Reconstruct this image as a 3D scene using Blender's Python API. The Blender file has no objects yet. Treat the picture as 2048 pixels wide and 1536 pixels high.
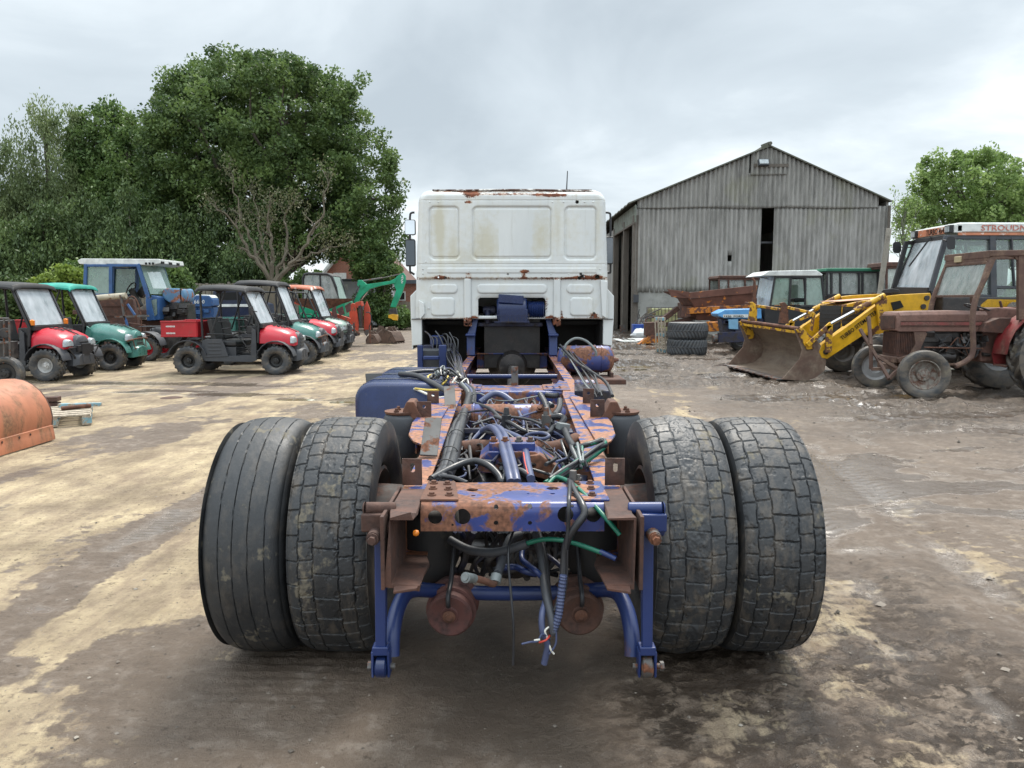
import bpy, math, random
import numpy as np
from mathutils import Vector, Matrix, Euler
S = bpy.context.scene
COL = S.collection
R = math.radians
PI = math.pi

# ------------------------------------------------------------------ camera
F_PX, CAM_H, HOR = 1538.0, 1.54, 600.0          # focal length and horizon row for a 2048 x 1536 frame
PITCH = math.atan((768 - HOR) / F_PX)
cam = bpy.data.objects.new('camera', bpy.data.cameras.new('camera')); COL.objects.link(cam)
cam.location = (0, 0, CAM_H); cam.rotation_euler = (PI / 2 - PITCH, 0, 0)
cam.data.sensor_fit = 'HORIZONTAL'; cam.data.sensor_width = 36
cam.data.lens = F_PX / 2048 * 36; cam.data.clip_start = 0.05; cam.data.clip_end = 3000
S.camera = cam

# ------------------------------------------------------------------ world, sun, exposure
SUN_EL, SUN_AZ = R(56), R(14)                   # high, ahead of the camera and a little to the right
W = bpy.data.worlds.new('World'); S.world = W; W.use_nodes = True
nt = W.node_tree; nt.nodes.clear()
def wn(t, **k):
    n = nt.nodes.new(t)
    for a, b in k.items(): setattr(n, a, b)
    return n
L = nt.links.new
tc = wn('ShaderNodeTexCoord')
sep = wn('ShaderNodeSeparateXYZ'); L(tc.outputs['Generated'], sep.inputs[0])
zz = wn('ShaderNodeMath', operation='ADD'); L(sep.outputs[2], zz.inputs[0]); zz.inputs[1].default_value = .22
zm = wn('ShaderNodeMath', operation='MAXIMUM'); L(zz.outputs[0], zm.inputs[0]); zm.inputs[1].default_value = .05
dx = wn('ShaderNodeMath', operation='DIVIDE'); L(sep.outputs[0], dx.inputs[0]); L(zm.outputs[0], dx.inputs[1])
dy = wn('ShaderNodeMath', operation='DIVIDE'); L(sep.outputs[1], dy.inputs[0]); L(zm.outputs[0], dy.inputs[1])
cmb = wn('ShaderNodeCombineXYZ'); L(dx.outputs[0], cmb.inputs[0]); L(dy.outputs[0], cmb.inputs[1]); cmb.inputs[2].default_value = 3.7
n1 = wn('ShaderNodeTexNoise'); L(cmb.outputs[0], n1.inputs['Vector']); n1.inputs['Scale'].default_value = 1.25
n1.inputs['Detail'].default_value = 7; n1.inputs['Roughness'].default_value = .52; n1.inputs['Distortion'].default_value = .35
n2 = wn('ShaderNodeTexNoise'); L(cmb.outputs[0], n2.inputs['Vector']); n2.inputs['Scale'].default_value = .33; n2.inputs['Detail'].default_value = 3
mx = wn('ShaderNodeMath', operation='MULTIPLY_ADD'); L(n2.outputs[0], mx.inputs[0]); mx.inputs[1].default_value = .7; L(n1.outputs[0], mx.inputs[2])
cr = wn('ShaderNodeValToRGB'); L(mx.outputs[0], cr.inputs[0])
el = cr.color_ramp.elements
el[0].position = .54; el[0].color = (.43, .49, .535, 1)
el[1].position = 1.0; el[1].color = (.95, .98, 1.0, 1)
e = el.new(.77); e.color = (.56, .625, .67, 1)
e = el.new(.87); e.color = (.68, .745, .785, 1)
sky = wn('ShaderNodeTexSky', sky_type='NISHITA'); sky.sun_disc = False
sky.sun_elevation = SUN_EL; sky.sun_rotation = SUN_AZ
bgs = wn('ShaderNodeBackground'); L(sky.outputs[0], bgs.inputs[0]); bgs.inputs[1].default_value = .1
bgc = wn('ShaderNodeBackground'); L(cr.outputs[0], bgc.inputs[0]); bgc.inputs[1].default_value = 1.0
bk_ = wn('ShaderNodeMapRange'); L(sep.outputs[1], bk_.inputs[0]); bk_.inputs[1].default_value = .35; bk_.inputs[2].default_value = -.7; bk_.inputs[3].default_value = .93; bk_.inputs[4].default_value = 1.35; zt_n = wn('ShaderNodeMapRange'); L(sep.outputs[2], zt_n.inputs[0]); zt_n.inputs[1].default_value = .36; zt_n.inputs[2].default_value = .95; zt_n.inputs[3].default_value = 1; zt_n.inputs[4].default_value = 2.6   # an overcast sky is brightest overhead
zmul = wn('ShaderNodeMath', operation='MULTIPLY'); L(bk_.outputs[0], zmul.inputs[0]); L(zt_n.outputs[0], zmul.inputs[1]); L(zmul.outputs[0], bgc.inputs[1])   # sky behind the camera raised, added fill for faces turned to it
mixw = wn('ShaderNodeMixShader'); mixw.inputs[0].default_value = .93; L(bgs.outputs[0], mixw.inputs[1]); L(bgc.outputs[0], mixw.inputs[2])
wo = wn('ShaderNodeOutputWorld'); L(mixw.outputs[0], wo.inputs[0])
sd = bpy.data.lights.new('sun', 'SUN'); sd.energy = 2.9; sd.angle = R(17); sd.color = (1, .94, .85)
sun = bpy.data.objects.new('sun', sd); COL.objects.link(sun)
_d = Vector((math.sin(SUN_AZ) * math.cos(SUN_EL), math.cos(SUN_AZ) * math.cos(SUN_EL), math.sin(SUN_EL)))
sun.rotation_euler = _d.to_track_quat('Z', 'Y').to_euler()
S.view_settings.view_transform = 'Standard'; S.view_settings.look = 'None'; S.view_settings.gamma = 1
S.view_settings.exposure = 0.5
S.cycles.denoising_input_passes = 'RGB_ALBEDO_NORMAL'; S.cycles.denoising_prefilter = 'ACCURATE'; S.cycles.max_bounces = 7; S.cycles.transparent_max_bounces = 14

# ------------------------------------------------------------------ helpers
def A(px, py, Y):                                # a point of the place at distance Y seen at (px, py)
    u = (px - 1024) / F_PX; v = (768 - py) / F_PX; c = math.cos(PITCH); s = math.sin(PITCH)
    dy_, dz = c + v * s, -s + v * c; t = Y / dy_
    return Vector((u * t, Y, CAM_H + dz * t))
rnd = random.Random(7)
class MB:
    def __init__(s): s.v = []; s.f = []; s.mi = []; s.cur = 0; s.X = None
    def add(s, vs, fs):
        o = len(s.v)
        if s.X is not None: vs = [s.X @ Vector(p) for p in vs]
        s.v += [tuple(p) for p in vs]; s.f += [tuple(i + o for i in f) for f in fs]; s.mi += [s.cur] * len(fs); return s
    def box(s, c, d, r=None, taper=1):
        x, y, z = d[0] / 2, d[1] / 2, d[2] / 2; t = taper
        vs = [(-x, -y, -z), (x, -y, -z), (x, y, -z), (-x, y, -z), (-x*t, -y*t, z), (x*t, -y*t, z), (x*t, y*t, z), (-x*t, y*t, z)]
        M = Matrix.Translation(c)
        if r: M = M @ Euler([R(a) for a in r]).to_matrix().to_4x4()
        return s.add([M @ Vector(p) for p in vs], [(0, 3, 2, 1), (4, 5, 6, 7), (0, 1, 5, 4), (1, 2, 6, 5), (2, 3, 7, 6), (3, 0, 4, 7)])
    def bar(s, p, q, w, h, up=(0, 0, 1), w2=None, h2=None):
        p, q = Vector(p), Vector(q); d = (q - p).normalized(); u = Vector(up)
        if abs(d.dot(u)) > .98: u = Vector((0, 1, 0))
        sx = d.cross(u).normalized(); u = sx.cross(d)
        w2 = w if w2 is None else w2; h2 = h if h2 is None else h2; vs = []
        for c, a, b in ((p, w, h), (q, w2, h2)):
            for i, j in ((-1, -1), (1, -1), (1, 1), (-1, 1)): vs.append(c + sx * (a / 2 * i) + u * (b / 2 * j))
        return s.add(vs, [(0, 3, 2, 1), (4, 5, 6, 7), (0, 1, 5, 4), (1, 2, 6, 5), (2, 3, 7, 6), (3, 0, 4, 7)])
    def tube(s, pts, r, n=8, closed=False, caps=True):
        pts = [Vector(p) for p in pts]; N = len(pts); rs = r if isinstance(r, (list, tuple)) else [r] * N
        vs, fs = [], []; u = None
        for i, p in enumerate(pts):
            a = pts[(i - 1) % N] if (closed or i) else p; b = pts[(i + 1) % N] if (closed or i < N - 1) else p
            t = (b - a)
            t = t.normalized() if t.length > 1e-9 else Vector((0, 0, 1))
            if u is None: u = t.orthogonal().normalized()
            u = (u - t * u.dot(t)); u = u.normalized() if u.length > 1e-6 else t.orthogonal().normalized()
            w = t.cross(u)
            for k in range(n):
                an = 2 * PI * k / n; vs.append(p + (u * math.cos(an) + w * math.sin(an)) * rs[i])
        for i in range(N if closed else N - 1):
            j = (i + 1) % N
            for k in range(n): k2 = (k + 1) % n; fs.append((i*n + k, i*n + k2, j*n + k2, j*n + k))
        if caps and not closed: fs += [tuple(range(n - 1, -1, -1)), tuple((N-1)*n + k for k in range(n))]
        return s.add(vs, fs)
    def cyl(s, p, q, r, r2=None, n=16): return s.tube([p, q], [r, r if r2 is None else r2], n)
    def lathe(s, prof, c=(0, 0, 0), axis='y', n=24, ang=2 * PI, a0=0):
        vs, fs = [], []; full = ang > 6.28; m = n if full else n + 1
        for k in range(m):
            a = a0 + ang * k / n; ca, sa = math.cos(a), math.sin(a)
            for t, r in prof:
                p = {'y': (r * ca, t, r * sa), 'x': (t, r * ca, r * sa), 'z': (r * ca, r * sa, t)}[axis]
                vs.append((p[0] + c[0], p[1] + c[1], p[2] + c[2]))
        P = len(prof)
        for k in range(n):
            k2 = (k + 1) % m
            for i in range(P - 1): fs.append((k*P + i, k*P + i + 1, k2*P + i + 1, k2*P + i))
        return s.add(vs, fs)
    def prism(s, poly, a, b, plane='xz'):
        f = {'xz': lambda p, t: (p[0], t, p[1]), 'yz': lambda p, t: (t, p[0], p[1]), 'xy': lambda p, t: (p[0], p[1], t)}[plane]
        n = len(poly); vs = [f(p, a) for p in poly] + [f(p, b) for p in poly]
        return s.add(vs, [tuple(range(n)), tuple(range(2*n - 1, n - 1, -1))] + [(i, (i+1) % n, n + (i+1) % n, n + i) for i in range(n)])
    def sheet(s, rows, th=0, up=(0, 0, -1)):      # a grid of points, with a thickness if th
        n, m = len(rows), len(rows[0]); vs = [Vector(p) for r in rows for p in r]
        fs = [(i*m + j, i*m + j + 1, (i+1)*m + j + 1, (i+1)*m + j) for i in range(n-1) for j in range(m-1)]
        if th:
            o = len(vs); u = Vector(up) * th; vs += [p + u for p in vs]
            fs += [tuple(o + i for i in reversed(f)) for f in list(fs)]
            e = [(i*m, (i+1)*m) for i in range(n-1)] + [((i+1)*m + m-1, i*m + m-1) for i in range(n-1)] + [(j+1, j) for j in range(m-1)] + [((n-1)*m + j, (n-1)*m + j+1) for j in range(m-1)]
            fs += [(a, b, b + o, a + o) for a, b in e]
        return s.add(vs, fs)
    def loft(s, secs, caps=True):                 # closed sections of equal length
        n = len(secs[0]); vs = [p for q in secs for p in q]; fs = []
        for i in range(len(secs) - 1):
            for k in range(n): k2 = (k+1) % n; fs.append((i*n + k, i*n + k2, (i+1)*n + k2, (i+1)*n + k))
        if caps: fs += [tuple(range(n-1, -1, -1)), tuple((len(secs)-1)*n + k for k in range(n))]
        return s.add(vs, fs)
    def bolt(s, p, r=.012, h=.012, ax=(0, 0, 1)):
        p = Vector(p); a = Vector(ax); s.tube([p, p + a * h * .4], r * 1.5, 10); return s.tube([p + a * h * .4, p + a * h], r, 6)
    def build(s, name, mat, parent=None, bev=0, ang=38, off=None, tag=None, seg=2, subd=0):
        me = bpy.data.meshes.new(name); me.from_pydata(s.v, [], s.f)
        for m in (mat if isinstance(mat, (list, tuple)) else [mat]): me.materials.append(m)
        if any(s.mi): me.polygons.foreach_set('material_index', s.mi)
        me.validate(); me.update()
        import bmesh
        bm = bmesh.new(); bm.from_mesh(me); bmesh.ops.recalc_face_normals(bm, faces=bm.faces); bm.to_mesh(me); bm.free()
        if ang: me.polygons.foreach_set('use_smooth', [True] * len(me.polygons)); me.set_sharp_from_angle(angle=R(ang))
        o = bpy.data.objects.new(name, me); COL.objects.link(o)
        if parent: o.parent = parent
        if off is not None: o.location = off
        if subd: md = o.modifiers.new('subd', 'SUBSURF'); md.levels = md.render_levels = subd
        if bev: md = o.modifiers.new('bevel', 'BEVEL'); md.width = bev; md.segments = seg; md.limit_method = 'ANGLE'; md.angle_limit = R(40); md.harden_normals = True
        if tag: lab(o, *tag)
        return o
def lab(o, label, cat=None, group=None, kind=None):
    if label: o['label'] = label
    if cat: o['category'] = cat
    if group: o['group'] = group
    if kind: o['kind'] = kind
    return o
def thing(name, label, cat, loc=(0, 0, 0), rz=0, group=None, rx=0, ry=0):
    o = bpy.data.objects.new(name, None); COL.objects.link(o); o.empty_display_size = .3
    o.location = loc; o.rotation_euler = (R(rx), R(ry), R(rz)); return lab(o, label, cat, group)
def arch(x, w, z0, z1, n=10, p=2.6, w0=None, yc=0):  # closed superelliptic hood section across y at x
    pts = []
    for k in range(n + 1):
        a = PI * k / n; c, s_ = math.cos(a), math.sin(a)
        pts.append((x, yc - w * math.copysign(abs(c) ** (2 / p), c), z0 + (z1 - z0) * abs(s_) ** (2 / p)))
    return pts
def rrect(cx, cz, w, h, r, n=4):
    pts = []
    for qx, qz, a0 in ((1, 1, 0), (-1, 1, 90), (-1, -1, 180), (1, -1, 270)):
        for k in range(n + 1):
            a = R(a0 + 90 * k / n); pts.append((cx + qx * (w/2 - r) + r * math.cos(a), cz + qz * (h/2 - r) + r * math.sin(a)))
    return pts
def spline(pts, k=6):                             # catmull-rom through points
    P = [Vector(p) for p in pts]; out = []
    for i in range(len(P) - 1):
        a = P[max(i-1, 0)]; b = P[i]; c = P[i+1]; d = P[min(i+2, len(P)-1)]
        for j in range(k):
            t = j / k; out.append(.5 * ((2*b) + (c - a) * t + (2*a - 5*b + 4*c - d) * t*t + (3*b - a - 3*c + d) * t**3))
    out.append(P[-1]); return out
def copy_tree(o, parent=None):
    c = o.copy(); COL.objects.link(c); c.parent = parent
    for ch in list(o.children): copy_tree(ch, c)
    return c
def text_mb(txt, size, extr=.002):                # letters as a flat thin mesh in the xz plane, facing -y
    cu = bpy.data.curves.new('t', 'FONT'); cu.body = txt; cu.size = size; cu.extrude = extr; cu.resolution_u = 2; cu.offset = size * .012
    ob = bpy.data.objects.new('t', cu); COL.objects.link(ob); dg = bpy.context.evaluated_depsgraph_get()
    me = bpy.data.meshes.new_from_object(ob.evaluated_get(dg))
    m = MB(); m.add([(v.co.x, -v.co.z, v.co.y) for v in me.vertices], [tuple(p.vertices) for p in me.polygons])
    bpy.data.objects.remove(ob); bpy.data.curves.remove(cu); bpy.data.meshes.remove(me); return m
# numpy value noise
_rg = np.random.RandomState(11).rand(16, 257, 257)
def vnoise(x, y, seed=0):
    xi = np.floor(x).astype(int); yi = np.floor(y).astype(int); fx = x - xi; fy = y - yi
    fx = fx*fx*(3 - 2*fx); fy = fy*fy*(3 - 2*fy); g = _rg[seed % 16]; a = xi % 256; b = yi % 256
    return (g[a, b]*(1-fx)*(1-fy) + g[a+1, b]*fx*(1-fy) + g[a, b+1]*(1-fx)*fy + g[a+1, b+1]*fx*fy)
def fbm(x, y, seed=0, o=4, g=.5):
    t = 0; a = 1; n = 0
    for i in range(o): t = t + a * vnoise(x * 2**i + 17.3*i, y * 2**i - 9.1*i, seed + i); n += a; a *= g
    return t / n
def sst(a, b, x): t = np.clip((x - a) / (b - a), 0, 1); return t*t*(3 - 2*t)

# ------------------------------------------------------------------ materials
class NT:
    def __init__(s, name):
        s.m = bpy.data.materials.new(name); s.m.use_nodes = True; s.t = s.m.node_tree
        s.b = s.t.nodes['Principled BSDF']; s.tc = s.t.nodes.new('ShaderNodeTexCoord')
    def n(s, t, **k):
        o = s.t.nodes.new(t)
        for a, b in k.items(): setattr(o, a, b)
        return o
    def l(s, a, b): s.t.links.new(a, b)
    def noise(s, scale, detail=5, rough=.55, vec=None, stretch=None, dist=0):
        v = vec or s.tc.outputs['Object']
        if stretch:
            mp = s.n('ShaderNodeMapping'); s.l(v, mp.inputs[0]); mp.inputs['Scale'].default_value = stretch[:3]
            if len(stretch) > 3: mp.inputs['Rotation'].default_value = (0, 0, R(stretch[3]))
            v = mp.outputs[0]
        o = s.n('ShaderNodeTexNoise'); s.l(v, o.inputs['Vector']); o.inputs['Scale'].default_value = scale
        o.inputs['Detail'].default_value = detail; o.inputs['Roughness'].default_value = rough; o.inputs['Distortion'].default_value = dist
        return o.outputs[0]
    def ramp(s, v, a, b, lo=0, hi=1):
        o = s.n('ShaderNodeMapRange'); s.l(v, o.inputs[0]); o.inputs[1].default_value = a; o.inputs[2].default_value = b
        o.inputs[3].default_value = lo; o.inputs[4].default_value = hi; return o.outputs[0]
    def math(s, op, a, b):
        o = s.n('ShaderNodeMath', operation=op)
        for i, q in enumerate((a, b)):
            if isinstance(q, (int, float)): o.inputs[i].default_value = q
            else: s.l(q, o.inputs[i])
        return o.outputs[0]
    def mix(s, f, a, b):
        o = s.n('ShaderNodeMix', data_type='RGBA')
        for i, q in ((0, f), (6, a), (7, b)):
            if isinstance(q, (int, float)): o.inputs[i].default_value = q
            elif isinstance(q, tuple): o.inputs[i].default_value = q if len(q) == 4 else q + (1,)
            else: s.l(q, o.inputs[i])
        return o.outputs[2]
    def mixf(s, f, a, b):
        o = s.n('ShaderNodeMix', data_type='FLOAT')
        for i, q in ((0, f), (2, a), (3, b)):
            if isinstance(q, (int, float)): o.inputs[i].default_value = q
            else: s.l(q, o.inputs[i])
        return o.outputs[0]
    def attr(s, name): return s.n('ShaderNodeAttribute', attribute_name=name).outputs[2]
    def bump(s, v, st=.3, dist=.01, stl=None):
        o = s.n('ShaderNodeBump'); s.l(v, o.inputs['Height']); o.inputs['Strength'].default_value = st; o.inputs['Distance'].default_value = dist
        if stl is not None: s.l(stl, o.inputs['Strength'])
        s.l(o.outputs[0], s.b.inputs['Normal'])
    def set(s, col=None, rough=None, metal=None, spec=None):
        for k, q in (('Base Color', col), ('Roughness', rough), ('Metallic', metal), ('Specular IOR Level', spec)):
            if q is None: continue
            if isinstance(q, (int, float)): s.b.inputs[k].default_value = q
            elif isinstance(q, tuple): s.b.inputs[k].default_value = q + (1,)
            else: s.l(q, s.b.inputs[k])
        return s.m
def sc(c, k): return tuple(min(1, a * k) for a in c)
def worn(name, col, rough=.5, patch=None, amt=.5, scale=6, soft=.03, prough=.85, var=.25, dirt=None, damt=.3, bump=.15, fine=60, metal=0, stretch=None, spec=.5, grad=None):
    """painted or bare surface: colour variation, sharp patches of another colour (rust), soft dirt, fine bump"""
    t = NT(name); a = t.noise(scale * .7, 4, stretch=stretch); base = t.mix(t.ramp(a, .3, .7), sc(col, 1 - var), sc(col, 1 + var * .6)); rg = rough
    f = t.noise(fine, 3)
    if dirt:
        d = t.math('ADD', t.noise(scale * .45 + .7, 6, .65), t.math('MULTIPLY', t.noise(scale * 5, 4), .25)); dm = t.ramp(d, .82 - damt * .5, .95 - damt * .2)
        base = t.mix(dm, base, dirt); rg = t.mixf(dm, rg, .9)
    if patch:
        p = t.noise(scale, 8, .62, stretch=stretch, dist=.3)
        if grad: gs_ = t.n('ShaderNodeSeparateXYZ'); t.l(t.tc.outputs['Object'], gs_.inputs[0]); p = t.math('ADD', p, t.ramp(gs_.outputs[grad[0]], *grad[1:]))
        th = 1 - amt * .5 - .22; pm = t.ramp(p, th - soft, th + soft)
        pc = t.mix(t.ramp(t.noise(scale * 6, 5), .35, .65), sc(patch, .6), sc(patch, 1.45)); base = t.mix(pm, base, pc); rg = t.mixf(pm, rg, prough)
        hb = t.math('ADD', t.math('MULTIPLY', pm, -.6), t.math('MULTIPLY', f, .6))
    else: hb = t.math('ADD', t.math('MULTIPLY', a, .3), f)
    t.bump(hb, bump, .004)
    rv = t.math('ADD', t.math('MULTIPLY', t.noise(scale * 3, 4), .22), -.11); rg = t.math('ADD', rv, rg)
    return t.set(base, rg, metal, spec)
RUST = (.165, .072, .042); RUSTD = (.075, .036, .025); MUD = (.12, .095, .07); DUST = (.30, .26, .2)
def glassy(name, tint=(.75, .85, .82), dust_haze=.25, dcol=(.5, .53, .5), gloss=.5, scale=3):
    t = NT(name); nt_ = t.t; out = nt_.nodes['Material Output']
    tr = t.n('ShaderNodeBsdfTransparent'); tr.inputs[0].default_value = tint + (1,)
    gl = t.n('ShaderNodeBsdfGlossy'); gl.inputs['Roughness'].default_value = .06; gl.inputs[0].default_value = (.9, .95, .95, 1)
    df = t.n('ShaderNodeBsdfDiffuse'); df.inputs[0].default_value = dcol + (1,)
    fr = t.n('ShaderNodeFresnel'); fr.inputs[0].default_value = 1.5
    m1 = t.n('ShaderNodeMixShader'); t.l(t.math('ADD', t.math('MULTIPLY', fr.outputs[0], gloss), gloss * .12), m1.inputs[0]); t.l(tr.outputs[0], m1.inputs[1]); t.l(gl.outputs[0], m1.inputs[2])
    m2 = t.n('ShaderNodeMixShader'); d = t.noise(scale, 6, .6, stretch=(1, 1, .5)); t.l(t.ramp(d, .3, .75, dust_haze * .4, min(1, dust_haze * 1.6)), m2.inputs[0])  # pale film: window dirt, with whitish sky reflection put into its colour
    t.l(m1.outputs[0], m2.inputs[1]); t.l(df.outputs[0], m2.inputs[2]); t.l(m2.outputs[0], out.inputs[0]); return t.m
M = {}
def DM(k, *a, **kw): M[k] = worn(k, *a, **kw)
DM('chassis_blue', (.024, .042, .165), .34, RUST, .56, 7, dirt=(.16, .12, .10), damt=.1)
DM('cross_blue', (.026, .044, .18), .34, RUST, .50, 9, dirt=(.16, .12, .10), damt=.1, grad=(0, -.28, .2, .13, -.05))
DM('chassis_top', (.042, .060, .19), .30, (.235, .098, .05), .60, 8, .02, prough=.7)
DM('arm_blue', (.014, .030, .115), .38, RUSTD, .28, 5, stretch=(1, 1, .35))
DM('tank_blue', (.012, .024, .085), .28, (.35, .3, .25), .1, 9)
DM('air_tank', (.05, .065, .2), .38, RUST, .62, 7)
DM('rust', RUST, .85, RUSTD, .55, 9, .12, var=.4, bump=.5, fine=120)
DM('rust_dark', (.10, .045, .03), .8, (.05, .03, .025), .5, 12, .15, var=.4, bump=.5, fine=110)
DM('rust_red', (.11, .042, .036), .7, (.055, .03, .028), .45, 14, .1, bump=.4)
DM('rubber', (.022, .022, .023), .62, None, dirt=(.09, .078, .06), damt=.22, scale=4, bump=.2)
DM('hose', (.022, .023, .027), .38, None, dirt=(.08, .075, .07), damt=.15, scale=9, bump=.1)
DM('hose_blue', (.06, .075, .15), .42, None, dirt=(.1, .1, .1), damt=.25, scale=9, bump=.1)
DM('hose_green', (.008, .13, .08), .4, None, scale=9)
DM('hose_grey', (.17, .19, .19), .45, None, dirt=(.08, .07, .06), damt=.3, scale=12)
DM('wire_yellow', (.6, .45, .08), .5); DM('wire_white', (.6, .58, .52), .5); DM('wire_red', (.5, .05, .03), .5)
DM('metal_grey', (.12, .115, .11), .6, RUST, .46, 12, metal=.5)
DM('oily', (.022, .02, .02), .32, (.06, .05, .045), .4, 9, .15, prough=.7)
DM('oily_blue', (.016, .022, .065), .4, (.035, .028, .025), .55, 8, .1)
DM('rim', (.045, .04, .038), .7, RUSTD, .5, 8, .1)
DM('black_plastic', (.018, .018, .02), .5, None, dirt=(.07, .065, .06), damt=.2)
DM('grey_plastic', (.045, .048, .055), .55, None, dirt=(.10, .095, .09), damt=.2)
DM('seat_vinyl', (.02, .02, .022), .38)
DM('white_paint', (.60, .62, .60), .4, RUST, .02, 8)
DM('chrome', (.6, .6, .6), .18, metal=1)
DM('dark_reflection', (.10, .11, .12), .06, metal=1, var=0, bump=.01)  # glass coloured dark to stand in for a dark reflection
DM('mirror', (.8, .82, .85), .05, metal=1, var=0, bump=.01)
DM('headlight', (.36, .40, .41), .10, var=.3, scale=30)
DM('rim_light', (.50, .50, .49), .5, None, dirt=(.25, .22, .18), damt=.2)
DM('amber', (.75, .22, .02), .25)
DM('dark', (.008, .008, .008), .9)
M['glass'] = glassy('glass', dust_haze=.16, dcol=(.55, .58, .56))
M['glass_hazy'] = glassy('glass_hazy', dust_haze=.52, dcol=(.62, .66, .70), gloss=.9)
M['glass_green'] = glassy('glass_green', (.6, .78, .7), .45, (.36, .46, .41), .7)
M['glass_dirty'] = glassy('glass_dirty', (.7, .75, .72), .5, (.42, .44, .42), .5, 7)
# ------------------------------------------------------------------ ground
def axis_(dense_lo, dense_hi, step, far, g=1.12, g0=None):
    a = list(np.arange(dense_lo, dense_hi, step)); s_ = step
    while a[-1] < far[1]: s_ *= g; a.append(a[-1] + s_)
    s_ = step; b = [dense_lo]
    while b[-1] > far[0]: s_ *= (g0 or g); b.append(b[-1] - s_)
    return np.array(b[:0:-1] + a)
gx = axis_(-4.0, 5.0, .024, (-900, 900), 1.022)
gy = axis_(1.7, 5.5, .0165, (-60, 1400), 1.0115, 1.25)
GX, GY = np.meshgrid(gx, gy)
PUD = [(3.15, 16.6, .9, .32), (3.75, 15.6, .8, .25), (2.75, 17.7, .7, .35), (4.3, 17.3, .6, .2), (-3.3, 11.9, .5, .16), (-2.6, 11.6, .32, .2)]
def rut(x, y):                                  # churned muddy zone at the right and far middle
    m = sst(2.2, 5.0, x + .9 * (fbm(x * .3, y * .3, 3) - .5) * 4) * sst(8.2, 9.6, y + fbm(x * .5, y * .5, 5) * 1.5 - x * .1)
    return np.maximum(m, sst(12.5, 14.5, y) * sst(1.2, 2.4, x))
def tanmask(x, y):
    u = x * .16 + y * .987; v = -x * .987 + y * .16           # streaks run up to the right
    a = fbm(u * .5, v * 1.5, 1, 5) + .30 * (fbm(x * 3.2, y * 3.5, 2, 5, .6) - .5) + .12 * (vnoise(x * 12, y * 26, 4) - .5)
    left = sst(-.6, -1.7, x + .5 * (fbm(x, y, 6) - .5)) * (1 - sst(16, 30, y) * .7) * (.52 + .48 * sst(3.0, 3.7, y + .5 * (fbm(x * 1.2, y * 1.2, 8) - .5)) - .16 * sst(6, 8, y) + .36 * (1 - sst(2.5, 3.1, y)) * sst(-.9, -1.3, x))
    left = left * (1 - .85 * np.exp(-((x + 2.40 + .12 * (fbm(x * 0, y * .6, 3, 2) - .5)) / .19) ** 2) * (y < 7.6) * (y > 1))   # the dark wet track
    right = .16 + .1 * sst(4, 9, y) - .3 * rut(x, y)
    mid = sst(9, 13, y) * (1 - sst(15, 22, y)) * sst(3, -1, x) * .5
    w = np.maximum(np.maximum(left, right), mid)
    return sst(.50, .72, a + (w - .58) * .58 + .05)
def track(x, y):                                # wheel tracks pressed into the mud at the right
    t_ = 0 * x
    for a, b, c in ((2.05, .16, .5), (2.75, .16, .5), (3.7, .10, 1.2), (4.5, .10, 1.2), (1.75, -.02, 0)):
        cx_ = a + b * (y - 5) - .012 * c * (y - 5) ** 2; t_ = np.maximum(t_, np.exp(-((x - cx_) / .15) ** 4) * (.45 + .55 * sst(.35, .6, fbm(x * .8, y * .5, 11))))
    return t_ * (y > 1.5) * (1 - sst(10, 13, y))
def czone(x, y):                                # where the mud is broken into clods
    rs = sst(.0, .9, x + .7 * (fbm(x * .9, y * .9, 2) - .5)) * (1 - sst(3.6, 5.6, y + .25 * x)) * sst(.36, .52, fbm(x * .8 + 4, y * .8, 6, 3))
    side = sst(4.6, 5.8, x + .5 * (fbm(x, y, 5) - .5)) * sst(6.4, 7.6, y) * .6
    return np.clip(np.maximum(np.maximum(rs, rut(x, y) * sst(.25, .40, fbm(x * .45, y * .8, 9, 3))), side), 0, 1)
def clods(x, y):
    near = 1 - sst(7, 11, y); a = fbm(x * 6.5 + .8 * vnoise(x * 3, y * 3, 1), y * 9.5, 10, 5, .68); b = fbm(x * 15 + vnoise(x * 7, y * 7, 1), y * 19, 4, 4, .66); return sst(.45, .56, a * (1 - near * .8) + b * near * .8)
def wetmask(x, y):
    r_ = rut(x, y); w = fbm(x * .5 + y * .2, y * 1.6 - x * .2, 15, 4)
    a = sst(.46, .58, w) * (r_ * .9 + .1)
    a = np.maximum(a, .95 * sst(1.5, 2.3, x) * sst(4.0, 5.0, y) * (1 - sst(8.5, 10, y)) * sst(.43, .56, fbm(x * .45 + y * .1, y * 1.1 - x * .35, 8, 5)))
    a = np.maximum(a, .8 * np.exp(-((y - 5.9 - (x - 2.4) * -.35) / .55) ** 2) * sst(1.1, 1.9, x) * (1 - sst(4.4, 5.6, x)) * sst(.35, .6, fbm(x * 2, y * 4, 4)))
    a = np.maximum(a, .75 * np.exp(-((x + 2.40) / .20) ** 2) * (y > 2.5) * sst(.3, .55, fbm(x * 2, y * 3, 9)))
    a = np.maximum(a, .95 * np.exp(-((y - 12.2 - (x + 3.5) * -.28) / .45) ** 2) * sst(-1.6, -2.4, x) * sst(.32, .5, fbm(x * .9, y * 2.2, 5)))
    a = np.maximum(a, .55 * track(x, y) * sst(.3, .6, fbm(x * 3, y * 2, 7)))
    a = np.maximum(a, .8 * np.exp(-((y - 14.2 + (x + 7) * .1) / .5) ** 2) * sst(-3, -4, x) * sst(.35, .55, fbm(x * .7, y * 2.2, 3)))
    return a
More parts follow.
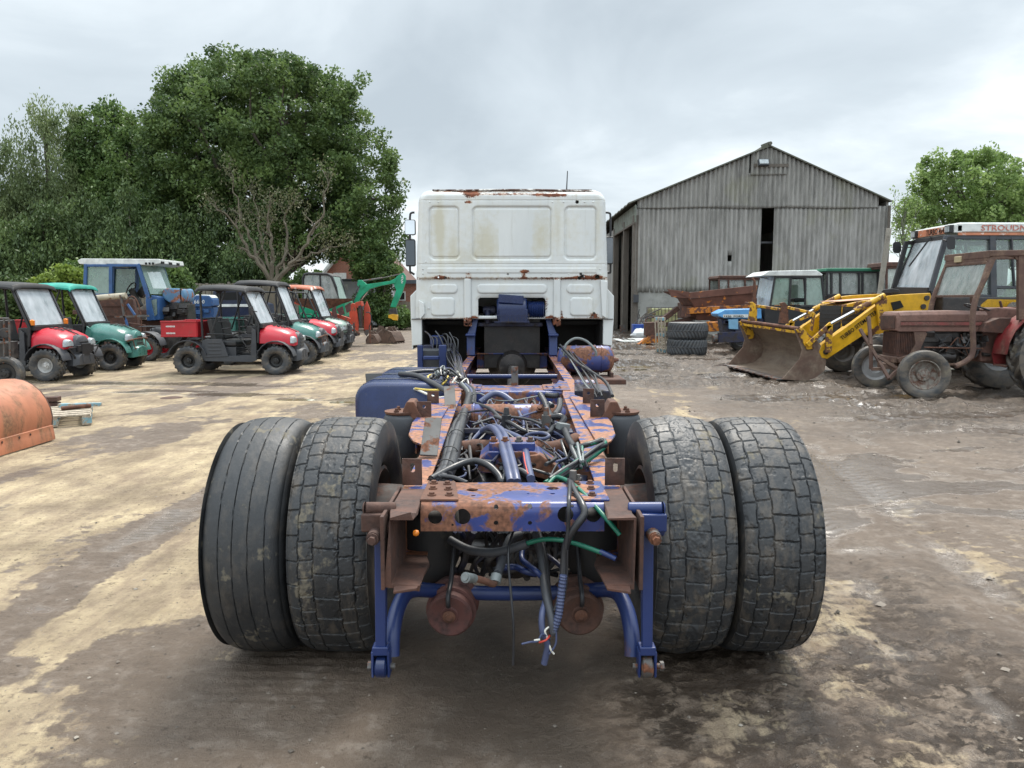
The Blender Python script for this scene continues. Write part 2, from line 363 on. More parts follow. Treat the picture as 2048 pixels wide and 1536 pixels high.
def height(x, y):
    far = 1 - sst(40, 90, y)
    r_ = rut(x, y); t = tanmask(x, y); wt = 1 - .8 * wetmask(x, y)
    h = .018 * (fbm(x * .7, y * .7, 0, 3) - .5) + .010 * (fbm(x * 5, y * 5, 7, 4) - .5) * (1 - .75 * t)
    near = 1 - sst(9, 16, y)
    h += near * (1 - t * .8) * wt * .016 * (fbm(x * 18, y * 18, 8, 3) - .5)
    rs = sst(.1, .9, x + .6 * (fbm(x * .9, y * .9, 2) - .5)) * (1 - sst(4.2, 6.5, y + .4 * x)) * sst(.42, .56, fbm(x * .8 + 4, y * .8, 6, 3)) 
    h += rs * (.012 * (fbm(x * 16, y * 18, 3, 3, .6) - .5))
    h += czone(x, y) * ((.011 + .022 * sst(8, 11, y)) * clods(x, y) + .012 * (fbm(x * 24, y * 28, 4, 3, .6) - .5) - .006)
    h += near * sst(-.2, -1.0, x) * .0035 * np.sin((y + x * .06 + .02 * vnoise(x * 2, y * 2, 2)) * 2 * PI / .062) * sst(.35, .6, fbm(x * .8, y * .8, 12, 3))
    s_ = fbm(x * .55 + y * .28, y * 2.4 - x * .35, 13, 5, .6)
    h += r_ * wt * (.20 * (s_ - .5) + .07 * (fbm(x * 6, y * 9, 14, 4, .6) - .5))
    tk = track(x, y); h = h * (1 - .55 * tk) - .020 * tk + tk * near * .007 * (np.sin(y * 62 + np.abs(((x * 7) % 1) - .5) * 6) > .2)
    for px, py, a, b in PUD: h = h - (.045 if px > 0 else .02) * np.exp(-(((x - px) / a) ** 2 + ((y - py) / b) ** 2) * 1.1)
    return h * far
Z = height(GX, GY)
n_, m_ = GX.shape
me = bpy.data.meshes.new('ground'); idx = np.arange(n_ * m_).reshape(n_, m_)
q = np.stack([idx[:-1, :-1], idx[:-1, 1:], idx[1:, 1:], idx[1:, :-1]], -1).reshape(-1, 4)
me.vertices.add(n_ * m_); me.vertices.foreach_set('co', np.stack([GX, GY, Z], -1).astype(np.float32).ravel())
me.loops.add(q.size); me.loops.foreach_set('vertex_index', q.ravel().astype(np.int32))
me.polygons.add(len(q)); me.polygons.foreach_set('loop_start', np.arange(0, q.size, 4, dtype=np.int32)); me.polygons.foreach_set('use_smooth', np.ones(len(q), bool))
me.update(calc_edges=True)
for nm, ar in (('pit', czone(GX, GY) * (1 - clods(GX, GY))), ('zone', czone(GX, GY)), ('damp_shade', np.exp(-((GX / 1.5) ** 2 + ((GY - 3.3) / 1.7) ** 2) ** 1.5) * sst(.25, .5, fbm(GX * 1.5, GY * 1.5, 2))), ('tan', tanmask(GX, GY)), ('wet', wetmask(GX, GY)), ('mud', rut(GX, GY))):
    at = me.attributes.new(nm, 'FLOAT', 'POINT'); at.data.foreach_set('value', ar.astype(np.float32).ravel())
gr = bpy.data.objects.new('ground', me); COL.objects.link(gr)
lab(gr, 'muddy concrete farmyard ground with dry pale patches and wet tracks', kind='structure')
t = NT('ground')
st_ = t.noise(3.2, 8, .68, stretch=(1.9, .55, 1, 9)); f1 = t.noise(7, 8, .65); f2 = t.noise(34, 7, .72); f3 = t.noise(1.1, 5, .5); f4 = t.noise(220, 2, .5)
dk = t.math('MULTIPLY', t.ramp(t.noise(13, 7, .78), .575, .63), t.ramp(t.noise(2.1, 4), .35, .6)); tn = t.ramp(t.math('ADD', t.attr('tan'), t.math('ADD', t.math('MULTIPLY', t.math('SUBTRACT', st_, .5), 2.2), t.math('MULTIPLY', t.math('SUBTRACT', t.math('ADD', f2, f1), 1.0), 1.1))), .36, .72)
mud = t.mix(t.ramp(f3, .3, .7), (.135, .10, .074), (.215, .167, .127)); mud = t.mix(t.ramp(st_, .35, .7), mud, (.145, .112, .086)); mud = t.mix(t.ramp(f2, .56, .68, 0, .8), mud, (.09, .068, .05)); mud = t.mix(t.ramp(t.noise(9, 6, .7), .50, .64, 0, .5), mud, (.33, .28, .235)); mud = t.mix(t.ramp(t.noise(17, 6, .8), .60, .66, 0, .8), mud, (.06, .045, .034)); mud = t.mix(t.math('MULTIPLY', t.attr('damp_shade'), .8), mud, (.085, .066, .050))  # last mix darkens for wet mud and the lorry's soft shadow, painted in

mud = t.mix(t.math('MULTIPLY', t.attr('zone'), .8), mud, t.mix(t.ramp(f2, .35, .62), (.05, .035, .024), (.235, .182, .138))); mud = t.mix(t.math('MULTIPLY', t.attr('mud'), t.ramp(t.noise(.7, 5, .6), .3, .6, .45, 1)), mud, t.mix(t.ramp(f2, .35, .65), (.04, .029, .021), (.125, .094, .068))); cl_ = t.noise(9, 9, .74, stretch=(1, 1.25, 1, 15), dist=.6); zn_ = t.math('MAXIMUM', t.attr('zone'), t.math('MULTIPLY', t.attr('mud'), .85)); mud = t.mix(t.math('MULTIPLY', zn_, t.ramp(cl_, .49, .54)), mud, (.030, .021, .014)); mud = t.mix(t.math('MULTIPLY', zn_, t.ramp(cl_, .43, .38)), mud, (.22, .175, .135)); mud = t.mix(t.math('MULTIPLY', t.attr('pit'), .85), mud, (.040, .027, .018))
tan = t.mix(t.ramp(f1, .3, .7), (.40, .318, .20), (.54, .44, .29)); tan = t.mix(t.ramp(t.noise(30, 5, .75), .33, .45), (.22, .17, .12), tan); tan = t.mix(t.ramp(t.noise(1.7, 7, .75, stretch=(2.4, .7, 1, 9)), .38, .60, .9, 0), tan, (.25, .19, .135))
tn = t.math('MULTIPLY', tn, t.math('SUBTRACT', 1, t.math('MULTIPLY', t.attr('mud'), .92))); base = t.mix(tn, mud, tan); base = t.mix(t.math('MULTIPLY', dk, .75), base, (.06, .044, .032))
peb = t.ramp(t.noise(95, 2, .4), .70, .74); base = t.mix(t.math('MULTIPLY', peb, .5), base, (.33, .3, .26))
wet = t.ramp(t.math('ADD', t.attr('wet'), t.math('MULTIPLY', t.math('SUBTRACT', f1, .5), .8)), .35, .75)
base = t.mix(t.math('MULTIPLY', wet, .55), base, (.11, .095, .082))
rg = t.mixf(wet, t.mixf(tn, .5, .85), .07)
rg = t.math('ADD', rg, t.math('MULTIPLY', t.math('SUBTRACT', t.noise(3, 6, .6), .5), .5))
base = t.mix(t.math('MULTIPLY', t.ramp(t.noise(1.4, 6, .65), .4, .62), .5), base, (.095, .070, .052))
hb = t.math('ADD', t.math('ADD', f2, t.math('MULTIPLY', f1, 1.4)), t.math('MULTIPLY', f4, .35)); t.bump(hb, 1.0, .022, t.math('SUBTRACT', .8, t.math('MULTIPLY', wet, .62)))
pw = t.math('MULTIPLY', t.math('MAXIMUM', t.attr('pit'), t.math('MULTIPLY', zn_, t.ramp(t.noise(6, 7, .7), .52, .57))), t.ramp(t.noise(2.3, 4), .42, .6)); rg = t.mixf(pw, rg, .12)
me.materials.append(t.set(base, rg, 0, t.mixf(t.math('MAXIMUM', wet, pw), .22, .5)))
# puddle water, a sheet in each hollow
t = NT('puddle_water'); pm_ = t.set((.20, .16, .095), .04); t.bump(t.noise(6, 2), .05, .004)
for i, (px, py, a, b) in enumerate(PUD):
    m = MB(); zc = float(height(np.array([px]), np.array([py]))[0]) + (.016 if px > 0 else .009)
    m.add([(px + a * 1.5 * math.cos(k * PI / 16), py + b * 1.5 * math.sin(k * PI / 16), zc) for k in range(32)], [tuple(range(32))])
    m.build('puddle', pm_, ang=0, tag=('puddle of brown rain water', None, None, 'structure'))
# small stones and mud crumbs
def stones():
    rs = np.random.RandomState(5); m = MB(); N = 2600
    for k in range(N):
        if k < 1700: x, y = rs.uniform(-3, 4.2), 2.0 + rs.rand() ** 1.3 * 5.5
        else: x, y = rs.uniform(1.5, 9), rs.uniform(7, 16)
        if x > .8 and rs.rand() < .2: y = 2.2 + rs.rand() * 2
        s_ = (.0035 + .009 * rs.rand() ** 4) * (1 if k < 1700 else 2.2)
        z = float(height(np.array([x]), np.array([y]))[0]) if k % 1 == 0 else 0
        o = [(1, 0, 0), (0, 1, 0), (-1, 0, 0), (0, -1, 0), (0, 0, .75), (0, 0, -.4)]
        vs = [(x + p[0] * s_ * rs.uniform(.7, 1.3), y + p[1] * s_ * rs.uniform(.7, 1.3), z + s_ * .2 + p[2] * s_ * rs.uniform(.6, 1)) for p in o]
        m.cur = 0 if rs.rand() < .55 else (1 if rs.rand() < .8 else 2)
        m.add(vs, [(0, 1, 4), (1, 2, 4), (2, 3, 4), (3, 0, 4), (1, 0, 5), (2, 1, 5), (3, 2, 5), (0, 3, 5)])
    m.build('gravel', [worn('stone_dark', (.09, .075, .06), .8), worn('stone_mid', (.2, .17, .14), .8), worn('stone_pale', (.26, .23, .19), .8)], ang=60,
            tag=('scattered small stones and crumbs of mud', None, None, 'stuff'))
stones()
# ------------------------------------------------------------------ tyres
def tyre_mesh(name, mat, Rr, Wd, rim, nth, prof_n, disp, round_=.28, attrs=None):
    """a tyre about the local y axis; disp(theta, s, x) gives the radial change on the tread"""
    th = np.linspace(0, 2 * PI, nth, endpoint=False)
    tw = Wd * .5; crown = np.linspace(-1, 1, prof_n)
    side = [(-.62, rim), (-.86, rim + .10 * (Rr - rim)), (-1.0, rim + .38 * (Rr - rim)), (-1.02, rim + .62 * (Rr - rim)), (-.99, rim + .82 * (Rr - rim)), (-.955, Rr - .075 * (Rr - rim) * (1 + round_))]
    cr_ = [(c * .93, Rr - round_ * (Rr - rim) * (.16 * abs(c) ** 2 + .25 * abs(c) ** 9)) for c in crown]
    prof = side + cr_ + [(-a, b) for a, b in side[::-1]] + [(.55, rim - .004), (-.55, rim - .004)]
    P = np.array(prof); T, I = np.meshgrid(th, np.arange(len(P)), indexing='ij')
    ax = P[I, 0] * tw; rad = P[I, 1].copy(); on = (I >= len(side)) & (I < len(side) + prof_n)
    rad = rad + np.where(on, disp(T, P[I, 0], ax), 0)
    side_on = ((I > 2) & (I < len(side))) | ((I >= len(side) + prof_n) & (I < len(P) - 5))
    co = np.stack([rad * np.cos(T), ax, rad * np.sin(T)], -1).reshape(-1, 3)
    n, m = nth, len(P); idx = np.arange(n * m).reshape(n, m); nx = np.roll(idx, -1, 0); ix = np.roll(idx, -1, 1); nix = np.roll(nx, -1, 1)
    q = np.stack([idx, nx, nix, ix], -1).reshape(-1, 4)
    me = bpy.data.meshes.new(name); me.vertices.add(len(co)); me.vertices.foreach_set('co', co.astype(np.float32).ravel())
    me.loops.add(q.size); me.loops.foreach_set('vertex_index', q.ravel().astype(np.int32)); me.polygons.add(len(q))
    me.polygons.foreach_set('loop_start', np.arange(0, q.size, 4, dtype=np.int32)); me.polygons.foreach_set('use_smooth', np.ones(len(q), bool))
    me.update(calc_edges=True); me.flip_normals(); me.set_sharp_from_angle(angle=R(50)); me.materials.append(mat)
    return me
def groove(d, w): return np.clip(1 - np.abs(d) / w, 0, 1) ** .5
def d_road(T, s_, x):                            # four worn circumferential grooves
    w = 0 * T
    for g in (-.62, -.24, .12, .46): w = w + groove(s_ - g - .006 * np.sin(T * 21 + g * 9) - .014 * (fbm(T * 5, 0 * T + 3, 2, 2) - .5), .012)
    return -.0065 * np.clip(w, 0, 1) - .0015 * fbm(T * 22, s_ * 9 + 40, 3, 3)
def d_block(T, s_, x):
    zz_ = .011 * np.clip(np.sin(T * 32) * 3, -1, 1); g = 0 * T
    for a in (-.66, -.30, .30, .66): g = np.maximum(g, groove(s_ - a - zz_ * (1 if a < 0 else -1), .017))
    def lat(n, ph, tilt): u = (T * n / (2 * PI) + ph + s_ * tilt) % 1; return groove(np.minimum(u, 1 - u) * 2 * PI / n * .51, .0042)
    cen = np.abs(s_) < .30; mid = (np.abs(s_) >= .30) & (np.abs(s_) < .66); sh = np.abs(s_) >= .66
    g = np.maximum(g, np.where(cen, lat(32, .2, .12), 0)); g = np.maximum(g, np.where(mid, lat(44, .5, -.2), 0) * .8); g = np.maximum(g, np.where(sh, lat(32, .7, .0), 0))
    return -.0075 * g - .0016 * fbm(T * 60, s_ * 20 + 30, 5, 4) - .003 * sst(.62, .72, fbm(T * 14, s_ * 8 + 9, 4, 4))
def d_blockmud(T, s_, x):
    d = d_block(T, s_, x); m = np.exp(-((s_ + .05) / .33) ** 2) * sst(.3, .55, fbm(T * 3 + 5, s_ * 2 + 9, 6, 4))
    return d * (1 - m * .75) + m * (.006 + .010 * (fbm(T * 30, s_ * 12 + 30, 9, 4) - .4))
def d_lug(n, depth, skew=.5):                    # v-shaped lugs
    def f(T, s_, x):
        u = (T * n / (2 * PI) + np.abs(s_) * skew + (s_ > 0) * .5) % 1
        a = sst(.18, .28, u) * (1 - sst(.62, .72, u)); return depth * (a - 1) * sst(.02, .10, np.abs(s_) + (np.sin(T * n) * .0 + .06))
    return f
def d_knob(n, depth):
    def f(T, s_, x):
        u = (T * n / (2 * PI) + (np.floor((s_ + 1) * 2.5) % 2) * .5 + s_ * .15) % 1; v = ((s_ + 1) * 2.5) % 1
        a = sst(.1, .2, u) * (1 - sst(.62, .72, u)) * sst(.06, .16, v) * (1 - sst(.84, .94, v)); return depth * (a - 1) + (np.abs(s_) > .78) * depth * .9 * (sst(.1, .2, u) * (1 - sst(.62, .72, u)))
    return f
def d_rib(T, s_, x):
    g = 0 * T
    for a in (-.55, -.18, .18, .55): g = np.maximum(g, groove(s_ - a, .07))
    return -.012 * g
def d_bigblock(T, s_, x):
    u = (T * 34 / (2 * PI) + np.abs(s_) * 1.1 + (s_ > 0) * .5) % 1; return -.018 * (1 - sst(.12, .22, u) * (1 - sst(.62, .75, u))) * (np.abs(s_) > .06)
# rubber with dried mud scuffs on the tread
def tread_mat(name, scuff, brown=.3, lift=1.0, lo=.5):
    t = NT(name); a = t.noise(5, 5); base = t.mix(t.ramp(a, .3, .7), (.020 * lift, .023 * lift, .027 * lift), (.050 * lift, .053 * lift, .057 * lift))
    d = t.noise(9, 8, .7, stretch=(.5, 1.6, 1)); base = t.mix(t.math('MULTIPLY', t.ramp(d, lo, lo + .18), brown), base, (.115, .095, .075))
    b = t.noise(4.3, 5, .6, stretch=(1, 1.3, 1)); b2 = t.noise(45, 4, .6); mk = t.ramp(t.math('ADD', b, t.math('MULTIPLY', t.math('SUBTRACT', b2, .5), .22)), .74 - scuff, .79 - scuff)
    sp = t.ramp(t.noise(260, 1), .74, .78); base = t.mix(t.math('MULTIPLY', sp, .5), base, (.25, .23, .2))
    base = t.mix(t.math('MULTIPLY', mk, .7), base, (.19, .165, .12)); t.bump(t.math('ADD', t.noise(110, 5, .75), t.math('MULTIPLY', t.noise(14, 4), .4)), .34, .004)
    return t.set(base, t.mixf(mk, t.mixf(t.ramp(a, .35, .65), .46, .68), .92), 0, .6)
M['tread_road'] = tread_mat('tread_road', .13, .35, .62); M['tread_block'] = tread_mat('tread_block', .13, .75, .66)
M['tread_mud'] = tread_mat('tread_mud', .12, 1.0, .75); M['tread_small'] = tread_mat('tread_small', .13, .85, 1, .44)
M['tread_tractor'] = tread_mat('tread_tractor', .13, 1.0, .9, .38)

# ------------------------------------------------------------------ the stripped lorry
def cutout(o, cutter):                           # take a solid out of a mesh, for good
    c = cutter.build('cut', M['dark'], ang=0); c.parent = o.parent; c.location = o.location
    bpy.context.view_layer.update()
    md = o.modifiers.new('b', 'BOOLEAN'); md.object = c; md.operation = 'DIFFERENCE'; md.solver = 'EXACT'
    bpy.context.view_layer.update(); me = bpy.data.meshes.new_from_object(o.evaluated_get(bpy.context.evaluated_depsgraph_get()))
    o.modifiers.remove(md); o.data = me; me.polygons.foreach_set('use_smooth', [True] * len(me.polygons)); me.set_sharp_from_angle(angle=R(35))
    cm = c.data; bpy.data.objects.remove(c); bpy.data.meshes.remove(cm)
AX = 3.36
T = thing('stripped_lorry', 'stripped blue and rusty lorry chassis with white sleeper cab seen from behind', 'lorry', (0, AX, 0))
TO = (0, -AX, 0)
def TB(m, name, mat, parent=None, **k):
    par = parent or T
    return m.build(name, mat, par, off=TO if par is T else None, **k)
ZT = .862
# frame rails: C sections, open to the inside
def rail(sd_):
    secs = []
    for Y, xo, hh in ((2.62, .395, .25), (3.2, .405, .25), (4.2, .428, .25), (5.55, .455, .25), (6.5, .53, .25), (8.0, .535, .24), (9.6, .535, .22), (11.2, .53, .2)):
        xi = xo - (.088 if Y < 6 else .085); th_ = .009
        q = [(xi, ZT), (xo, ZT), (xo, ZT - hh), (xi, ZT - hh), (xi, ZT - hh + th_), (xo - th_, ZT - hh + th_), (xo - th_, ZT - th_), (xi, ZT - th_)]
        secs.append([(sd_ * a, Y, b) for a, b in q])
    m = MB(); m.loft(secs, caps=False)
    for e_ in (secs[0], secs[-1]): m.add(e_, [(0, 1, 6, 7), (1, 2, 5, 6), (2, 3, 4, 5)])
    return TB(m, 'frame_rail', M['chassis_top'], bev=.003)
for s_ in (-1, 1): rail(s_)
# torn rusty rail ends
for s_ in (-1, 1):
    m = MB(); xo, xi = .395, .308
    rr_ = random.Random(3 + s_); secs = []
    for Y in (2.36, 2.42, 2.5, 2.62, 2.70):
        e = .012 if Y < 2.45 else 0; j = lambda: rr_.uniform(-e, e); b = .235 if Y < 2.6 else .252; th_ = .011; lip = .29 if Y < 2.66 else xi
        q = [(xi - (.0 if s_ > 0 else .0) + j(), ZT + .004 + j()), (xo + j(), ZT + .006 + j()), (xo + .004 + j(), ZT - b + j()), (lip + j(), ZT - b - .004 + j()), (lip + j(), ZT - b + th_), (xo - th_, ZT - b + th_ + .004), (xo - th_, ZT - th_), (xi + j(), ZT - th_)]
        secs.append([(s_ * a, Y, c) for a, c in q])
    m.loft(secs, caps=False)
    for e_ in (secs[0], secs[-1]): m.add(e_, [(0, 1, 6, 7), (1, 2, 5, 6), (2, 3, 4, 5)])
    m.box((s_ * .409, 2.55, .745), (.012, .40, .24));
    m.prism([(s_ * .30, 2.34), (s_ * .37, 2.31), (s_ * .39, 2.5), (s_ * .29, 2.50)], .628, .638, 'xy')
    TB(m, 'rail_end', M['rust_dark'], bev=.003)
# rear cross member with its holes
def prof_cross(y0, y1, zt, zb, r, th_):
    o = [(y1, zt), (y0 + r, zt)] + [(y0 + r - r * math.sin(a), zt - r + r * math.cos(a)) for a in (R(25), R(50), R(75))] + [(y0, zt - r), (y0, zb)]
    i = [(p[0] + th_ * (1 if k > 1 else 0), p[1] - (th_ if k < 4 else 0)) for k, p in enumerate(o)]
    return o + i[::-1]
m = MB(); m.prism(prof_cross(2.50, 2.80, .866, .772, .035, .007), -.305, .308, 'yz'); xm = TB(m, 'rear_cross_member', M['cross_blue'])
c_ = MB()
for px, py, r in ((870, 1035, .024), (925, 1034, .027), (1131, 1030, .027), (1187, 1030, .026), (992, 1016, .008), (992, 1046, .008), (1060, 1015, .008), (1060, 1046, .007), (905, 1050, .004), (1145, 1014, .005)):
    p = A(px, py, 2.5); c_.cyl((p.x, 2.44, p.z), (p.x, 2.56, p.z), r, n=18)
for px, py, r in ((943, 981, .021), (1107, 978, .022), (945, 993, .008), (1107, 989, .009), (992, 988, .004), (1020, 983, .006), (1057, 989, .005), (1022, 975, .003), (1040, 973, .003)):
    y_ = 2.5 * 410 / (py - 600) + .0; x_ = (px - 1024) / F_PX * y_; c_.cyl((x_, min(y_, 2.74), .84), (x_, min(y_, 2.74), .89), r, n=16)
cutout(xm, c_)
for s_ in (-1, 1):                               # bolted gusset plates on it
    m = MB(); q = [(s_ * .18, 2.53), (s_ * .31, 2.53), (s_ * .31, 2.79), (s_ * .21, 2.79)]
    m.prism([(a * (1.0 if s_ < 0 else 1.06), b) for a, b in q], .8665, .874, 'xy'); g_ = TB(m, 'gusset_plate', M['chassis_top'] if s_ > 0 else M['rust'], bev=.002)
    for x_, y_ in ((.215, 2.58), (.275, 2.58), (.225, 2.66), (.28, 2.67), (.235, 2.74), (.285, 2.75)): m = MB(); m.bolt((s_ * x_, y_, .874), .010, .012); m.build('bolt', M['rust'], g_)
# far cross members
m = MB(); m.prism(prof_cross(5.75, 6.15, .858, .70, .02, .008), -.385, .385, 'yz')
for s_ in (-1, 1): m.prism([(s_ * .24, 5.78), (s_ * .44, 5.74), (s_ * .455, 6.3), (s_ * .40, 6.5), (s_ * .36, 6.2), (s_ * .24, 6.12)], .860, .867, 'xy')
for s_ in (-1, 1):
    for k in range(6): m.bolt((s_ * (.27 + .05 * (k % 3)), 5.86 + .1 * (k // 3), .867), .008, .008)
TB(m, 'cross_member', M['chassis_blue'], bev=.003)
m = MB(); m.box((0, 9.72, .78), (.89, .02, .19)); m.box((0, 9.66, .872), (.89, .13, .012)); TB(m, 'cross_member', M['chassis_blue'], bev=.003)
m = MB(); m.cyl((-.44, 7.45, .80), (.44, 7.45, .80), .022); TB(m, 'cross_tube', M['arm_blue'])
m = MB(); a_, b_ = A(1029, 727, 6.5), A(1029, 770, 6.1); m.box((.022, 6.15, .915), (.055, .012, .19), (-6, 0, 0)); m.bolt((.022, 6.14, .98), .012, .012, (0, -1, 0)); TB(m, 'upright_strap', M['metal_grey'], bev=.002)
# welded shoulder plates on the rails
for s_ in (-1, 1):
    m = MB(); m.prism([(s_ * .40, 3.48), (s_ * .47, 3.60), (s_ * .515, 3.78), (s_ * .545, 4.15), (s_ * .545, 5.05), (s_ * .42, 5.45), (s_ * .40, 5.3)], ZT + .003, ZT + .013, 'xy')
    m.box((s_ * .50, 4.5, ZT - .06), (.01, 1.1, .12)); m.prism([(s_ * .43, 3.8), (s_ * .52, 4.0), (s_ * .52, 4.95), (s_ * .43, 5.2)], ZT - .22, ZT - .20, 'xy')
    TB(m, 'shoulder_plate', M['chassis_top'], bev=.002)
    m = MB(); m.tube(spline([(s_ * (.408 + .004 * k + .004 * math.sin(k * 2.1)), 3.5 + k * .16, ZT + .004) for k in range(12)], 3), .008, 6); TB(m, 'weld_seam', M['oily'])
# upright bracket plates with slots
def upright(px, py0, py1, w, Y, mat='rust_dark', slot=False, tilt=0, hole=True):
    a, b = A(px, py0, Y), A(px, py1, Y); m = MB(); z0 = ZT + .004; h_ = a.z - z0
    m.box((a.x, Y, z0 + h_ / 2), (w, .008, h_)); m.box((a.x, Y + .035, z0 + .004), (w * .98, .075, .007)); o = TB(m, 'bracket_plate', M[mat], bev=.0015)
    if hole:
        c = MB(); zc = z0 + h_ * .70
        if slot: c.prism(rrect(a.x + .002, zc - .004, .017, .034, .008), Y - .03, Y + .03)
        else: c.cyl((a.x, Y - .02, zc), (a.x, Y + .02, zc), .010, n=14)
        cutout(o, c)
upright(824, 917, 972, .072, 2.76, slot=True); upright(1230, 916, 972, .072, 2.76, slot=True)
upright(848, 803, 842, .083, 4.36); upright(866, 782, 820, .075, 4.95); upright(1195, 799, 838, .082, 4.36); upright(1177, 777, 812, .073, 4.95)
m = MB(); m.box((-.355, 3.33, .945), (.075, .010, .21), (-48, 3, 0)); TB(m, 'loose_strap', M['metal_grey'], bev=.002)
m = MB(); m.box((-.395, 4.85, .915), (.07, .010, .22), (-50, -4, 4)); TB(m, 'loose_strap', M['metal_grey'], bev=.002)

# tyres: four separate meshes on dual wheels
def rimpart(sgn):                                # inner wheel: deep rim, drum and hub; visible from inside
    m = MB(); m.lathe([(.13, .287), (.10, .275), (.06, .255), (-.06, .25), (-.11, .262), (-.145, .287), (-.15, .275), (-.115, .25), (-.06, .24), (.05, .243), (.06, .16), (.075, .15)], n=40, c=(0, 0, 0)); return m
RW = Matrix.Rotation(PI / 2, 4, 'Z')
for s_, xs in ((-1, (1.055, .715)), (1, (1.055, .715))):
    for k, x_ in enumerate(xs):
        m = MB(); m.lathe([(.12, .295), (.10, .275), (.07, .25), (-.05, .246), (-.10, .262), (-.135, .295), (-.14, .28), (-.10, .245), (-.05, .236), (.04, .238), (.055, .15), (.065, .09)], n=40)
        for q_ in range(10):
            an = q_ * PI / 5; m.bolt((.125 * math.cos(an), .055, .125 * math.sin(an)), .012, .03, (0, -1, 0))
        w = m.build('dual_wheel', M['rim'], T); w.location = (s_ * x_, 0, .51)
        w.rotation_euler = (0, 0, R(-90) if s_ > 0 else R(90))
        fn, mt = (d_road, 'tread_road') if (s_ < 0 and k == 0) else ((d_block, 'tread_block') if not (s_ > 0 and k == 1) else (d_blockmud, 'tread_mud'))
        me = tyre_mesh('tyre', M[mt], .512, .326, .29, 1250, 116, fn, .24 if fn is not d_road else .6)
        ty = bpy.data.objects.new('tyre', me); COL.objects.link(ty); ty.parent = w; ty.rotation_euler = (0, 1.3 * k + 2.1 * (s_ > 0), 0)
        if s_ < 0 and k == 0: ty['label'] = 'smooth worn tyre with four straight grooves'
# axle: beam, drums, differential
m = MB(); m.tube([(-.62, AX, .51), (-.3, AX, .51), (-.2, AX, .52), (.2, AX, .52), (.3, AX, .51), (.62, AX, .51)], [.075, .075, .13, .13, .075, .075], 16)
for s_ in (-1, 1): m.lathe([(s_ * .45, .09), (s_ * .46, .205), (s_ * .64, .215), (s_ * .65, .10), (s_ * .78, .095)], (0, AX, .51), 'x', 28)
TB(m, 'rear_axle', M['rim'])
m = MB(); m.lathe([(-.30, .03), (-.27, .12), (-.17, .21), (-.05, .25), (.10, .24), (.22, .16), (.42, .09)], (.0, AX, .56), 'y', 26); m.lathe([(-.2, .06), (-.15, .15), (.0, .19), (.15, .15), (.2, .06)], (-.0, AX, .57), 'x', 20)
for k in range(10): an = k * PI / 5; m.bolt((.205 * math.cos(an), AX - .19, .56 + .205 * math.sin(an)), .010, .02, (0, -1, 0))
TB(m, 'differential', M['oily'])
m = MB(); zc = .845                                # blue V bracket above the differential
m.prism([(-.15, .80), (.15, .80), (.14, .86), (.10, .895), (-.10, .895), (-.14, .86)], AX - .12, AX + .1); m.prism([(.06, .80), (.20, .76), (.215, .82), (.12, .885), (.06, .88)], AX - .14, AX + .06)
m.box((0, AX - .02, .91), (.2, .15, .035)); TB(m, 'v_bracket', M['chassis_blue'], bev=.006)
for x_ in (-.08, -.03, .03, .08): m = MB(); m.bolt((x_, AX - .06, .928), .012, .02); TB(m, 'bolt', M['metal_grey'])
m = MB(); m.tube(spline([(-.33, 3.75, .80), (-.2, 3.74, .815), (.0, 3.72, .82), (.2, 3.74, .81), (.33, 3.82, .84)]), .038, 14)
for x_ in (-.18, -.02, .14): m.lathe([(x_ - .02, .044), (x_ + .02, .044)], (0, 3.73, .815), 'x', 14)
TB(m, 'torque_tube', M['rust'])
m = MB(); m.box((0, 4.12, .80), (.66, .13, .08)); m.box((0, 4.05, .845), (.6, .012, .03)); TB(m, 'valve_beam', M['oily_blue'], bev=.006)
for x_ in (-.03, .185):
    m = MB(); m.cyl((x_, 4.1, .83), (x_, 4.1, .925), .026, n=12); m.cyl((x_, 4.1, .925), (x_, 4.1, .965), .018, .012, n=10); m.lathe([(0, .034), (.012, .034)], (x_, 4.1, .84), 'z', 10); TB(m, 'air_valve', M['metal_grey'] if x_ > 0 else M['hose'], bev=.002)
m = MB(); m.lathe([(-.34, .0), (-.335, .06), (-.30, .095), (.30, .095), (.335, .06), (.34, 0)], (.0, 4.75, .80), 'x', 28)
for x_ in (-.24, -.06, .12): m.lathe([(x_, .096), (x_, .102), (x_ + .008, .102), (x_ + .008, .096)], (0, 4.75, .80), 'x', 28)
m.bolt((.17, 4.68, .87), .014, .03, (0, -.7, .7)); TB(m, 'brake_air_tank', M['air_tank'], ang=50)
m = MB(); m.box((0, 3.02, .63), (.44, .10, .22)); m.box((.02, 2.95, .70), (.30, .12, .08)); m.cyl((-.2, 2.92, .56), (.2, 2.92, .58), .045); TB(m, 'gap_filler_beam', M['oily'], bev=.01)  # dark beam added to close the gap where lit ground showed through
# propshaft, gearbox and lower clutter between the rails
m = MB(); m.tube([(0, 3.8, .56), (0, 6.5, .66), (0, 9.6, .72)], .05, 12); TB(m, 'propshaft', M['oily'])
for (x_, y_, z_, w, d, h_) in ((-.2, 3.95, .66, .22, .3, .12), (.24, 4.1, .64, .16, .25, .15), (-.26, 3.2, .68, .08, .3, .1), (.28, 3.3, .68, .07, .35, .1), (.1, 5.2, .62, .3, .3, .1), (-.2, 5.3, .6, .18, .4, .16)):
    m = MB(); m.box((x_, y_, z_), (w, d, h_), (rnd.uniform(-8, 8), rnd.uniform(-8, 8), rnd.uniform(-20, 20)))
    for k in range(5): m.bolt((x_ + rnd.uniform(-.4, .4) * w, y_ + rnd.uniform(-.4, .4) * d, z_ + h_ / 2), .012, .02)
    TB(m, 'mounting_block', M['oily_blue' if rnd.random() < .5 else 'oily'], bev=.01)
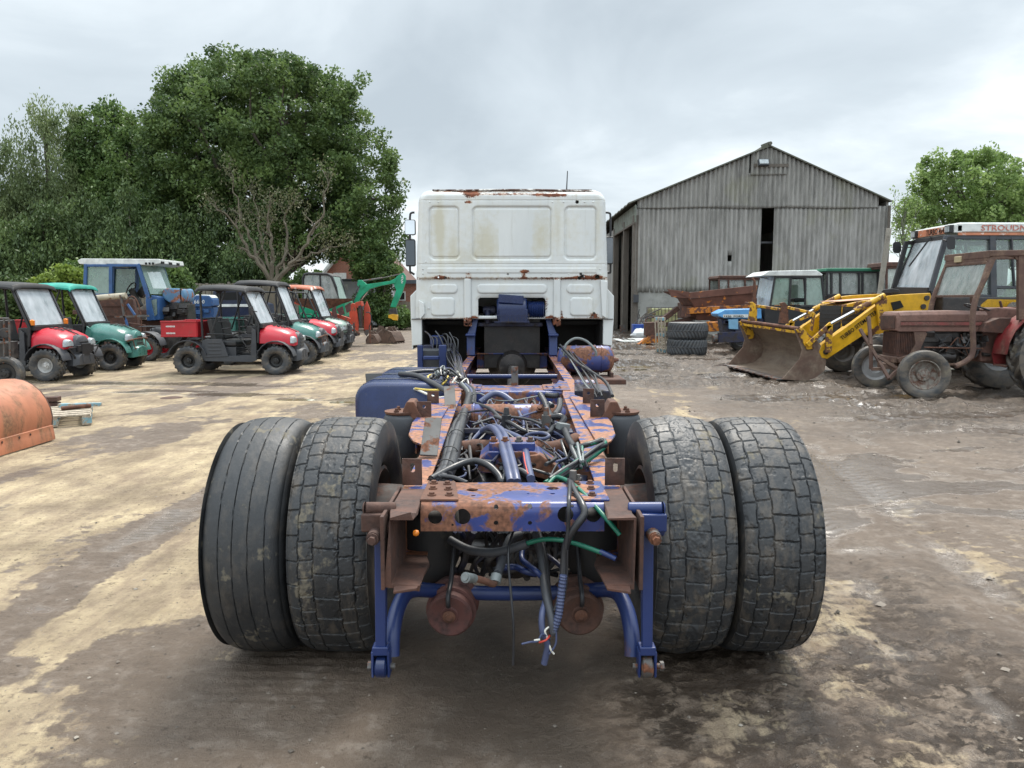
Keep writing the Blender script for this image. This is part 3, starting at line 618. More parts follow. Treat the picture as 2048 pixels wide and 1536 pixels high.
# rear stabiliser: links, clamps, rollers, bent bar
for s_ in (-1, 1):
    xl = -.432 if s_ < 0 else .445
    m = MB(); m.bar((xl - s_ * .004, 2.45, .82), (xl, 2.43, .405), .040, .036, (0, 1, 0), .034, .032); m.box((xl, 2.43, .395), (.054, .048, .03))
    for q_ in (-1, 1): m.box((xl + q_ * .026, 2.43, .35), (.009, .05, .09), (0, 0, 0))
    link = TB(m, 'stabiliser_link', M['arm_blue'] if s_ > 0 else M['arm_blue'], bev=.006)
    m = MB(); m.lathe([(-.020, .012), (-.020, .028), (-.014, .037), (.014, .037), (.020, .028), (.020, .012)], (xl, 2.43, .335), 'x', 22); m.build('rubber_bush', M['tank_blue' if s_ < 0 else 'metal_grey'], link)
    m = MB(); m.cyl((xl - .045, 2.43, .335), (xl + .045, 2.43, .335), .010, n=8); m.lathe([(.0, .016), (.012, .016)], (xl + s_ * .045, 2.43, .335), 'x', 6); m.build('pin', M['metal_grey'], link)
    m = MB(); m.cyl((s_ * .38, 2.46, .862), (xl + s_ * .045, 2.44, .868), .020, n=14); m.lathe([(xl + s_ * .045, .022), (xl + s_ * .052, .018), (xl + s_ * .054, 0)], (0, 2.44, .868), 'x', 14)
    m.box((xl + s_ * .012, 2.44, .825), (.085, .06, .06)); m.tube([(xl - .035, 2.44, .80), (xl + .05, 2.44, .80)], .026, 12); TB(m, 'link_clamp', M['rust_dark'] if s_ < 0 else M['arm_blue'], bev=.006)
    m = MB(); m.tube([(xl + s_ * .008, 2.36, .79), (xl + s_ * .008, 2.42, .79)], .022, 14); m.bolt((xl + s_ * .008, 2.365, .79), .013, .03, (0, -1, 0)); TB(m, 'clamp_bolt', M['metal_grey'] if s_ > 0 else M['rust_dark'])
m = MB(); hp = []
for s_ in (1, -1):
    L_ = [(s_ * .405, 2.47, .35), (s_ * .405, 2.50, .42), (s_ * .395, 2.58, .48), (s_ * .36, 2.66, .505), (s_ * .25, 2.74, .47), (s_ * .10, 2.78, .448)]
    hp += L_ if s_ > 0 else L_[::-1]
m.tube(spline(hp, 5), .027, 14); TB(m, 'anti_roll_bar', M['arm_blue'])
# brake chambers
for s_, x_, z_ in ((-1, -.226, .408), (1, .248, .412)):
    m = MB(); m.lathe([(.004, 0), (.002, .03), (.006, .034), (.004, .05), (0, .074), (.007, .082), (.04, .082), (.042, .092), (.06, .092), (.062, .083), (.10, .085), (.115, .095), (.135, .095), (.14, .085), (.22, .06), (.24, .02)], (0, 0, 0), 'y', 36)
    o = m.build('brake_chamber', M['rust_red' if s_ < 0 else 'rust_dark'], T, ang=22); o.location = (x_, 2.66 - AX, z_); o.rotation_euler = (R(6), 0, R(4 * s_))
    m = MB(); m.lathe([(-.012, 0), (-.012, .012), (-.008, .014), (-.005, .022), (-.003, .024)], (0, 0, 0), 'y', 14); b = m.build('end_plug', M['rust'], o); b.location = (0, -.002, 0)
    m = MB(); m.tube(spline([(.0, -.012, .045), (.0, -.02, .065), (.0, -.005, .09), (.002, .06, .12), (.002, .14, .22)]), .0085, 10); m.build('breather_hose', M['hose'], o)
# rear air bags under the rail ends, front ones outside the rails
def airbag(x_, y_, z0, z1, r, mat='rubber'):
    m = MB(); h_ = z1 - z0; m.lathe([(0, 0), (0, r * .55), (h_ * .12, r * .8), (h_ * .3, r * .98), (h_ * .7, r), (h_ * .92, r * .97), (h_, r * .85), (h_, 0)], (x_, y_, z0), 'z', 32); o = TB(m, 'air_bag', M[mat], ang=60)
for s_ in (-1, 1): airbag(s_ * .318, 2.86, .47, .765, .118)
for s_ in (-1, 1):
    airbag(s_ * .635, 4.42, .60, .885, .112, 'grey_plastic')
    m = MB(); m.lathe([(0, 0), (0, .100), (.014, .104), (.016, 0)], (s_ * .635, 4.42, .888), 'z', 28)
    for a_ in (-.05, .03): m.bolt((s_ * .66, 4.40 + a_, .904), .010, .022)
    TB(m, 'air_bag_plate', M['rust'])
    m = MB(); m.prism([(s_ * .52, .80), (s_ * .60, .86), (s_ * .625, .91), (s_ * .60, .965), (s_ * .56, .965), (s_ * .535, .91), (s_ * .515, .88)], 4.34, 4.5); TB(m, 'hanger', M['rust'], bev=.008)
# fuel tank at the left, behind the cab
def ftank():
    m = MB(); secs = []; ps = rrect(-.86, .60, .76, .60, .14, 6)
    for y_, k_ in ((5.95, .90), (5.965, .955), (6.0, .985), (6.05, 1), (7.35, 1), (7.42, .97), (7.43, .9)): secs.append([((x - -.86) * k_ - .86, y_, (z - .60) * k_ + .60) for x, z in ps])
    m.loft(secs); tk = TB(m, 'fuel_tank', M['tank_blue'], ang=50)
    for y_ in (6.22, 6.62, 7.1):
        m = MB(); pp = rrect(-.86, .60, .775, .615, .145, 6); secs = [[(x, y_ + d, z) for x, z in pp] for d in (-.018, .018)]; m.loft(secs, caps=False); m.build('tank_strap', M['black_plastic'], tk)
ftank()
m = MB(); m.box((-1.17, 6.5, .865), (.14, .02, .12), (-35, 0, 20)); TB(m, 'tank_bracket', M['black_plastic'], bev=.004)
# air tank at the right, behind the cab, on its tray
m = MB(); m.lathe([(.50, 0), (.505, .07), (.53, .125), (.57, .148), (1.06, .148), (1.10, .125), (1.125, .07), (1.13, 0)], (0, 8.5, .89), 'x', 36)
for x_ in (.70, .98): m.lathe([(x_, .149), (x_, .155), (x_ + .014, .155), (x_ + .014, .149)], (0, 8.5, .89), 'x', 36)
m.bolt((.90, 8.42, 1.01), .02, .04, (0, -.5, .8)); m.bolt((1.13, 8.5, .88), .02, .05, (1, 0, 0)); at_ = TB(m, 'air_tank', M['air_tank'], ang=50)
m = MB(); m.tube(spline([A(1128, 712, 8.3), A(1132, 690, 8.32), A(1150, 677, 8.34), A(1172, 682, 8.34), A(1190, 700, 8.32), A(1192, 712, 8.32)]), .014, 8); TB(m, 'hose', M['hose_grey'])
m = MB(); m.box((.86, 8.3, .70), (.66, .5, .02)); m.box((.86, 8.05, .68), (.68, .03, .05))
for x_ in (.62, 1.08): m.box((x_, 8.4, .73), (.03, .3, .06))
TB(m, 'tank_tray', M['rust_dark'], bev=.004)
m = MB(); m.lathe([(.5, 0), (.5, .10), (.56, .13), (.86, .13), (.92, .10), (.92, 0)], (0, 7.3, .66), 'x', 28); TB(m, 'small_air_tank', M['air_tank'], ang=50)
m = MB(); m.box((.70, 6.9, .62), (.34, .5, .28)); TB(m, 'valve_box', M['oily_blue'], bev=.02)
# blue boxes and clutter under the cab at the left
for (a, b, c2, d2, Y, dep, mt) in ((838, 700, 900, 745, 8.7, .35, 'grey_plastic'), (834, 690, 846, 742, 8.62, .05, 'arm_blue'), (877, 690, 893, 742, 8.6, .05, 'arm_blue'), (846, 712, 878, 720, 8.58, .05, 'arm_blue'), (860, 672, 884, 690, 9.1, .2, 'arm_blue'), (872, 688, 905, 712, 9.2, .25, 'oily_blue'), (846, 690, 868, 702, 9.3, .2, 'oily_blue')):
    p, q = A(a, b, Y), A(c2, d2, Y); m = MB(); m.box(((p.x + q.x) / 2, Y + dep / 2, (p.z + q.z) / 2), (abs(q.x - p.x), dep, abs(p.z - q.z))); TB(m, 'battery_box' if dep > .3 else 'bracket_bar' if dep < .1 else 'valve_block', M[mt], bev=.012)
# front wheels beneath the cab
for s_ in (-1, 1):
    m = MB(); m.lathe([(.12, .29), (.08, .25), (-.08, .25), (-.12, .29), (-.1, .24), (.02, .23), (.04, .12), (.1, .1), (.1, 0)], n=28); w = m.build('front_wheel', M['rim'], T); w.location = (s_ * 1.0, 10.55 - AX, .5); w.rotation_euler = (0, 0, R(-90 * s_))
    ty = bpy.data.objects.new('tyre', tyre_mesh('tyre', M['rubber'], .505, .3, .29, 96, 12, lambda T_, s2, x: 0 * T_)); COL.objects.link(ty); ty.parent = w
m = MB(); m.cyl((-.95, 10.55, .48), (.95, 10.55, .48), .07); m.box((0, 10.55, .44), (1.1, .12, .14)); TB(m, 'front_axle', M['oily'], bev=.02)
# ---- the cab
def cabpx(px): return (px - 1021) * .00605
def cabpz(py): return 1.54 + (600 - py) * .0059
def sdf(X, Z, x0, x1, y0, y1, r):
    cx, cz = (cabpx(x0) + cabpx(x1)) / 2, (cabpz(y0) + cabpz(y1)) / 2; hx, hz = abs(cabpx(x1) - cabpx(x0)) / 2 - r, abs(cabpz(y0) - cabpz(y1)) / 2 - r
    qx, qz = np.abs(X - cx) - hx, np.abs(Z - cz) - hz
    return np.hypot(np.maximum(qx, 0), np.maximum(qz, 0)) + np.minimum(np.maximum(qx, qz), 0) - r
t = NT('cab_white'); a = t.noise(3, 6, .6, stretch=(1, 1, .35)); n2_ = t.noise(14, 6, .65); nf = t.noise(70, 4, .6)
base = t.mix(t.ramp(a, .3, .7), (.55, .575, .57), (.64, .66, .65))
sm = t.ramp(t.math('ADD', t.math('ADD', t.attr('stain'), .1), t.math('MULTIPLY', t.math('SUBTRACT', t.math('ADD', n2_, a), 1.0), 1.6)), .45, 1.5, 0, .62)
base = t.mix(sm, base, (.46, .42, .28)); base = t.mix(t.ramp(t.noise(9, 6, .7, stretch=(2.5, 1, .25)), .58, .72, 0, .3), base, (.36, .34, .28))
rm = t.ramp(t.math('ADD', t.attr('rusty'), t.math('MULTIPLY', t.math('SUBTRACT', t.math('ADD', nf, t.noise(22, 5, .7)), 1.0), 1.5)), .55, .68)
rh = t.ramp(t.math('ADD', t.attr('rusty'), t.math('MULTIPLY', t.math('SUBTRACT', n2_, .5), 1.5)), .25, .75, 0, .5)
base = t.mix(rh, base, (.40, .25, .12)); base = t.mix(rm, base, t.mix(t.ramp(n2_, .4, .6), (.07, .025, .015), (.22, .07, .03)))
t.bump(t.math('SUBTRACT', t.math('MULTIPLY', nf, .3), rm), .2, .004); M['cab_white'] = t.set(base, t.mixf(rm, .42, .9))
def cab_back():
    xs = np.linspace(-1.16, 1.16, 460); zs = np.linspace(1.19, 2.86, 334); X, Zg = np.meshgrid(xs, zs)
    hw = 1.145 - (Zg - 1.8) * .043; top = 2.825
    rc = .12; qx, qz = np.abs(X) - (hw - rc), Zg - (top - rc); edge = np.where((qx > 0) & (qz > 0), np.hypot(qx, qz) - rc, np.maximum(qx, qz) - rc)
    d = np.zeros_like(X)
    def ss(v, w=.012): return 1 - sst(-w, w, v)
    for a, b in ((857, 918.5), (942, 1099.7), (1123, 1188)):
        v = sdf(X, Zg, a, b, 412, 519.5, .07); d += -.020 * ss(v, .010); v = sdf(X, Zg, a + 6, b - 4, 418, 512, .03); d += .010 * ss(v, .008)
    d += .008 * ss(sdf(X, Zg, 854, 1187, 536, 545, .01), .006); d += -.008 * ss(np.abs(Zg - cabpz(528)) - .004, .005) ; d += -.006 * ss(np.abs(Zg - cabpz(401)) - .004, .005)
    d += -.03 * sst(.004, -.004, Zg - cabpz(555.5))
    for a, b, c, e in ((860, 911.6, 568.5, 585.6), (953, 1089, 568.5, 585.6), (1131, 1181, 568.5, 585.6)): d += .018 * ss(sdf(X, Zg, a, b, c, e, .045), .009)
    for a, b, c, e in ((861, 905, 596, 631), (1138, 1181, 596, 631)): d += .018 * ss(sdf(X, Zg, a, b, c, e, .04), .009)
    for a, b in ((927, 938.5), (1105, 1116)): d += .028 * ss(sdf(X, Zg, a, b, 557, 656, .006), .007)
    d += -.014 * sst(-.05, .0, sdf(X, Zg, 950, 1091, 592, 700, .06) * -1 - .03)
    d += .002 * (fbm(X * 2.2, Zg * 2.2, 3, 3) - .5) * 2
    d += -.10 * np.clip((edge + .07) / .07, 0, 1) ** 2.4 * (Zg > cabpz(557))          # rolled edge
    keep = (edge < .004) & ~((Zg < cabpz(638)) & (np.abs(np.abs(X) - .5 * (cabpx(1110.5) - cabpx(932.5))) > .05))
    keep &= ~((sdf(X, Zg, 953, 1088, 595, 720, .04) < 0)) & (Zg > cabpz(654))
    jag = (fbm(X * 40, Zg * 40, 5, 2) > .62) & (Zg < cabpz(641)); keep &= ~jag
    for hx, hz, hr in ((1161, 552, .017), (1155, 555.5, .02), (1190, 553.5, .022), (1157, 547, .014), (875, 554, .008), (889, 554.5, .008), (1148.5, 404.5, .017), (1013, 547.5, .009), (1184, 627, .012), (1182, 634, .012)):
        keep &= np.hypot(X - cabpx(hx), Zg - cabpz(hz)) * (1 + .5 * (vnoise(X * 60, Zg * 60, 2) - .5)) > hr
    lv = np.stack([X, 9.30 - d, Zg], -1).reshape(-1, 3); n, m = X.shape; idx = np.arange(n * m).reshape(n, m)
    kf = keep[:-1, :-1] & keep[1:, :-1] & keep[:-1, 1:] & keep[1:, 1:]
    q = np.stack([idx[:-1, :-1], idx[:-1, 1:], idx[1:, 1:], idx[1:, :-1]], -1)[kf]
    used, inv = np.unique(q, return_inverse=True); q = inv.reshape(-1, 4)
    me = bpy.data.meshes.new('cab_back'); me.vertices.add(len(used)); me.vertices.foreach_set('co', lv[used].astype(np.float32).ravel())
    me.loops.add(q.size); me.loops.foreach_set('vertex_index', q.ravel().astype(np.int32)); me.polygons.add(len(q)); me.polygons.foreach_set('loop_start', np.arange(0, q.size, 4, dtype=np.int32))
    me.polygons.foreach_set('use_smooth', np.ones(len(q), bool)); me.update(calc_edges=True); me.materials.append(M['cab_white'])
    def blob(px, py, a, b): return np.exp(-(((X - cabpx(px)) / (a * .00605)) ** 2 + ((Zg - cabpz(py)) / (b * .0059)) ** 2))
    rust = .62 * np.exp(-((Zg - cabpz(384)) / .018) ** 2) * (np.abs(X) < .95) + blob(939, 388, 13, 9) * 1.2 + blob(1100, 392, 32, 3.5) + blob(1010, 390, 90, 2.5) * .75 + blob(936, 405, 9, 3) + blob(1112, 556, 80, 2) * .3 + blob(880, 553, 14, 4) * .9 + blob(936, 548, 8, 6) * .6 + blob(1045, 542, 9, 3) * 1.5 + blob(1045, 550, 6, 6) * .8
    rust += blob(1165, 553, 26, 4) * .9 + blob(1189, 553, 8, 5) + blob(932, 648, 10, 8) * 1.5 + blob(1111, 648, 12, 8) * 1.5 + blob(945, 637, 8, 6) + blob(1098, 637, 10, 6) + blob(1184, 632, 10, 8) + blob(1090, 610, 4, 18) * .7 + blob(1120, 628, 3, 16) * .7
    rust += .42 * sst(.02, 0, np.abs(Zg - cabpz(556.5)) - .01) + .4 * sst(.03, 0, np.abs(Zg - cabpz(637)))
    st = blob(967, 480, 22, 34) * 1.1 + blob(1078, 470, 20, 42) + blob(876, 450, 12, 40) + blob(880, 470, 7, 70) * .9 + blob(905, 490, 10, 30) * .7 + blob(935, 515, 40, 20) * .7 + blob(1030, 500, 40, 20) * .5 + blob(1190, 460, 8, 60) * .6 + blob(1110, 440, 6, 50) * .5 + .35
    st = st * (1 - .9 * sst(0, .012, X - cabpx(994)) * sst(.3, .2, np.abs(X - cabpx(1015))) * sst(.3, .2, np.abs(Zg - cabpz(470))))
    for nm, ar in (('rusty', rust), ('stain', st)):
        at = me.attributes.new(nm, 'FLOAT', 'POINT'); at.data.foreach_set('value', ar.reshape(-1)[used].astype(np.float32))
    o = bpy.data.objects.new('cab_back', me); COL.objects.link(o); o.parent = T; o.location = TO
    md = o.modifiers.new('s', 'SOLIDIFY'); md.thickness = .012; md.offset = 1
    return o
cb = cab_back()
# shell: roof and sides forward of the back wall
def hull():
    m = MB(); rows = []
    for Y, k_ in ((9.385, 1.0), (9.40, 1.003), (9.8, 1.006), (11.1, 1.0), (11.3, .97)):
        r_ = []
        pts = [(1.150, 1.30), (1.145, 1.8), (1.115, 2.5), (1.098, 2.70), (1.07, 2.775), (1.02, 2.812), (.9, 2.823), (.5, 2.832), (0, 2.84)]
        for x, z in pts: r_.append((-x * k_, Y, z))
        for x, z in pts[-2::-1]: r_.append((x * k_, Y, z))
        rows.append(r_)
    m.sheet(rows); o = TB(m, 'cab_shell', M['cab_white']); md = o.modifiers.new('s', 'SOLIDIFY'); md.thickness = .03
hull()
m = MB(); m.box((0, 11.3, 2.05), (2.1, .03, 1.55)); m.box((0, 10.3, 1.33), (2.2, 1.9, .04)); m.box((0, 11.35, .85), (2.3, .12, .55)); TB(m, 'cab_front', M['cab_white'], bev=.02)
DM('roof_rust', (.60, .60, .57), .5, RUSTD, .62, 11, .05)
m = MB(); m.tube([(-.72, 9.36, 2.835), (-.3, 9.35, 2.843), (.3, 9.35, 2.843), (.98, 9.36, 2.83)], .011, 6); m.box((0, 9.75, 2.845), (1.9, .75, .015)); TB(m, 'roof_gutter', M['roof_rust'])
# rivet heads
for px, py in ((860, 404.5), (877, 404.5), (1100, 404.5), (1122, 404.5), (1163, 404.5), (1180, 404.5), (851, 523), (845, 538), (845, 547), (1195, 538), (1195, 548), (1098, 548), (1133, 548), (932, 575), (932, 611), (1110, 575), (1110, 611), (855, 617)):
    m = MB(); m.lathe([(0, .013), (-.004, .011), (-.007, .006), (-.008, 0)], (cabpx(px), 9.29 if py < 556 else 9.30, cabpz(py)), 'y', 10); TB(m, 'rivet', M['white_paint'])
# lower wings either side
for s_ in (-1, 1):
    X_ = lambda px: cabpx(px) if s_ < 0 else -cabpx(1021 * 2 - px + (0 if s_ < 0 else 0))
    q = [(835, 574), (840, 574), (840, 692), (820, 694), (818, 640), (817.5, 592)] if s_ < 0 else [(1207, 572), (1225, 592), (1225, 642), (1222, 694), (1204, 692), (1204, 640), (1205, 574)]
    m = MB(); m.prism([(cabpx(a), cabpz(b)) for a, b in q], 9.36, 9.42); m.box((s_ * 1.215, 10.1, 1.25), (.02, 1.4, .62)); TB(m, 'wing_panel', M['cab_white'], bev=.012)
    m = MB(); xc = cabpx(829) if s_ < 0 else cabpx(1214); m.box((xc, 9.352, cabpz(639)), (.115, .012, .008)); TB(m, 'panel_gap', M['black_plastic'])
    m = MB(); m.prism([(cabpx(a), cabpz(b)) for a, b in ([(836, 600), (846, 606), (848, 628), (838, 640)] if s_ < 0 else [(1196, 560), (1209, 562), (1208, 637), (1200, 632)])], 9.27, 9.32); TB(m, 'side_flange', M['cab_white'], bev=.008)
# mirrors
for s_, q in ((-1, ((809, 439, 831, 470), (810.5, 478, 831, 533))), (1, ((1211, 473, 1226, 529),))):
    for k, (a, b, c2, d2) in enumerate(q):
        p, r_ = A(a, b, 9.9), A(c2, d2, 9.9); cx, cz, w_, h_ = (p.x + r_.x) / 2, (p.z + r_.z) / 2, abs(r_.x - p.x), abs(p.z - r_.z)
        m = MB(); m.loft([[(x, 9.9 + dy_, z) for x, z in rrect(cx, cz, w_ * k2, h_ * k2, .02)] for dy_, k2 in ((0, .97), (.01, 1), (.07, .96), (.11, .7))]); o = TB(m, 'side_mirror', M['black_plastic'], ang=50)
        m = MB(); m.prism(rrect(cx, cz, w_ * .88, h_ * .9, .015), 9.893, 9.898); m.build('mirror_glass', M['mirror' if (s_, k) == (-1, 0) else 'dark_reflection'], o)
    xs_ = 1 if s_ > 0 else -1; px0 = 829 if s_ < 0 else 1207; px1 = 820 if s_ < 0 else 1221; d_ = 9.98
    m = MB(); m.tube(spline([A(px0, 425, d_), A(px1 + s_ * -3, 426, d_), A(px1, 434, d_), A(px1, 480, d_), A(px1, 540, d_), A(px1 + s_ * -3, 545, d_), A(px0, 549, d_)], 4), .014, 8); TB(m, 'mirror_arm', M['black_plastic'])
m = MB(); m.tube([A(1133, 384, 10.6), A(1135, 342, 10.6)], [.009, .006], 6); TB(m, 'aerial', M['black_plastic'])
# what shows through the back opening: air filter, cab mounts, engine and gearbox
m = MB(); p0_, p1_ = A(994, 618, 9.36), A(1054, 618, 9.36); m.lathe([(p0_.x, 0), (p0_.x, .12), (p0_.x + .02, .145), (p1_.x - .02, .145), (p1_.x, .12), (p1_.x, 0)], (0, 9.38, 1.43), 'x', 26); m.box((p0_.x + .17, 9.33, 1.55), (.30, .2, .10), (0, 4, 0)); m.box((p0_.x + .2, 9.25, 1.35), (.34, .03, .16)); af = TB(m, 'air_filter', M['tank_blue'], bev=.006)
m = MB()
for k in range(9): m.lathe([(.19 + k * .022, .10), (.20 + k * .022, .112), (.212 + k * .022, .10)], (0, 9.40, 1.42), 'x', 20)
m.lathe([(.19, 0), (.19, .1), (.39, .1), (.39, 0)], (0, 9.4, 1.42), 'x', 20); TB(m, 'filter_cap', M['tank_blue'])
m = MB()
for k in range(10): m.box((p0_.x + .02 + k * .04, 9.20, 1.32), (.006, .006, .12))
m.box((.0, 9.2, 1.28), (.42, .02, .012)); m.box((.0, 9.2, 1.36), (.42, .01, .008)); TB(m, 'filter_cage', M['oily_blue'])
m = MB(); m.box((-.02, 9.55, 1.24), (.8, .12, .05)); m.cyl((-.30, 9.5, 1.25), (-.30, 9.5, 1.42), .035); m.cyl((-.36, 9.55, 1.42), (-.2, 9.55, 1.42), .05); TB(m, 'cab_support', M['oily_blue'], bev=.01)
for s_ in (-1, 1):
    m = MB(); m.bar((s_ * .50, 9.35, .86), (s_ * .50, 9.4, 1.12), .10, .12, (0, 1, 0)); m.bar((s_ * .50, 9.4, 1.11), (s_ * .43, 9.45, 1.34), .10, .10, (0, 1, 0), .05, .07); m.box((s_ * .5, 9.33, 1.12), (.12, .14, .03)); TB(m, 'cab_mount', M['arm_blue'], bev=.01)
m = MB(); m.box((0, 10.3, 1.0), (.7, 1.3, .62)); m.lathe([(-.9, 0), (-.88, .16), (-.6, .2), (-.4, .3), (-.3, .32), (-.28, .1)], (0, 10.3, .72), 'y', 26)
for k in range(9): an = PI * k / 8; m.bolt((.27 * math.cos(an), 9.72, .72 + .27 * math.sin(an)), .016, .02, (0, -1, 0))
TB(m, 'engine_and_gearbox', M['oily'], bev=.02)
m = MB(); m.box((0, 11.1, 1.0), (2.2, .04, .9))  # black backing wall, added so no sky shows under the cab
for s_ in (-1, 1): m.box((s_ * .85, 10.4, 1.26), (.62, 1.6, .05)); m.box((s_ * 1.1, 9.9, 1.0), (.04, 1.0, .56)); m.box((s_ * .84, 10.0, 1.0), (.56, .03, .62))
TB(m, 'arch_liner_sky_block', M['dark'])
# ---- hoses and wires lying along and across the frame
def hose(pts, r, mat='hose', name='hose', k=6, n=8, jit=0):
    P = [A(*p) if len(p) == 3 else Vector(p[:3]) for p in pts]
    if jit: P = [p + Vector((rnd.uniform(-jit, jit), rnd.uniform(-jit, jit), rnd.uniform(-jit, jit))) for p in P]
    m = MB(); m.tube(spline(P, k), r, n); return TB(m, name, M[mat], ang=60)
# main bundle along the inside of the left rail
for k in range(6):
    o_ = (k - 3) * 3
    hose([(930 + o_, 768, 6.0), (942 + o_, 785, 5.6), (938 + o_, 815, 4.9), (915 + o_, 850, 4.3), (905 + o_ * .8, 880, 3.85), (898 + o_ * .7, 915, 3.35), (888 + o_ * .7, 945, 3.0), (872 + o_, 962, 2.86)], .011 if k % 2 else .015, ('hose', 'hose_grey', 'hose', 'hose_blue', 'hose', 'hose')[k], jit=.008)
hose([(940, 790, 5.4), (925, 840, 4.4), (915, 880, 3.8), (905, 925, 3.25), (893, 955, 2.95)], .027, 'hose')
hose([(930, 830, 4.6), (911, 870, 3.9), (897, 920, 3.3), (884, 958, 2.9)], .022, 'grey_plastic')
for py, px in ((838, 926), (875, 913), (910, 899), (938, 892)):
    Y = .6 * 1538 / (py - 590) * 1.0; p = A(px, py, {838: 4.45, 875: 3.85, 910: 3.4, 938: 3.1}[py]); m = MB(); m.lathe([(-.006, .040), (.006, .040), (.006, .043), (-.006, .043)], p, 'y', 14); TB(m, 'cable_tie', M['black_plastic'])
# tangle over the fuel tank
hose([(800, 748, 6.4), (850, 742, 6.6), (895, 745, 6.6), (930, 760, 6.2)], .016); hose([(800, 748, 6.4), (835, 752, 6.2), (868, 768, 5.9), (905, 790, 5.5)], .022)
hose([(905, 790, 5.6), (875, 795, 5.6), (835, 780, 5.9), (815, 772, 6.1), (820, 764, 6.3), (850, 754, 6.5), (880, 750, 6.5)], .009, 'wire_white')
hose([(905, 779, 5.7), (860, 780, 5.8), (830, 777, 5.9)], .008, 'wire_yellow'); hose([(870, 748, 6.3), (857, 752, 6.2), (858, 762, 6.1), (872, 768, 6.0)], .008, 'wire_yellow'); hose([(900, 742, 6.6), (893, 760, 6.2), (885, 768, 6.0)], .008, 'wire_yellow')
for k in range(24):
    x0, y0 = rnd.uniform(862, 925), rnd.uniform(742, 782); x1, y1 = x0 + rnd.uniform(-30, 30), y0 + rnd.uniform(-14, 16); xm_, ym_ = (x0 + x1) / 2 + rnd.uniform(-8, 8), (y0 + y1) / 2 - rnd.uniform(0, 14)
    Y = 6.15 + rnd.uniform(-.15, .15); hose([(x0, y0, Y), (xm_, ym_, Y + .1), (x1, y1, Y)], rnd.choice([.006, .009, .013]), rnd.choice(['hose', 'hose_grey', 'hose', 'hose_blue', 'wire_white']), k=4, n=6)
for k in range(12):
    x0 = 905 + k * 1.5; hose([(x0 - rnd.uniform(4, 20), 690 + rnd.uniform(-12, 14), 9.2), (x0 + rnd.uniform(-12, 8), 712, 8.4), (x0 + 4, 738, 7.2), (x0 + 12 + rnd.uniform(-6, 6), 765, 6.2)], rnd.choice([.006, .010]), rnd.choice(['hose', 'hose', 'oily_blue', 'hose']), 'wire', k=4, n=6)
for k in range(9):
    x0 = 850 + k * 7; hose([(x0, 668 + rnd.uniform(-6, 6), 9.1), (x0 + 10, 680 + rnd.uniform(-12, 6), 9.0), (x0 + rnd.uniform(0, 25), 705, 8.95), (x0 + rnd.uniform(-5, 30), 728, 8.9)], .008, rnd.choice(['hose', 'hose', 'oily_blue']), 'wire', k=4, n=6)
# from the loom over to the middle and right
hose([(862, 958, 2.86), (905, 935, 3.0), (945, 922, 3.05), (975, 930, 3.0), (997, 950, 2.95), (1005, 964, 2.9), (1015, 948, 2.95), (1040, 942, 2.95), (1062, 955, 2.9)], .014)
hose([(870, 952, 2.9), (905, 955, 2.85), (935, 966, 2.8)], .009); hose([(905, 920, 3.3), (945, 922, 3.25), (990, 925, 3.2)], .010, 'grey_plastic')
hose([(945, 805, 4.9), (975, 815, 4.6), (990, 826, 4.4), (1012, 850, 4.1), (1022, 862, 4.0)], .011); hose([(945, 850, 4.1), (985, 837, 4.3), (1020, 834, 4.3), (1060, 840, 4.2), (1085, 850, 4.1)], .008)
hose([(990, 833, 4.2), (1020, 845, 4.05), (1050, 862, 3.95), (1080, 866, 3.95), (1100, 868, 3.9)], .011); hose([(942, 790, 5.2), (960, 787, 5.1), (990, 800, 5.0), (1025, 801, 4.9), (1060, 795, 4.9), (1085, 790, 5.0)], .004, 'hose_grey')
hose([(960, 805, 4.95), (985, 788, 5.0), (1005, 790, 5.0), (1025, 804, 4.95)], .020, 'hose_blue')
for dx_ in (0, 12): hose([(965 + dx_, 862, 3.9), (982 + dx_, 855, 3.75), (997 + dx_, 870, 3.5), (1008 + dx_, 905, 3.15), (1018 + dx_, 945, 2.9), (1022 + dx_, 964, 2.83)], .017, 'hose_blue')
hose([(1010, 864, 3.8), (1040, 878, 3.6), (1050, 900, 3.3), (1055, 930, 3.05), (1062, 958, 2.88)], .017, 'hose_blue')
hose([(970, 862, 3.85), (985, 866, 3.7), (1005, 862, 3.6), (1030, 880, 3.5)], .009); hose([(1047, 905, 3.1), (1050, 925, 3.0), (1056, 948, 2.9)], .003, 'wire_red')
hose([(1045, 878, 3.8), (1060, 868, 3.8), (1085, 866, 3.75), (1098, 872, 3.7), (1085, 878, 3.7), (1060, 874, 3.8)], .009, 'hose_blue'); hose([(1055, 895, 3.5), (1080, 900, 3.4), (1099, 920, 3.2)], .006)
# corrugated conduits by the right rail
def conduit(pts, r=.017):
    P = spline([A(*p) for p in pts], 10); m = MB(); m.tube(P, [r * (1.12 if i % 2 else .92) for i in range(len(P))], 10); TB(m, 'conduit', M['hose'], ang=20)
conduit([(1080, 788, 4.85), (1090, 805, 4.7), (1096, 822, 4.55), (1103, 838, 4.3), (1100, 848, 4.2)]); conduit([(1092, 790, 4.85), (1108, 792, 4.8), (1118, 790, 4.8)]); conduit([(1120, 800, 4.75), (1119, 815, 4.6), (1110, 830, 4.45)])
conduit([(1105, 812, 4.6), (1099, 808, 4.65), (1096, 818, 4.6)], .014); conduit([(1100, 835, 4.3), (1118, 833, 4.2), (1128, 838, 4.15), (1122, 848, 4.1), (1108, 856, 4.05)]); conduit([(1128, 856, 3.9), (1110, 852, 4.0), (1100, 864, 3.95), (1090, 872, 3.9)], .013)
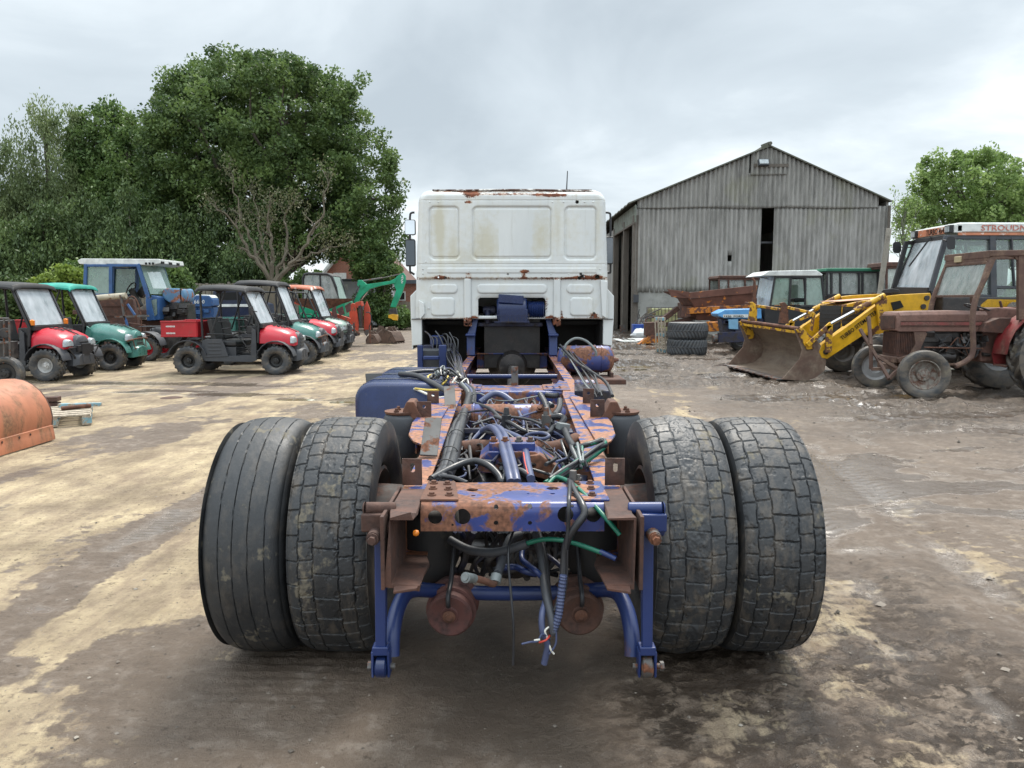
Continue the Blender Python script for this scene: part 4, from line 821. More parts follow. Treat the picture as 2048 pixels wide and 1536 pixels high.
hose([(1128, 856, 3.9), (1138, 880, 3.6), (1150, 898, 3.4)], .017); m = MB(); p = A(1126, 853, 3.88); m.box(p, (.06, .05, .035), (0, 10, 20)); TB(m, 'plug', M['hose_grey'], bev=.004)
# coil of green and black cables at the right rear
for k in range(6):
    o_ = k * 2.5 - 8; hose([(1100, 962 + o_ * .6, 2.86), (1125, 948 + o_, 2.92), (1160, 925 + o_, 3.05), (1195, 900 + o_, 3.2), (1210, 890 + o_ * .6, 3.3), (1203, 882 + o_ * .3, 3.35), (1180, 888, 3.3), (1150, 897, 3.3)], rnd.choice([.006, .009, .011]), ('hose', 'hose_green', 'hose', 'hose_grey', 'hose', 'hose_green', 'hose')[k], jit=.003)
hose([(1097, 968, 2.80), (1110, 955, 2.86), (1125, 957, 2.83), (1145, 968, 2.72), (1165, 985, 2.62), (1190, 1012, 2.52), (1215, 1040, 2.45), (1240, 1070, 2.42)], .008, 'hose_green'); hose([(1128, 935, 3.1), (1120, 948, 2.95), (1090, 965, 2.84)], .008, 'hose_green')
for k in range(6): hose([(1135 + k * 9, 915 + rnd.uniform(-10, 10), 3.15), (1150 + rnd.uniform(-15, 25), 890 + rnd.uniform(-8, 14), 3.2), (1170 + rnd.uniform(-15, 15), 925 + rnd.uniform(-12, 12), 3.0)], .006, rnd.choice(['hose_grey', 'hose', 'hose_green', 'hose']), 'wire', k=5, n=6)
p = A(1146, 965, 2.76); m = MB(); m.cyl(p, p + Vector((.0, .0, .045)), .016, .013, 10); m.bolt(p + Vector((.02, 0, .01)), .007, .02); TB(m, 'cable_clamp', M['metal_grey'])
# looms hanging over the rear cross member
hose([(1140, 962, 2.76), (1150, 985, 2.60), (1165, 1010, 2.50), (1168, 1030, 2.47), (1150, 1055, 2.46), (1132, 1090, 2.47), (1127, 1140, 2.46), (1123, 1180, 2.45), (1117, 1230, 2.44), (1105, 1270, 2.43)], .013, 'hose')
hose([(1140, 965, 2.7), (1138, 1000, 2.48), (1136, 1060, 2.46), (1130, 1110, 2.46), (1128, 1160, 2.45), (1110, 1220, 2.44)], .007)
P_ = spline([A(1127, 1150, 2.44), A(1122, 1190, 2.44), A(1117, 1230, 2.43), A(1106, 1262, 2.43)], 12); m = MB(); m.tube(P_, [.0125 * (1.1 if i % 2 else .9) for i in range(len(P_))], 10); TB(m, 'conduit', M['hose_blue'], ang=20)
hose([(1070, 1065, 2.7), (1082, 1110, 2.65), (1086, 1150, 2.6), (1092, 1190, 2.5), (1103, 1235, 2.44), (1106, 1265, 2.43)], .014, 'grey_plastic'); hose([(1078, 1065, 2.75), (1092, 1120, 2.65), (1097, 1180, 2.55), (1104, 1230, 2.44)], .009)
hose([(1092, 1200, 2.5), (1084, 1230, 2.45), (1085, 1262, 2.43), (1095, 1290, 2.43), (1092, 1310, 2.43), (1088, 1328, 2.43)], .011, 'hose_blue'); hose([(1135, 1100, 2.44), (1134, 1160, 2.44), (1128, 1200, 2.44)], .003)
for q_, mt_ in (([(1100, 1278, 2.43), (1085, 1268, 2.41), (1075, 1282, 2.40), (1060, 1284, 2.39), (1043, 1288, 2.38)], 'hose_blue'), ([(1080, 1279, 2.4), (1068, 1281, 2.4)], 'wire_white'), ([(1098, 1254, 2.43), (1090, 1262, 2.42), (1094, 1275, 2.42)], 'wire_white'), ([(1095, 1280, 2.43), (1102, 1300, 2.42), (1108, 1308, 2.42)], 'wire_white'), ([(1100, 1270, 2.43), (1092, 1280, 2.41), (1078, 1285, 2.41)], 'wire_red'), ([(1110, 1240, 2.43), (1112, 1285, 2.42), (1098, 1308, 2.42)], 'hose_blue')): hose(q_, .0035, mt_, 'wire', n=6)
hose([(1027, 1062, 2.6), (1018, 1090, 2.56), (1017, 1130, 2.52), (1023, 1200, 2.48), (1027, 1260, 2.46), (1026, 1330, 2.45)], .0042, 'hose', 'wire', n=6)
# hoses seen below the cross member
hose([(900, 1080, 2.75), (940, 1100, 2.68), (990, 1105, 2.62), (1040, 1092, 2.58), (1055, 1086, 2.57)], .016, 'grey_plastic'); hose([(1053, 1087, 2.57), (1085, 1079, 2.55), (1120, 1080, 2.52), (1160, 1090, 2.5), (1205, 1106, 2.46)], .0085, 'hose_green'); hose([(1200, 1103, 2.465), (1220, 1112, 2.45), (1232, 1118, 2.44)], .0095, 'arm_blue')
hose([(1040, 1070, 2.75), (1020, 1078, 2.7), (1008, 1110, 2.62), (1000, 1135, 2.56), (995, 1148, 2.52)], .016, 'grey_plastic')
m = MB(); m.tube([A(993, 1150, 2.52), A(990, 1165, 2.5)], .019, 10); TB(m, 'hose_end', M['hose_grey']); hose([(990, 1164, 2.5), (985, 1168, 2.49), (970, 1162, 2.47), (955, 1158, 2.45), (940, 1155, 2.43)], .012, 'rust')
m = MB(); a_, b_ = A(948, 1157, 2.44), A(931, 1155, 2.39); m.tube([a_, b_], [.015, .0175], 14); m.tube([b_, b_ + (b_ - a_) * .1], .011, 10); TB(m, 'pipe_coupling', M['hose_grey'])
hose([(1000, 1135, 2.7), (1030, 1134, 2.7), (1050, 1142, 2.65), (1072, 1148, 2.65)], .012, 'arm_blue'); hose([(1045, 1100, 2.75), (1045, 1120, 2.7), (1070, 1140, 2.6), (1088, 1160, 2.6)], .010, 'arm_blue'); hose([(1040, 1100, 2.8), (1065, 1096, 2.8), (1100, 1115, 2.75), (1130, 1140, 2.7)], .009, 'oily_blue')
for k in range(34):  # extra dark hoses, added to darken the space under the cross member
    x0 = rnd.uniform(900, 1140); hose([(x0, 1062, 2.8), (x0 + rnd.uniform(-25, 25), 1090, 2.85), (x0 + rnd.uniform(-40, 40), 1125, 2.85), (x0 + rnd.uniform(-50, 50), 1150, 2.9)], rnd.choice([.007, .011, .014]), rnd.choice(['hose', 'oily_blue', 'oily', 'grey_plastic', 'oily']), k=5, n=6)
# random loose pipes deep between the rails
for k in range(66):
    Y = rnd.uniform(2.95, 5.2); x0, x1 = rnd.uniform(-.3, .3), rnd.uniform(-.3, .3); z = rnd.uniform(.64, .80) if k < 30 else rnd.uniform(.78, .845)
    hose([(x0, Y, z, 0), ((x0 + x1) / 2, Y + rnd.uniform(0, .3), z + rnd.uniform(-.02, .06), 0), (x1, Y + rnd.uniform(0, .6), z + rnd.uniform(-.04, .05), 0)], rnd.choice([.006, .009, .013]) if k < 30 else rnd.choice([.003, .005, .007]), rnd.choice(['hose', 'hose', 'hose', 'oily_blue', 'hose_blue', 'oily']), k=5, n=6)
for k in range(26):                              # thin looms running lengthwise over everything
    x0 = rnd.choice([-1, 1]) * rnd.uniform(.05, .30); y0 = rnd.uniform(2.85, 3.6); y1 = y0 + rnd.uniform(.8, 2.4); pts = []
    for i in range(6): u = i / 5; pts.append((x0 + rnd.uniform(-.06, .06), y0 + (y1 - y0) * u, .80 + rnd.uniform(-.03, .06) + .03 * math.sin(u * 6 + k), 0))
    hose(pts, rnd.choice([.004, .006, .009]), rnd.choice(['hose', 'hose', 'hose_blue', 'oily', 'hose']), 'wire', k=5, n=6)
# along the right rail's outer side to the air tank
for k in range(6): hose([(1118 + k * 4, 694, 8.6), (1135 + k * 5, 712 + k * 2, 8.0), (1155 + k * 6, 742 + k, 7.0), (1172 + k * 5, 770, 6.0), (1190 + k * 2, 790 + rnd.uniform(-4, 4), 5.2)], .009 if k % 2 else .006, 'hose_grey' if k < 1 else 'hose', jit=.012)
hose([(1120, 690, 8.5), (1150, 722, 7.6), (1190, 748, 6.8), (1212, 765, 6.2), (1225, 792, 5.4)], .013); m = MB(); p = A(832, 1066, 2.43); m.lathe([(-.011, 0), (-.008, .008), (0, .011), (.008, .008), (.011, 0)], p, 'x', 10); TB(m, 'marker_lamp', M['amber'])
# ------------------------------------------------------------------ small utility vehicles, left
def PX(poly, Y): return [(A(a, b, Y).x, A(a, b, Y).z) for a, b in poly]
class V:                                         # a thing whose parts are written in world coordinates
    def __init__(s, name, label, cat, loc, group=None): s.r = thing(name, label, cat, loc, 0, group); s.o = tuple(-c for c in loc)
    def p(s, m, name, mat, parent=None, **k): return m.build(name, M[mat] if isinstance(mat, str) else mat, parent or s.r, off=None if parent else s.o, **k)
DM('red_hood', (.50, .018, .035), .32, None, dirt=(.3, .12, .1), damt=.1, scale=3); DM('green_hood', (.05, .17, .145), .28, None, dirt=(.16, .2, .18), damt=.1, scale=3)
DM('teal_canvas', (.015, .28, .22), .6); DM('red_bed', (.36, .012, .018), .42, None, dirt=(.2, .08, .06), damt=.12, scale=4); DM('black_canvas', (.018, .018, .02), .65)
DM('sage_hood', (.20, .28, .24), .35); DM('orange_roof', (.42, .12, .06), .5, (.6, .55, .5), .4, 3); DM('rim_red', (.35, .01, .02), .4); DM('rim_grey', (.3, .3, .3), .5); DM('rim_black', (.02, .02, .02), .45)
_wc = {}
def wheel(par, x, y, Rr, Wd, rimk=.5, tread='knob', rim='rim_black', tm='tread_small', out=1, dish=.2, nth=110, yaw=0, z=None):
    key = (Rr, Wd, rimk, tread, tm)
    if key not in _wc:
        fn = {'knob': d_knob(20, .024), 'lug': d_lug(18, .045, .9), 'rib': d_rib, 'big': d_bigblock, 'none': lambda T_, s2, x_: 0 * T_}[tread]
        _wc[key] = tyre_mesh('tyre', M[tm], Rr, Wd, Rr * rimk, {'lug': 220, 'big': 300}.get(tread, nth * (2 if tread == 'knob' else 1)), 26 if tread != 'rib' else 44, fn, .5 if tread != 'lug' else .3)
    rr = Rr * rimk; w = Wd / 2; kk = key + (rim, dish)
    if kk not in _wc:
        m = MB(); m.lathe([(-w * .68, rr * 1.02), (-w * .72, rr * .96), (-w * .4, rr * .9), (-w * dish, rr * .86), (-w * dish + .01, rr * .5), (-w * (dish + .3), rr * .42), (-w * (dish + .35), rr * .22), (-w * (dish + .5), rr * .18), (-w * (dish + .5), 0)], n=26)
        m.lathe([(w * .68, rr * 1.02), (w * .4, rr * .88), (-w * dish, rr * .84)], n=26)
        for q_ in range(5): an = q_ * PI * .4; m.bolt((rr * .36 * math.cos(an), -w * (dish + .32), rr * .36 * math.sin(an)), .010 * Rr / .3, .015, (0, -1, 0))
        _wc[kk] = m.build('wheel', M[rim]).data; bpy.data.objects.remove([o for o in COL.objects if o.data == _wc[kk]][0])
    o = bpy.data.objects.new('wheel', _wc[kk]); COL.objects.link(o); o.parent = par; o.location = (x, y, z or Rr - .01); o.rotation_euler = (R(rnd.uniform(0, 360)) if 0 else 0, 0, R(yaw + (0 if y < 0 else 180)))
    ty = bpy.data.objects.new('tyre', _wc[key]); COL.objects.link(ty); ty.parent = o; return o
def fender(x, y0, y1, zc, r, a0, a1, th=.02, flat=1.0, n=9):
    m = MB(); rows = []
    for k in range(n + 1):
        a = R(a0 + (a1 - a0) * k / n); rows.append([(x + r * math.cos(a) * flat, y, zc + r * math.sin(a)) for y in (y0, (y0 + y1) / 2, y1)])
    return m.sheet(rows, th, (0, 0, 1))
def utv(label, x, y, rz, hood, roofm, sx=-.35, screen='glass_hazy', roof=True, bed='red_bed', style=0, rimm='rim_black', bumper=0, full=True, front_r=.30, wb=1.80, trim='grey_plastic', group='utility vehicles parked in a row', frame='black_plastic', roofz=1.82):
    t = thing('utility_vehicle', label, 'utility vehicle', (x, y, 0), rz, group); tr = .55; g = trim
    def fx(m):
        if not getattr(m, 'fx_', 0): m.v = [(x * .60 if x > 0 else x, y, z) for x, y, z in m.v]; m.fx_ = 1
        return m
    def b(m, n_, mt, **k):
        if n_ in ('hood', 'nose', 'headlight', 'front_bumper', 'brush_guard', 'bull_bar'): fx(m)
        return m.build(n_, M[mt], t, **k)
    for xx in (0, -wb):
        for s_ in (-1, 1): wheel(t, xx, s_ * tr, front_r, .25, .46, 'knob', rimm)
    m = MB(); m.box((-wb / 2, 0, .36), (wb + .7, .5, .14)); m.box((-.05, 0, .42), (.7, .62, .2)); m.cyl((0, -.5, front_r), (0, .5, front_r), .03)
    for s_ in (-1, 1): m.bar((-.02, s_ * .25, .62), (0, s_ * .44, .34), .05, .05); m.bar((.1, s_ * .2, .35), (0, s_ * .45, .3), .03, .03)
    m.cyl((-wb, -.5, front_r), (-wb, .5, front_r), .045); b(m, 'underbody', 'black_plastic', bev=.01)
    # hood
    m = MB(); z1 = 1.02
    if style == 0: secs = [(.60, .30, .60, .70), (.56, .40, .58, .80), (.42, .50, .60, .88), (.15, .54, .62, .95), (-.12, .55, .64, .99), (sx, .55, .64, z1)]
    else: secs = [(.52, .36, .60, .74), (.48, .47, .60, .82), (.35, .55, .60, .88), (.1, .58, .62, .95), (-.2, .58, .64, 1.0), (sx, .56, .64, z1)]
    m.loft([arch(*q, n=14, p=3.0) for q in secs]); hd = b(m, 'hood', hood, ang=40, bev=.008)
    m = MB()
    for k in range(4):
        for s_ in (-1, 1): m.box((.12 - k * .09, s_ * .13, .962 + k * .013), (.05, .10, .012), (0, 8, 0))
    m.box((.25, 0, .925), (.5, .02, .02), (0, 14, 0)); fx(m).build('hood_vents', M['black_plastic'], hd, bev=.002)
    # nose
    m = MB(); m.loft([arch(.66, .19, .48, .80, 8, 3), arch(.60, .24, .44, .85, 8, 3), arch(.45, .26, .44, .87, 8, 3)]); no = b(m, 'nose', g, bev=.01)
    m = MB()
    for k in range(3): m.box((.665, 0, .58 + k * .07), (.02, .28, .025))
    fx(m).build('grille', M['black_plastic'], no, bev=.003)
    for s_ in (-1, 1):
        m = MB(); m.loft([arch(.60, .085, .66, .76, 8, 3, yc=s_ * .37), arch(.565, .105, .645, .78, 8, 3, yc=s_ * .38), arch(.45, .11, .645, .79, 8, 3, yc=s_ * .38)]); b(m, 'headlight', 'headlight')
    m = MB(); m.loft([arch(.74, .26, .28, .50, 8, 3.5), arch(.60, .34, .26, .54, 8, 3.5), arch(.40, .34, .26, .54, 8, 3.5)])
    for k in (-1, 1): m.box((.745, k * .12, .40), (.02, .05, .16))
    b(m, 'front_bumper', g, bev=.012)
    if bumper == 1:
        m = MB(); m.box((.68, 0, .60), (.10, .52, .12)); m.box((.73, 0, .57), (.03, .30, .24)); m.bar((.66, -.5, .62), (.66, .5, .62), .03, .03)
        for s_ in (-1, 1): m.bar((.66, s_ * .5, .62), (.66, s_ * .3, .42), .03, .03); m.bar((.66, s_ * .3, .42), (.3, s_ * .3, .42), .03, .03)
        b(m, 'brush_guard', 'black_plastic', bev=.006)
    if bumper == 2:
        m = MB(); m.tube(spline([(.55, -.52, .64), (.64, -.45, .66), (.66, 0, .68), (.64, .45, .66), (.55, .52, .64)]), .018, 8); m.tube([(.64, -.35, .66), (.68, -.3, .46), (.70, 0, .44), (.68, .3, .46), (.64, .35, .66)], .016, 8)
        for k in range(-5, 6): m.cyl((.665, k * .035, .46), (.655, k * .035, .65), .006, n=5)
        b(m, 'brush_guard', 'rust', bev=0)
    if bumper == 3:
        m = MB()
        for z_ in (.42, .54, .66, .78): m.tube([(.5, -.5, z_), (.66, -.42, z_), (.70, -.3, z_), (.70, .3, z_), (.66, .42, z_), (.5, .5, z_)], .016, 8)
        for s_ in (-1, 1): m.bar((.70, s_ * .3, .36), (.70, s_ * .3, .84), .04, .03); m.bar((.68, s_ * .42, .36), (.68, s_ * .42, .84), .03, .03)
        b(m, 'bull_bar', 'black_plastic', bev=.004)
    for s_ in (-1, 1):
        m = fender(0, s_ * .40, s_ * .68, front_r, .385, 12, 168, .022); b(m, 'fender', g, bev=.006)
        m = fender(-wb, s_ * .40, s_ * .68, front_r, .40, 15, 165, .022); m.bar((-wb - .38, s_ * .54, .42), (-wb - .50, s_ * .54, .36), .26, .02, (0, 0, 1)); b(m, 'fender', g, bev=.006)
        m = MB(); m.prism([(-.40, .30), (-.40, .92), (-.48, .98), (-.52, .40), (-1.35, .38), (-1.42, .70), (-1.5, .72), (-1.55, .34), (-1.45, .28), (-.5, .26)], s_ * .60, s_ * .56)
        m.prism([(-.98, .38), (-1.05, .62), (-1.10, .74), (-1.45, .74), (-1.45, .36)], s_ * .615, s_ * .58)
        for k in range(4): m.box((-1.25, s_ * .618, .44 + k * .075), (.26, .012, .028))
        b(m, 'side_panel', g, bev=.006)
        m = MB(); m.tube(spline([(-.52, s_ * .58, .42), (-.62, s_ * .60, .62), (-.80, s_ * .60, .80), (-1.1, s_ * .60, .84), (-1.40, s_ * .60, .84)]), .014, 8); m.tube(spline([(-1.1, s_ * .56, .95), (-.96, s_ * .56, .96), (-.92, s_ * .56, 1.03), (-.98, s_ * .56, 1.10), (-1.18, s_ * .56, 1.10)]), .014, 8); b(m, 'grab_rail', 'black_plastic')
    m = MB(); m.box((-.85, 0, .36), (.95, 1.14, .05)); m.box((-1.06, 0, .47), (.42, 1.0, .2))
    for k in range(4):
        for s_ in (-.25, .25): m.box((-.845, s_, .40 + k * .045), (.02, .36, .018))
    b(m, 'footwell', g, bev=.01)
    for s_ in (-1, 1):
        m = MB(); m.box((-1.06, s_ * .27, .64), (.46, .50, .12)); b(m, 'seat', 'seat_vinyl', bev=.04, seg=3)
        m = MB(); m.box((-1.34, s_ * .27, .93), (.10, .48, .42), (0, -10, 0)); 
        for k in range(6): m.box((-1.285 - k * .011, s_ * .27, .80 + k * .055), (.02, .42, .035), (0, -10, 0))
        b(m, 'backrest', 'seat_vinyl', bev=.03, seg=3)
    m = MB(); m.box((sx - .14, 0, .93), (.22, 1.1, .16)); m.box((sx - .12, 0, .70), (.1, 1.08, .4)); b(m, 'dashboard', 'black_plastic', bev=.02)
    m = MB(); pts = [(sx - .42 + .05 * math.sin(k * PI / 8), .26 + .17 * math.cos(k * PI / 8), 1.02 + .16 * math.sin(k * PI / 8)) for k in range(16)]; m.tube(pts, .014, 8, closed=True); m.cyl((sx - .2, .26, .92), (sx - .42, .26, 1.02), .02); m.bar(pts[0], pts[8], .03, .01); b(m, 'steering_wheel', 'black_plastic')
    # cage, roof, screen
    m = MB(); tx = sx - .30; zt = roofz - .07
    for s_ in (-1, 1):
        m.tube([(sx - .02, s_ * .58, .66), (sx, s_ * .58, 1.02), (tx, s_ * .57, zt - .03), (tx - .10, s_ * .56, zt), (-1.46, s_ * .56, zt), (-1.52, s_ * .56, zt - .06), (-1.50, s_ * .58, .70)], .024, 8); m.tube([(-1.0, s_ * .56, zt), (-1.30, s_ * .58, .9)], .018, 6)
    for xx, z_ in ((tx - .03, zt - .01), (-1.48, zt), (-1.50, 1.15)): m.cyl((xx, -.57, z_), (xx, .57, z_), .022, n=8)
    b(m, 'roll_cage', frame)
    if roof:
        m = MB(); rows = []
        for k, (xx, dz) in enumerate(((tx + .10, -.05), (tx + .06, .0), (tx - .3, .035), (-1.2, .045), (-1.52, .03), (-1.60, -.03))): rows.append([(xx, y_, roofz + dz - .045 * abs(y_ / .62) ** 4 - (.03 if abs(y_) > .63 else 0)) for y_ in (-.66, -.62, -.4, 0, .4, .62, .66)])
        m.sheet(rows, .045); b(m, 'roof', roofm, bev=.01, ang=50)
    if screen:
        zb, zp = 1.045, zt - .02; y_ = .535
        def pq(u, v, off=0): return (sx + (tx - sx) * v + off, y_ * u, zb + (zp - zb) * v)
        m = MB(); m.sheet([[pq(-1, 0), pq(1, 0)], [pq(-1, 1), pq(1, 1)]], .006, (1, 0, .4)); b(m, 'windscreen', screen, ang=0)
        m = MB(); e = .02
        for p_, q_ in ((pq(-1, 0, e), pq(1, 0, e)), (pq(-1, 1, e), pq(1, 1, e)), (pq(-1, 0, e), pq(-1, 1, e)), (pq(1, 0, e), pq(1, 1, e))): m.bar(p_, q_, .05, .03)
        m.bar(pq(-1, -.06, .02), pq(1, -.06, .02), .09, .08); b(m, 'windscreen_frame', frame, bev=.004)
        if style == 0: m = MB(); m.bar(pq(.45, .93, .04), pq(-.1, .78, .045), .014, .012); b(m, 'wiper', 'black_plastic')
    if bed:
        m = MB(); x0, x1 = -wb - .52, -1.60; z0, z1 = .78, 1.10
        for s_ in (-1, 1): m.box(((x0 + x1) / 2, s_ * .62, (z0 + z1) / 2), (x1 - x0, .03, z1 - z0)); m.box(((x0 + x1) / 2, s_ * .63, z1), (x1 - x0 + .02, .05, .025)); m.box(((x0 + x1) / 2, s_ * .63, z0 + .02), (x1 - x0 + .02, .05, .03))
        for xx in (x0, x1): m.box((xx, 0, (z0 + z1) / 2), (.03, 1.24, z1 - z0))
        m.box(((x0 + x1) / 2, 0, z0 + .02), (x1 - x0, 1.22, .03)); bd = b(m, 'cargo_bed', bed, bev=.006)
        m = MB()
        for z_ in (1.0, .86):
            for k in range(9): m.box((x0 + .11 + k * .021, -.640, z_), (.014, .004, .034 if k % 3 else .028))
        m.build('decal_lettering', M['white_paint'], bd)
    return t
k1 = utv('red hooded utility vehicle with red cargo box, nearest of the left hand group', -4.90, 16.50, 1, 'red_hood', 'black_canvas', bumper=0)
m = MB(); m.tube([(-.35, -.62, 1.3), (-.42, -.70, 1.32)], .01, 6); m.loft([[(-.40, y_, z_) for y_, z_ in rrect(-.77, 1.32, .13, .19, .03)], [(-.46, y_, z_) for y_, z_ in rrect(-.77, 1.32, .10, .15, .03)]]); m.build('wing_mirror', M['black_plastic'], k1)
utv('dark framed utility vehicle with green hood behind the red cargo box one', -5.02, 19.0, 3, 'green_hood', 'black_canvas', bumper=2, style=1, bed='green_hood', roofz=1.98)
utv('red hooded utility vehicle without roof or screen between two green ones', -5.15, 21.3, 0, 'red_hood', 'black_canvas', roof=False, screen=None, bumper=1, bed='black_plastic')
utv('sage green utility vehicle with faded orange roof and black bull bar', -5.25, 23.2, -2, 'sage_hood', 'orange_roof', bumper=3, bed='sage_hood', roofz=1.95)
k2 = utv('bright red hooded utility vehicle with black canvas roof and wide windscreen, far left', -8.85, 15.2, -2, 'red_hood', 'black_canvas', sx=-.30, bumper=1, style=1, rimm='rim_light', roofz=1.86, front_r=.31)
for s_ in (-1, 1):
    m = MB(); m.lathe([(0, 0), (0, .04), (.09, .045), (.10, .03), (.11, 0)], (-.27, s_ * .52, 1.06), 'z', 12); m.build('indicator_lamp', M['amber'], k2)
utv('green hooded utility vehicle with teal canvas roof and rusty brush guard', -8.85, 17.45, 4, 'green_hood', 'teal_canvas', sx=-.55, bumper=2, style=1, roofz=1.88, trim='green_hood')
# two large wing mirrors of the teal roofed one
# quad bike with red wheels
def quad(x, y, rz):
    t = thing('quad_bike', 'grey quad bike with red wheel rims and a black luggage rack', 'quad bike', (x, y, 0), rz); b = lambda m, n_, mt, **k: m.build(n_, M[mt], t, **k)
    for xx in (0, 1.25):
        for s_ in (-1, 1): wheel(t, xx, s_ * .46, .315, .25, .50, 'knob', 'rim_red')
        m = fender(xx, -.66, -.28, .32, .41, 10, 170, .02); m.cur = 0; b(m, 'fender', 'grey_plastic', bev=.008)
        m = fender(xx, .28, .66, .32, .41, 10, 170, .02); b(m, 'fender', 'grey_plastic', bev=.008)
        m = MB()
        for k in range(5): m.cyl((xx - .28, -.3 + k * .15, .86), (xx + .28, -.3 + k * .15, .86), .010, n=6)
        for q_ in (-.28, 0, .28): m.cyl((xx + q_, -.34, .86), (xx + q_, .34, .86), .012, n=6)
        for s_ in (-1, 1): m.cyl((xx, s_ * .2, .6), (xx, s_ * .25, .86), .012, n=6)
        b(m, 'luggage_rack', 'black_plastic')
    m = MB(); m.box((.62, 0, .48), (.7, .36, .36)); m.cyl((0, -.4, .31), (0, .4, .31), .035); m.cyl((1.25, -.4, .31), (1.25, .4, .31), .03); b(m, 'engine', 'oily', bev=.03)
    m = MB(); m.loft([arch(-.1, .13, .66, .82, 8), arch(.1, .16, .68, .86, 8), arch(.4, .14, .66, .80, 8), arch(.62, .12, .66, .82, 8)]); b(m, 'seat', 'seat_vinyl')
    m = MB(); m.loft([arch(.6, .14, .6, .84, 8), arch(.85, .18, .6, .92, 8), arch(1.15, .16, .6, .86, 8), arch(1.5, .1, .55, .7, 8)]); b(m, 'bodywork', 'red_bed')
    m = MB(); m.tube([(.85, -.38, 1.02), (.95, -.15, 1.0), (.95, .15, 1.0), (.85, .38, 1.02)], .014, 8); m.cyl((.95, 0, .85), (.95, 0, 1.0), .02); b(m, 'handlebar', 'black_plastic')
quad(-9.25, 20.0, 0)
# battered blue tractor without wheels
DM('ford_blue', (.03, .09, .23), .4, RUST, .22, 7); DM('ford_pale', (.20, .40, .58), .4, (.2, .14, .1), .2, 4); DM('ford_faded', (.10, .22, .36), .4, (.25, .10, .06), .45, 3)
v = V('blue_cab_tractor', 'battered blue tractor with white cab roof and no bonnet behind the utility vehicles', 'tractor', (-11.0, 22.4, 0)); Y0, Y1 = 21.6, 23.1
m = MB(); m.prism(PX([(154, 521), (162, 517), (318, 518), (320, 527), (300, 531), (270, 529), (214, 528), (206, 532), (158, 528)], Y0), Y0, Y1 + .1); rf = v.p(m, 'roof', 'white_paint', bev=.02)
for k in range(3): m = MB(); m.box((A(319, 525, Y0).x + .02, Y0 + .15 + k * .5, A(300, 525, Y0).z), (.03, .16, .07)); v.p(m, 'work_lamp', 'dark')
for k in range(3): m = MB(); m.box(A(292 + 7 * k, 527, Y0 - .02), (.05, .02, .06)); v.p(m, 'work_lamp', 'dark')
for Y in (Y0, Y1):
    m = MB(); a = lambda px, py: A(px, py, Y0) + Vector((0, Y - Y0, 0))
    [m.bar(a(*u), a(*w), b_, c_, (0, 1, 0), d_) for u, w, b_, c_, d_ in (((172, 528), (170, 590), .09, .070, None), ((222, 528), (222, 592), .10, .066, None), ((276, 528), (297, 597), .10, .080, None), ((297, 597), (303, 641), .13, .084, .22), ((170, 590), (224, 590), .08, .060, None), ((170, 531), (276, 531), .07, .056, None))]; v.p(m, 'cab_frame', 'ford_blue', bev=.012)
    m = MB(); m.prism([(p.x, p.z) for p in (a(174, 532), a(218, 532), a(220, 587), (a(173, 587)))], Y + .02, Y + .03); v.p(m, 'side_window', 'glass_green', bev=0, ang=0)
m = MB(); m.prism(PX([(226, 537), (258, 537), (262, 588), (227, 588)], Y0), Y1 + .0, Y1 + .01); v.p(m, 'side_window', 'glass_green', ang=0)
m = MB(); p0, p1 = A(279, 531, Y0), A(299, 588, Y0); m.sheet([[(p0.x, Y0 + .05, p0.z), (p0.x + .30, (Y0 + Y1) / 2, p0.z), (p0.x + .02, Y1 - .05, p0.z)], [(p1.x, Y0 + .05, p1.z), (p1.x + .34, (Y0 + Y1) / 2, p1.z), (p1.x + .02, Y1 - .05, p1.z)]], .008, (1, 0, 0)); v.p(m, 'windscreen', 'glass_green', ang=0)
m = MB(); m.prism(PX([(301, 590), (317, 594), (318, 640), (304, 641)], Y0), Y0 + .02, Y1 - .02); cw = v.p(m, 'cowl', 'ford_blue', bev=.02); m = MB(); m.prism(PX([(303, 600), (313, 598), (314, 628), (309, 633), (305, 626)], Y0), Y0 + .0, Y0 + .03); v.p(m, 'cowl_window', 'glass_green', ang=0)
m = MB(); m.box((-11.2, 22.35, 1.2), (2.2, 1.5, .12)); m.prism(PX([(165, 600), (224, 600), (226, 640), (165, 645)], Y0), Y0 + .05, Y1 - .05); m.prism(PX([(165, 640), (300, 641), (380, 648), (380, 668), (165, 690)], Y0 + .4), Y0 + .45, Y1 - .45); v.p(m, 'rear_body', 'rust_dark', bev=.02)
m = MB(); ps = PX([(322, 580), (330, 576), (362, 577), (366, 590), (365, 602), (357, 608), (336, 606), (326, 599), (322, 592)], Y0 + .3); m.prism(ps, Y0 + .35, Y1 - .35); v.p(m, 'fuel_tank', 'ford_faded', bev=.06, seg=4)
m = MB(); m.prism(PX([(318, 610), (372, 608), (374, 640), (318, 642)], Y0 + .4), Y0 + .45, Y1 - .45)
for k in range(16): a_ = A(320 + rnd.uniform(0, 50), 612 + rnd.uniform(0, 26), Y0 + .4); m.box(a_ + Vector((0, rnd.uniform(-.12, .05), 0)), (rnd.uniform(.06, .3), rnd.uniform(.1, .2), rnd.uniform(.05, .2)), (rnd.uniform(-30, 30), 0, rnd.uniform(-30, 30)))
m.bar(A(368, 577, Y0 + .6), A(370, 610, Y0 + .6), .05, .5, (0, 1, 0)); v.p(m, 'engine', 'oily', bev=.01)
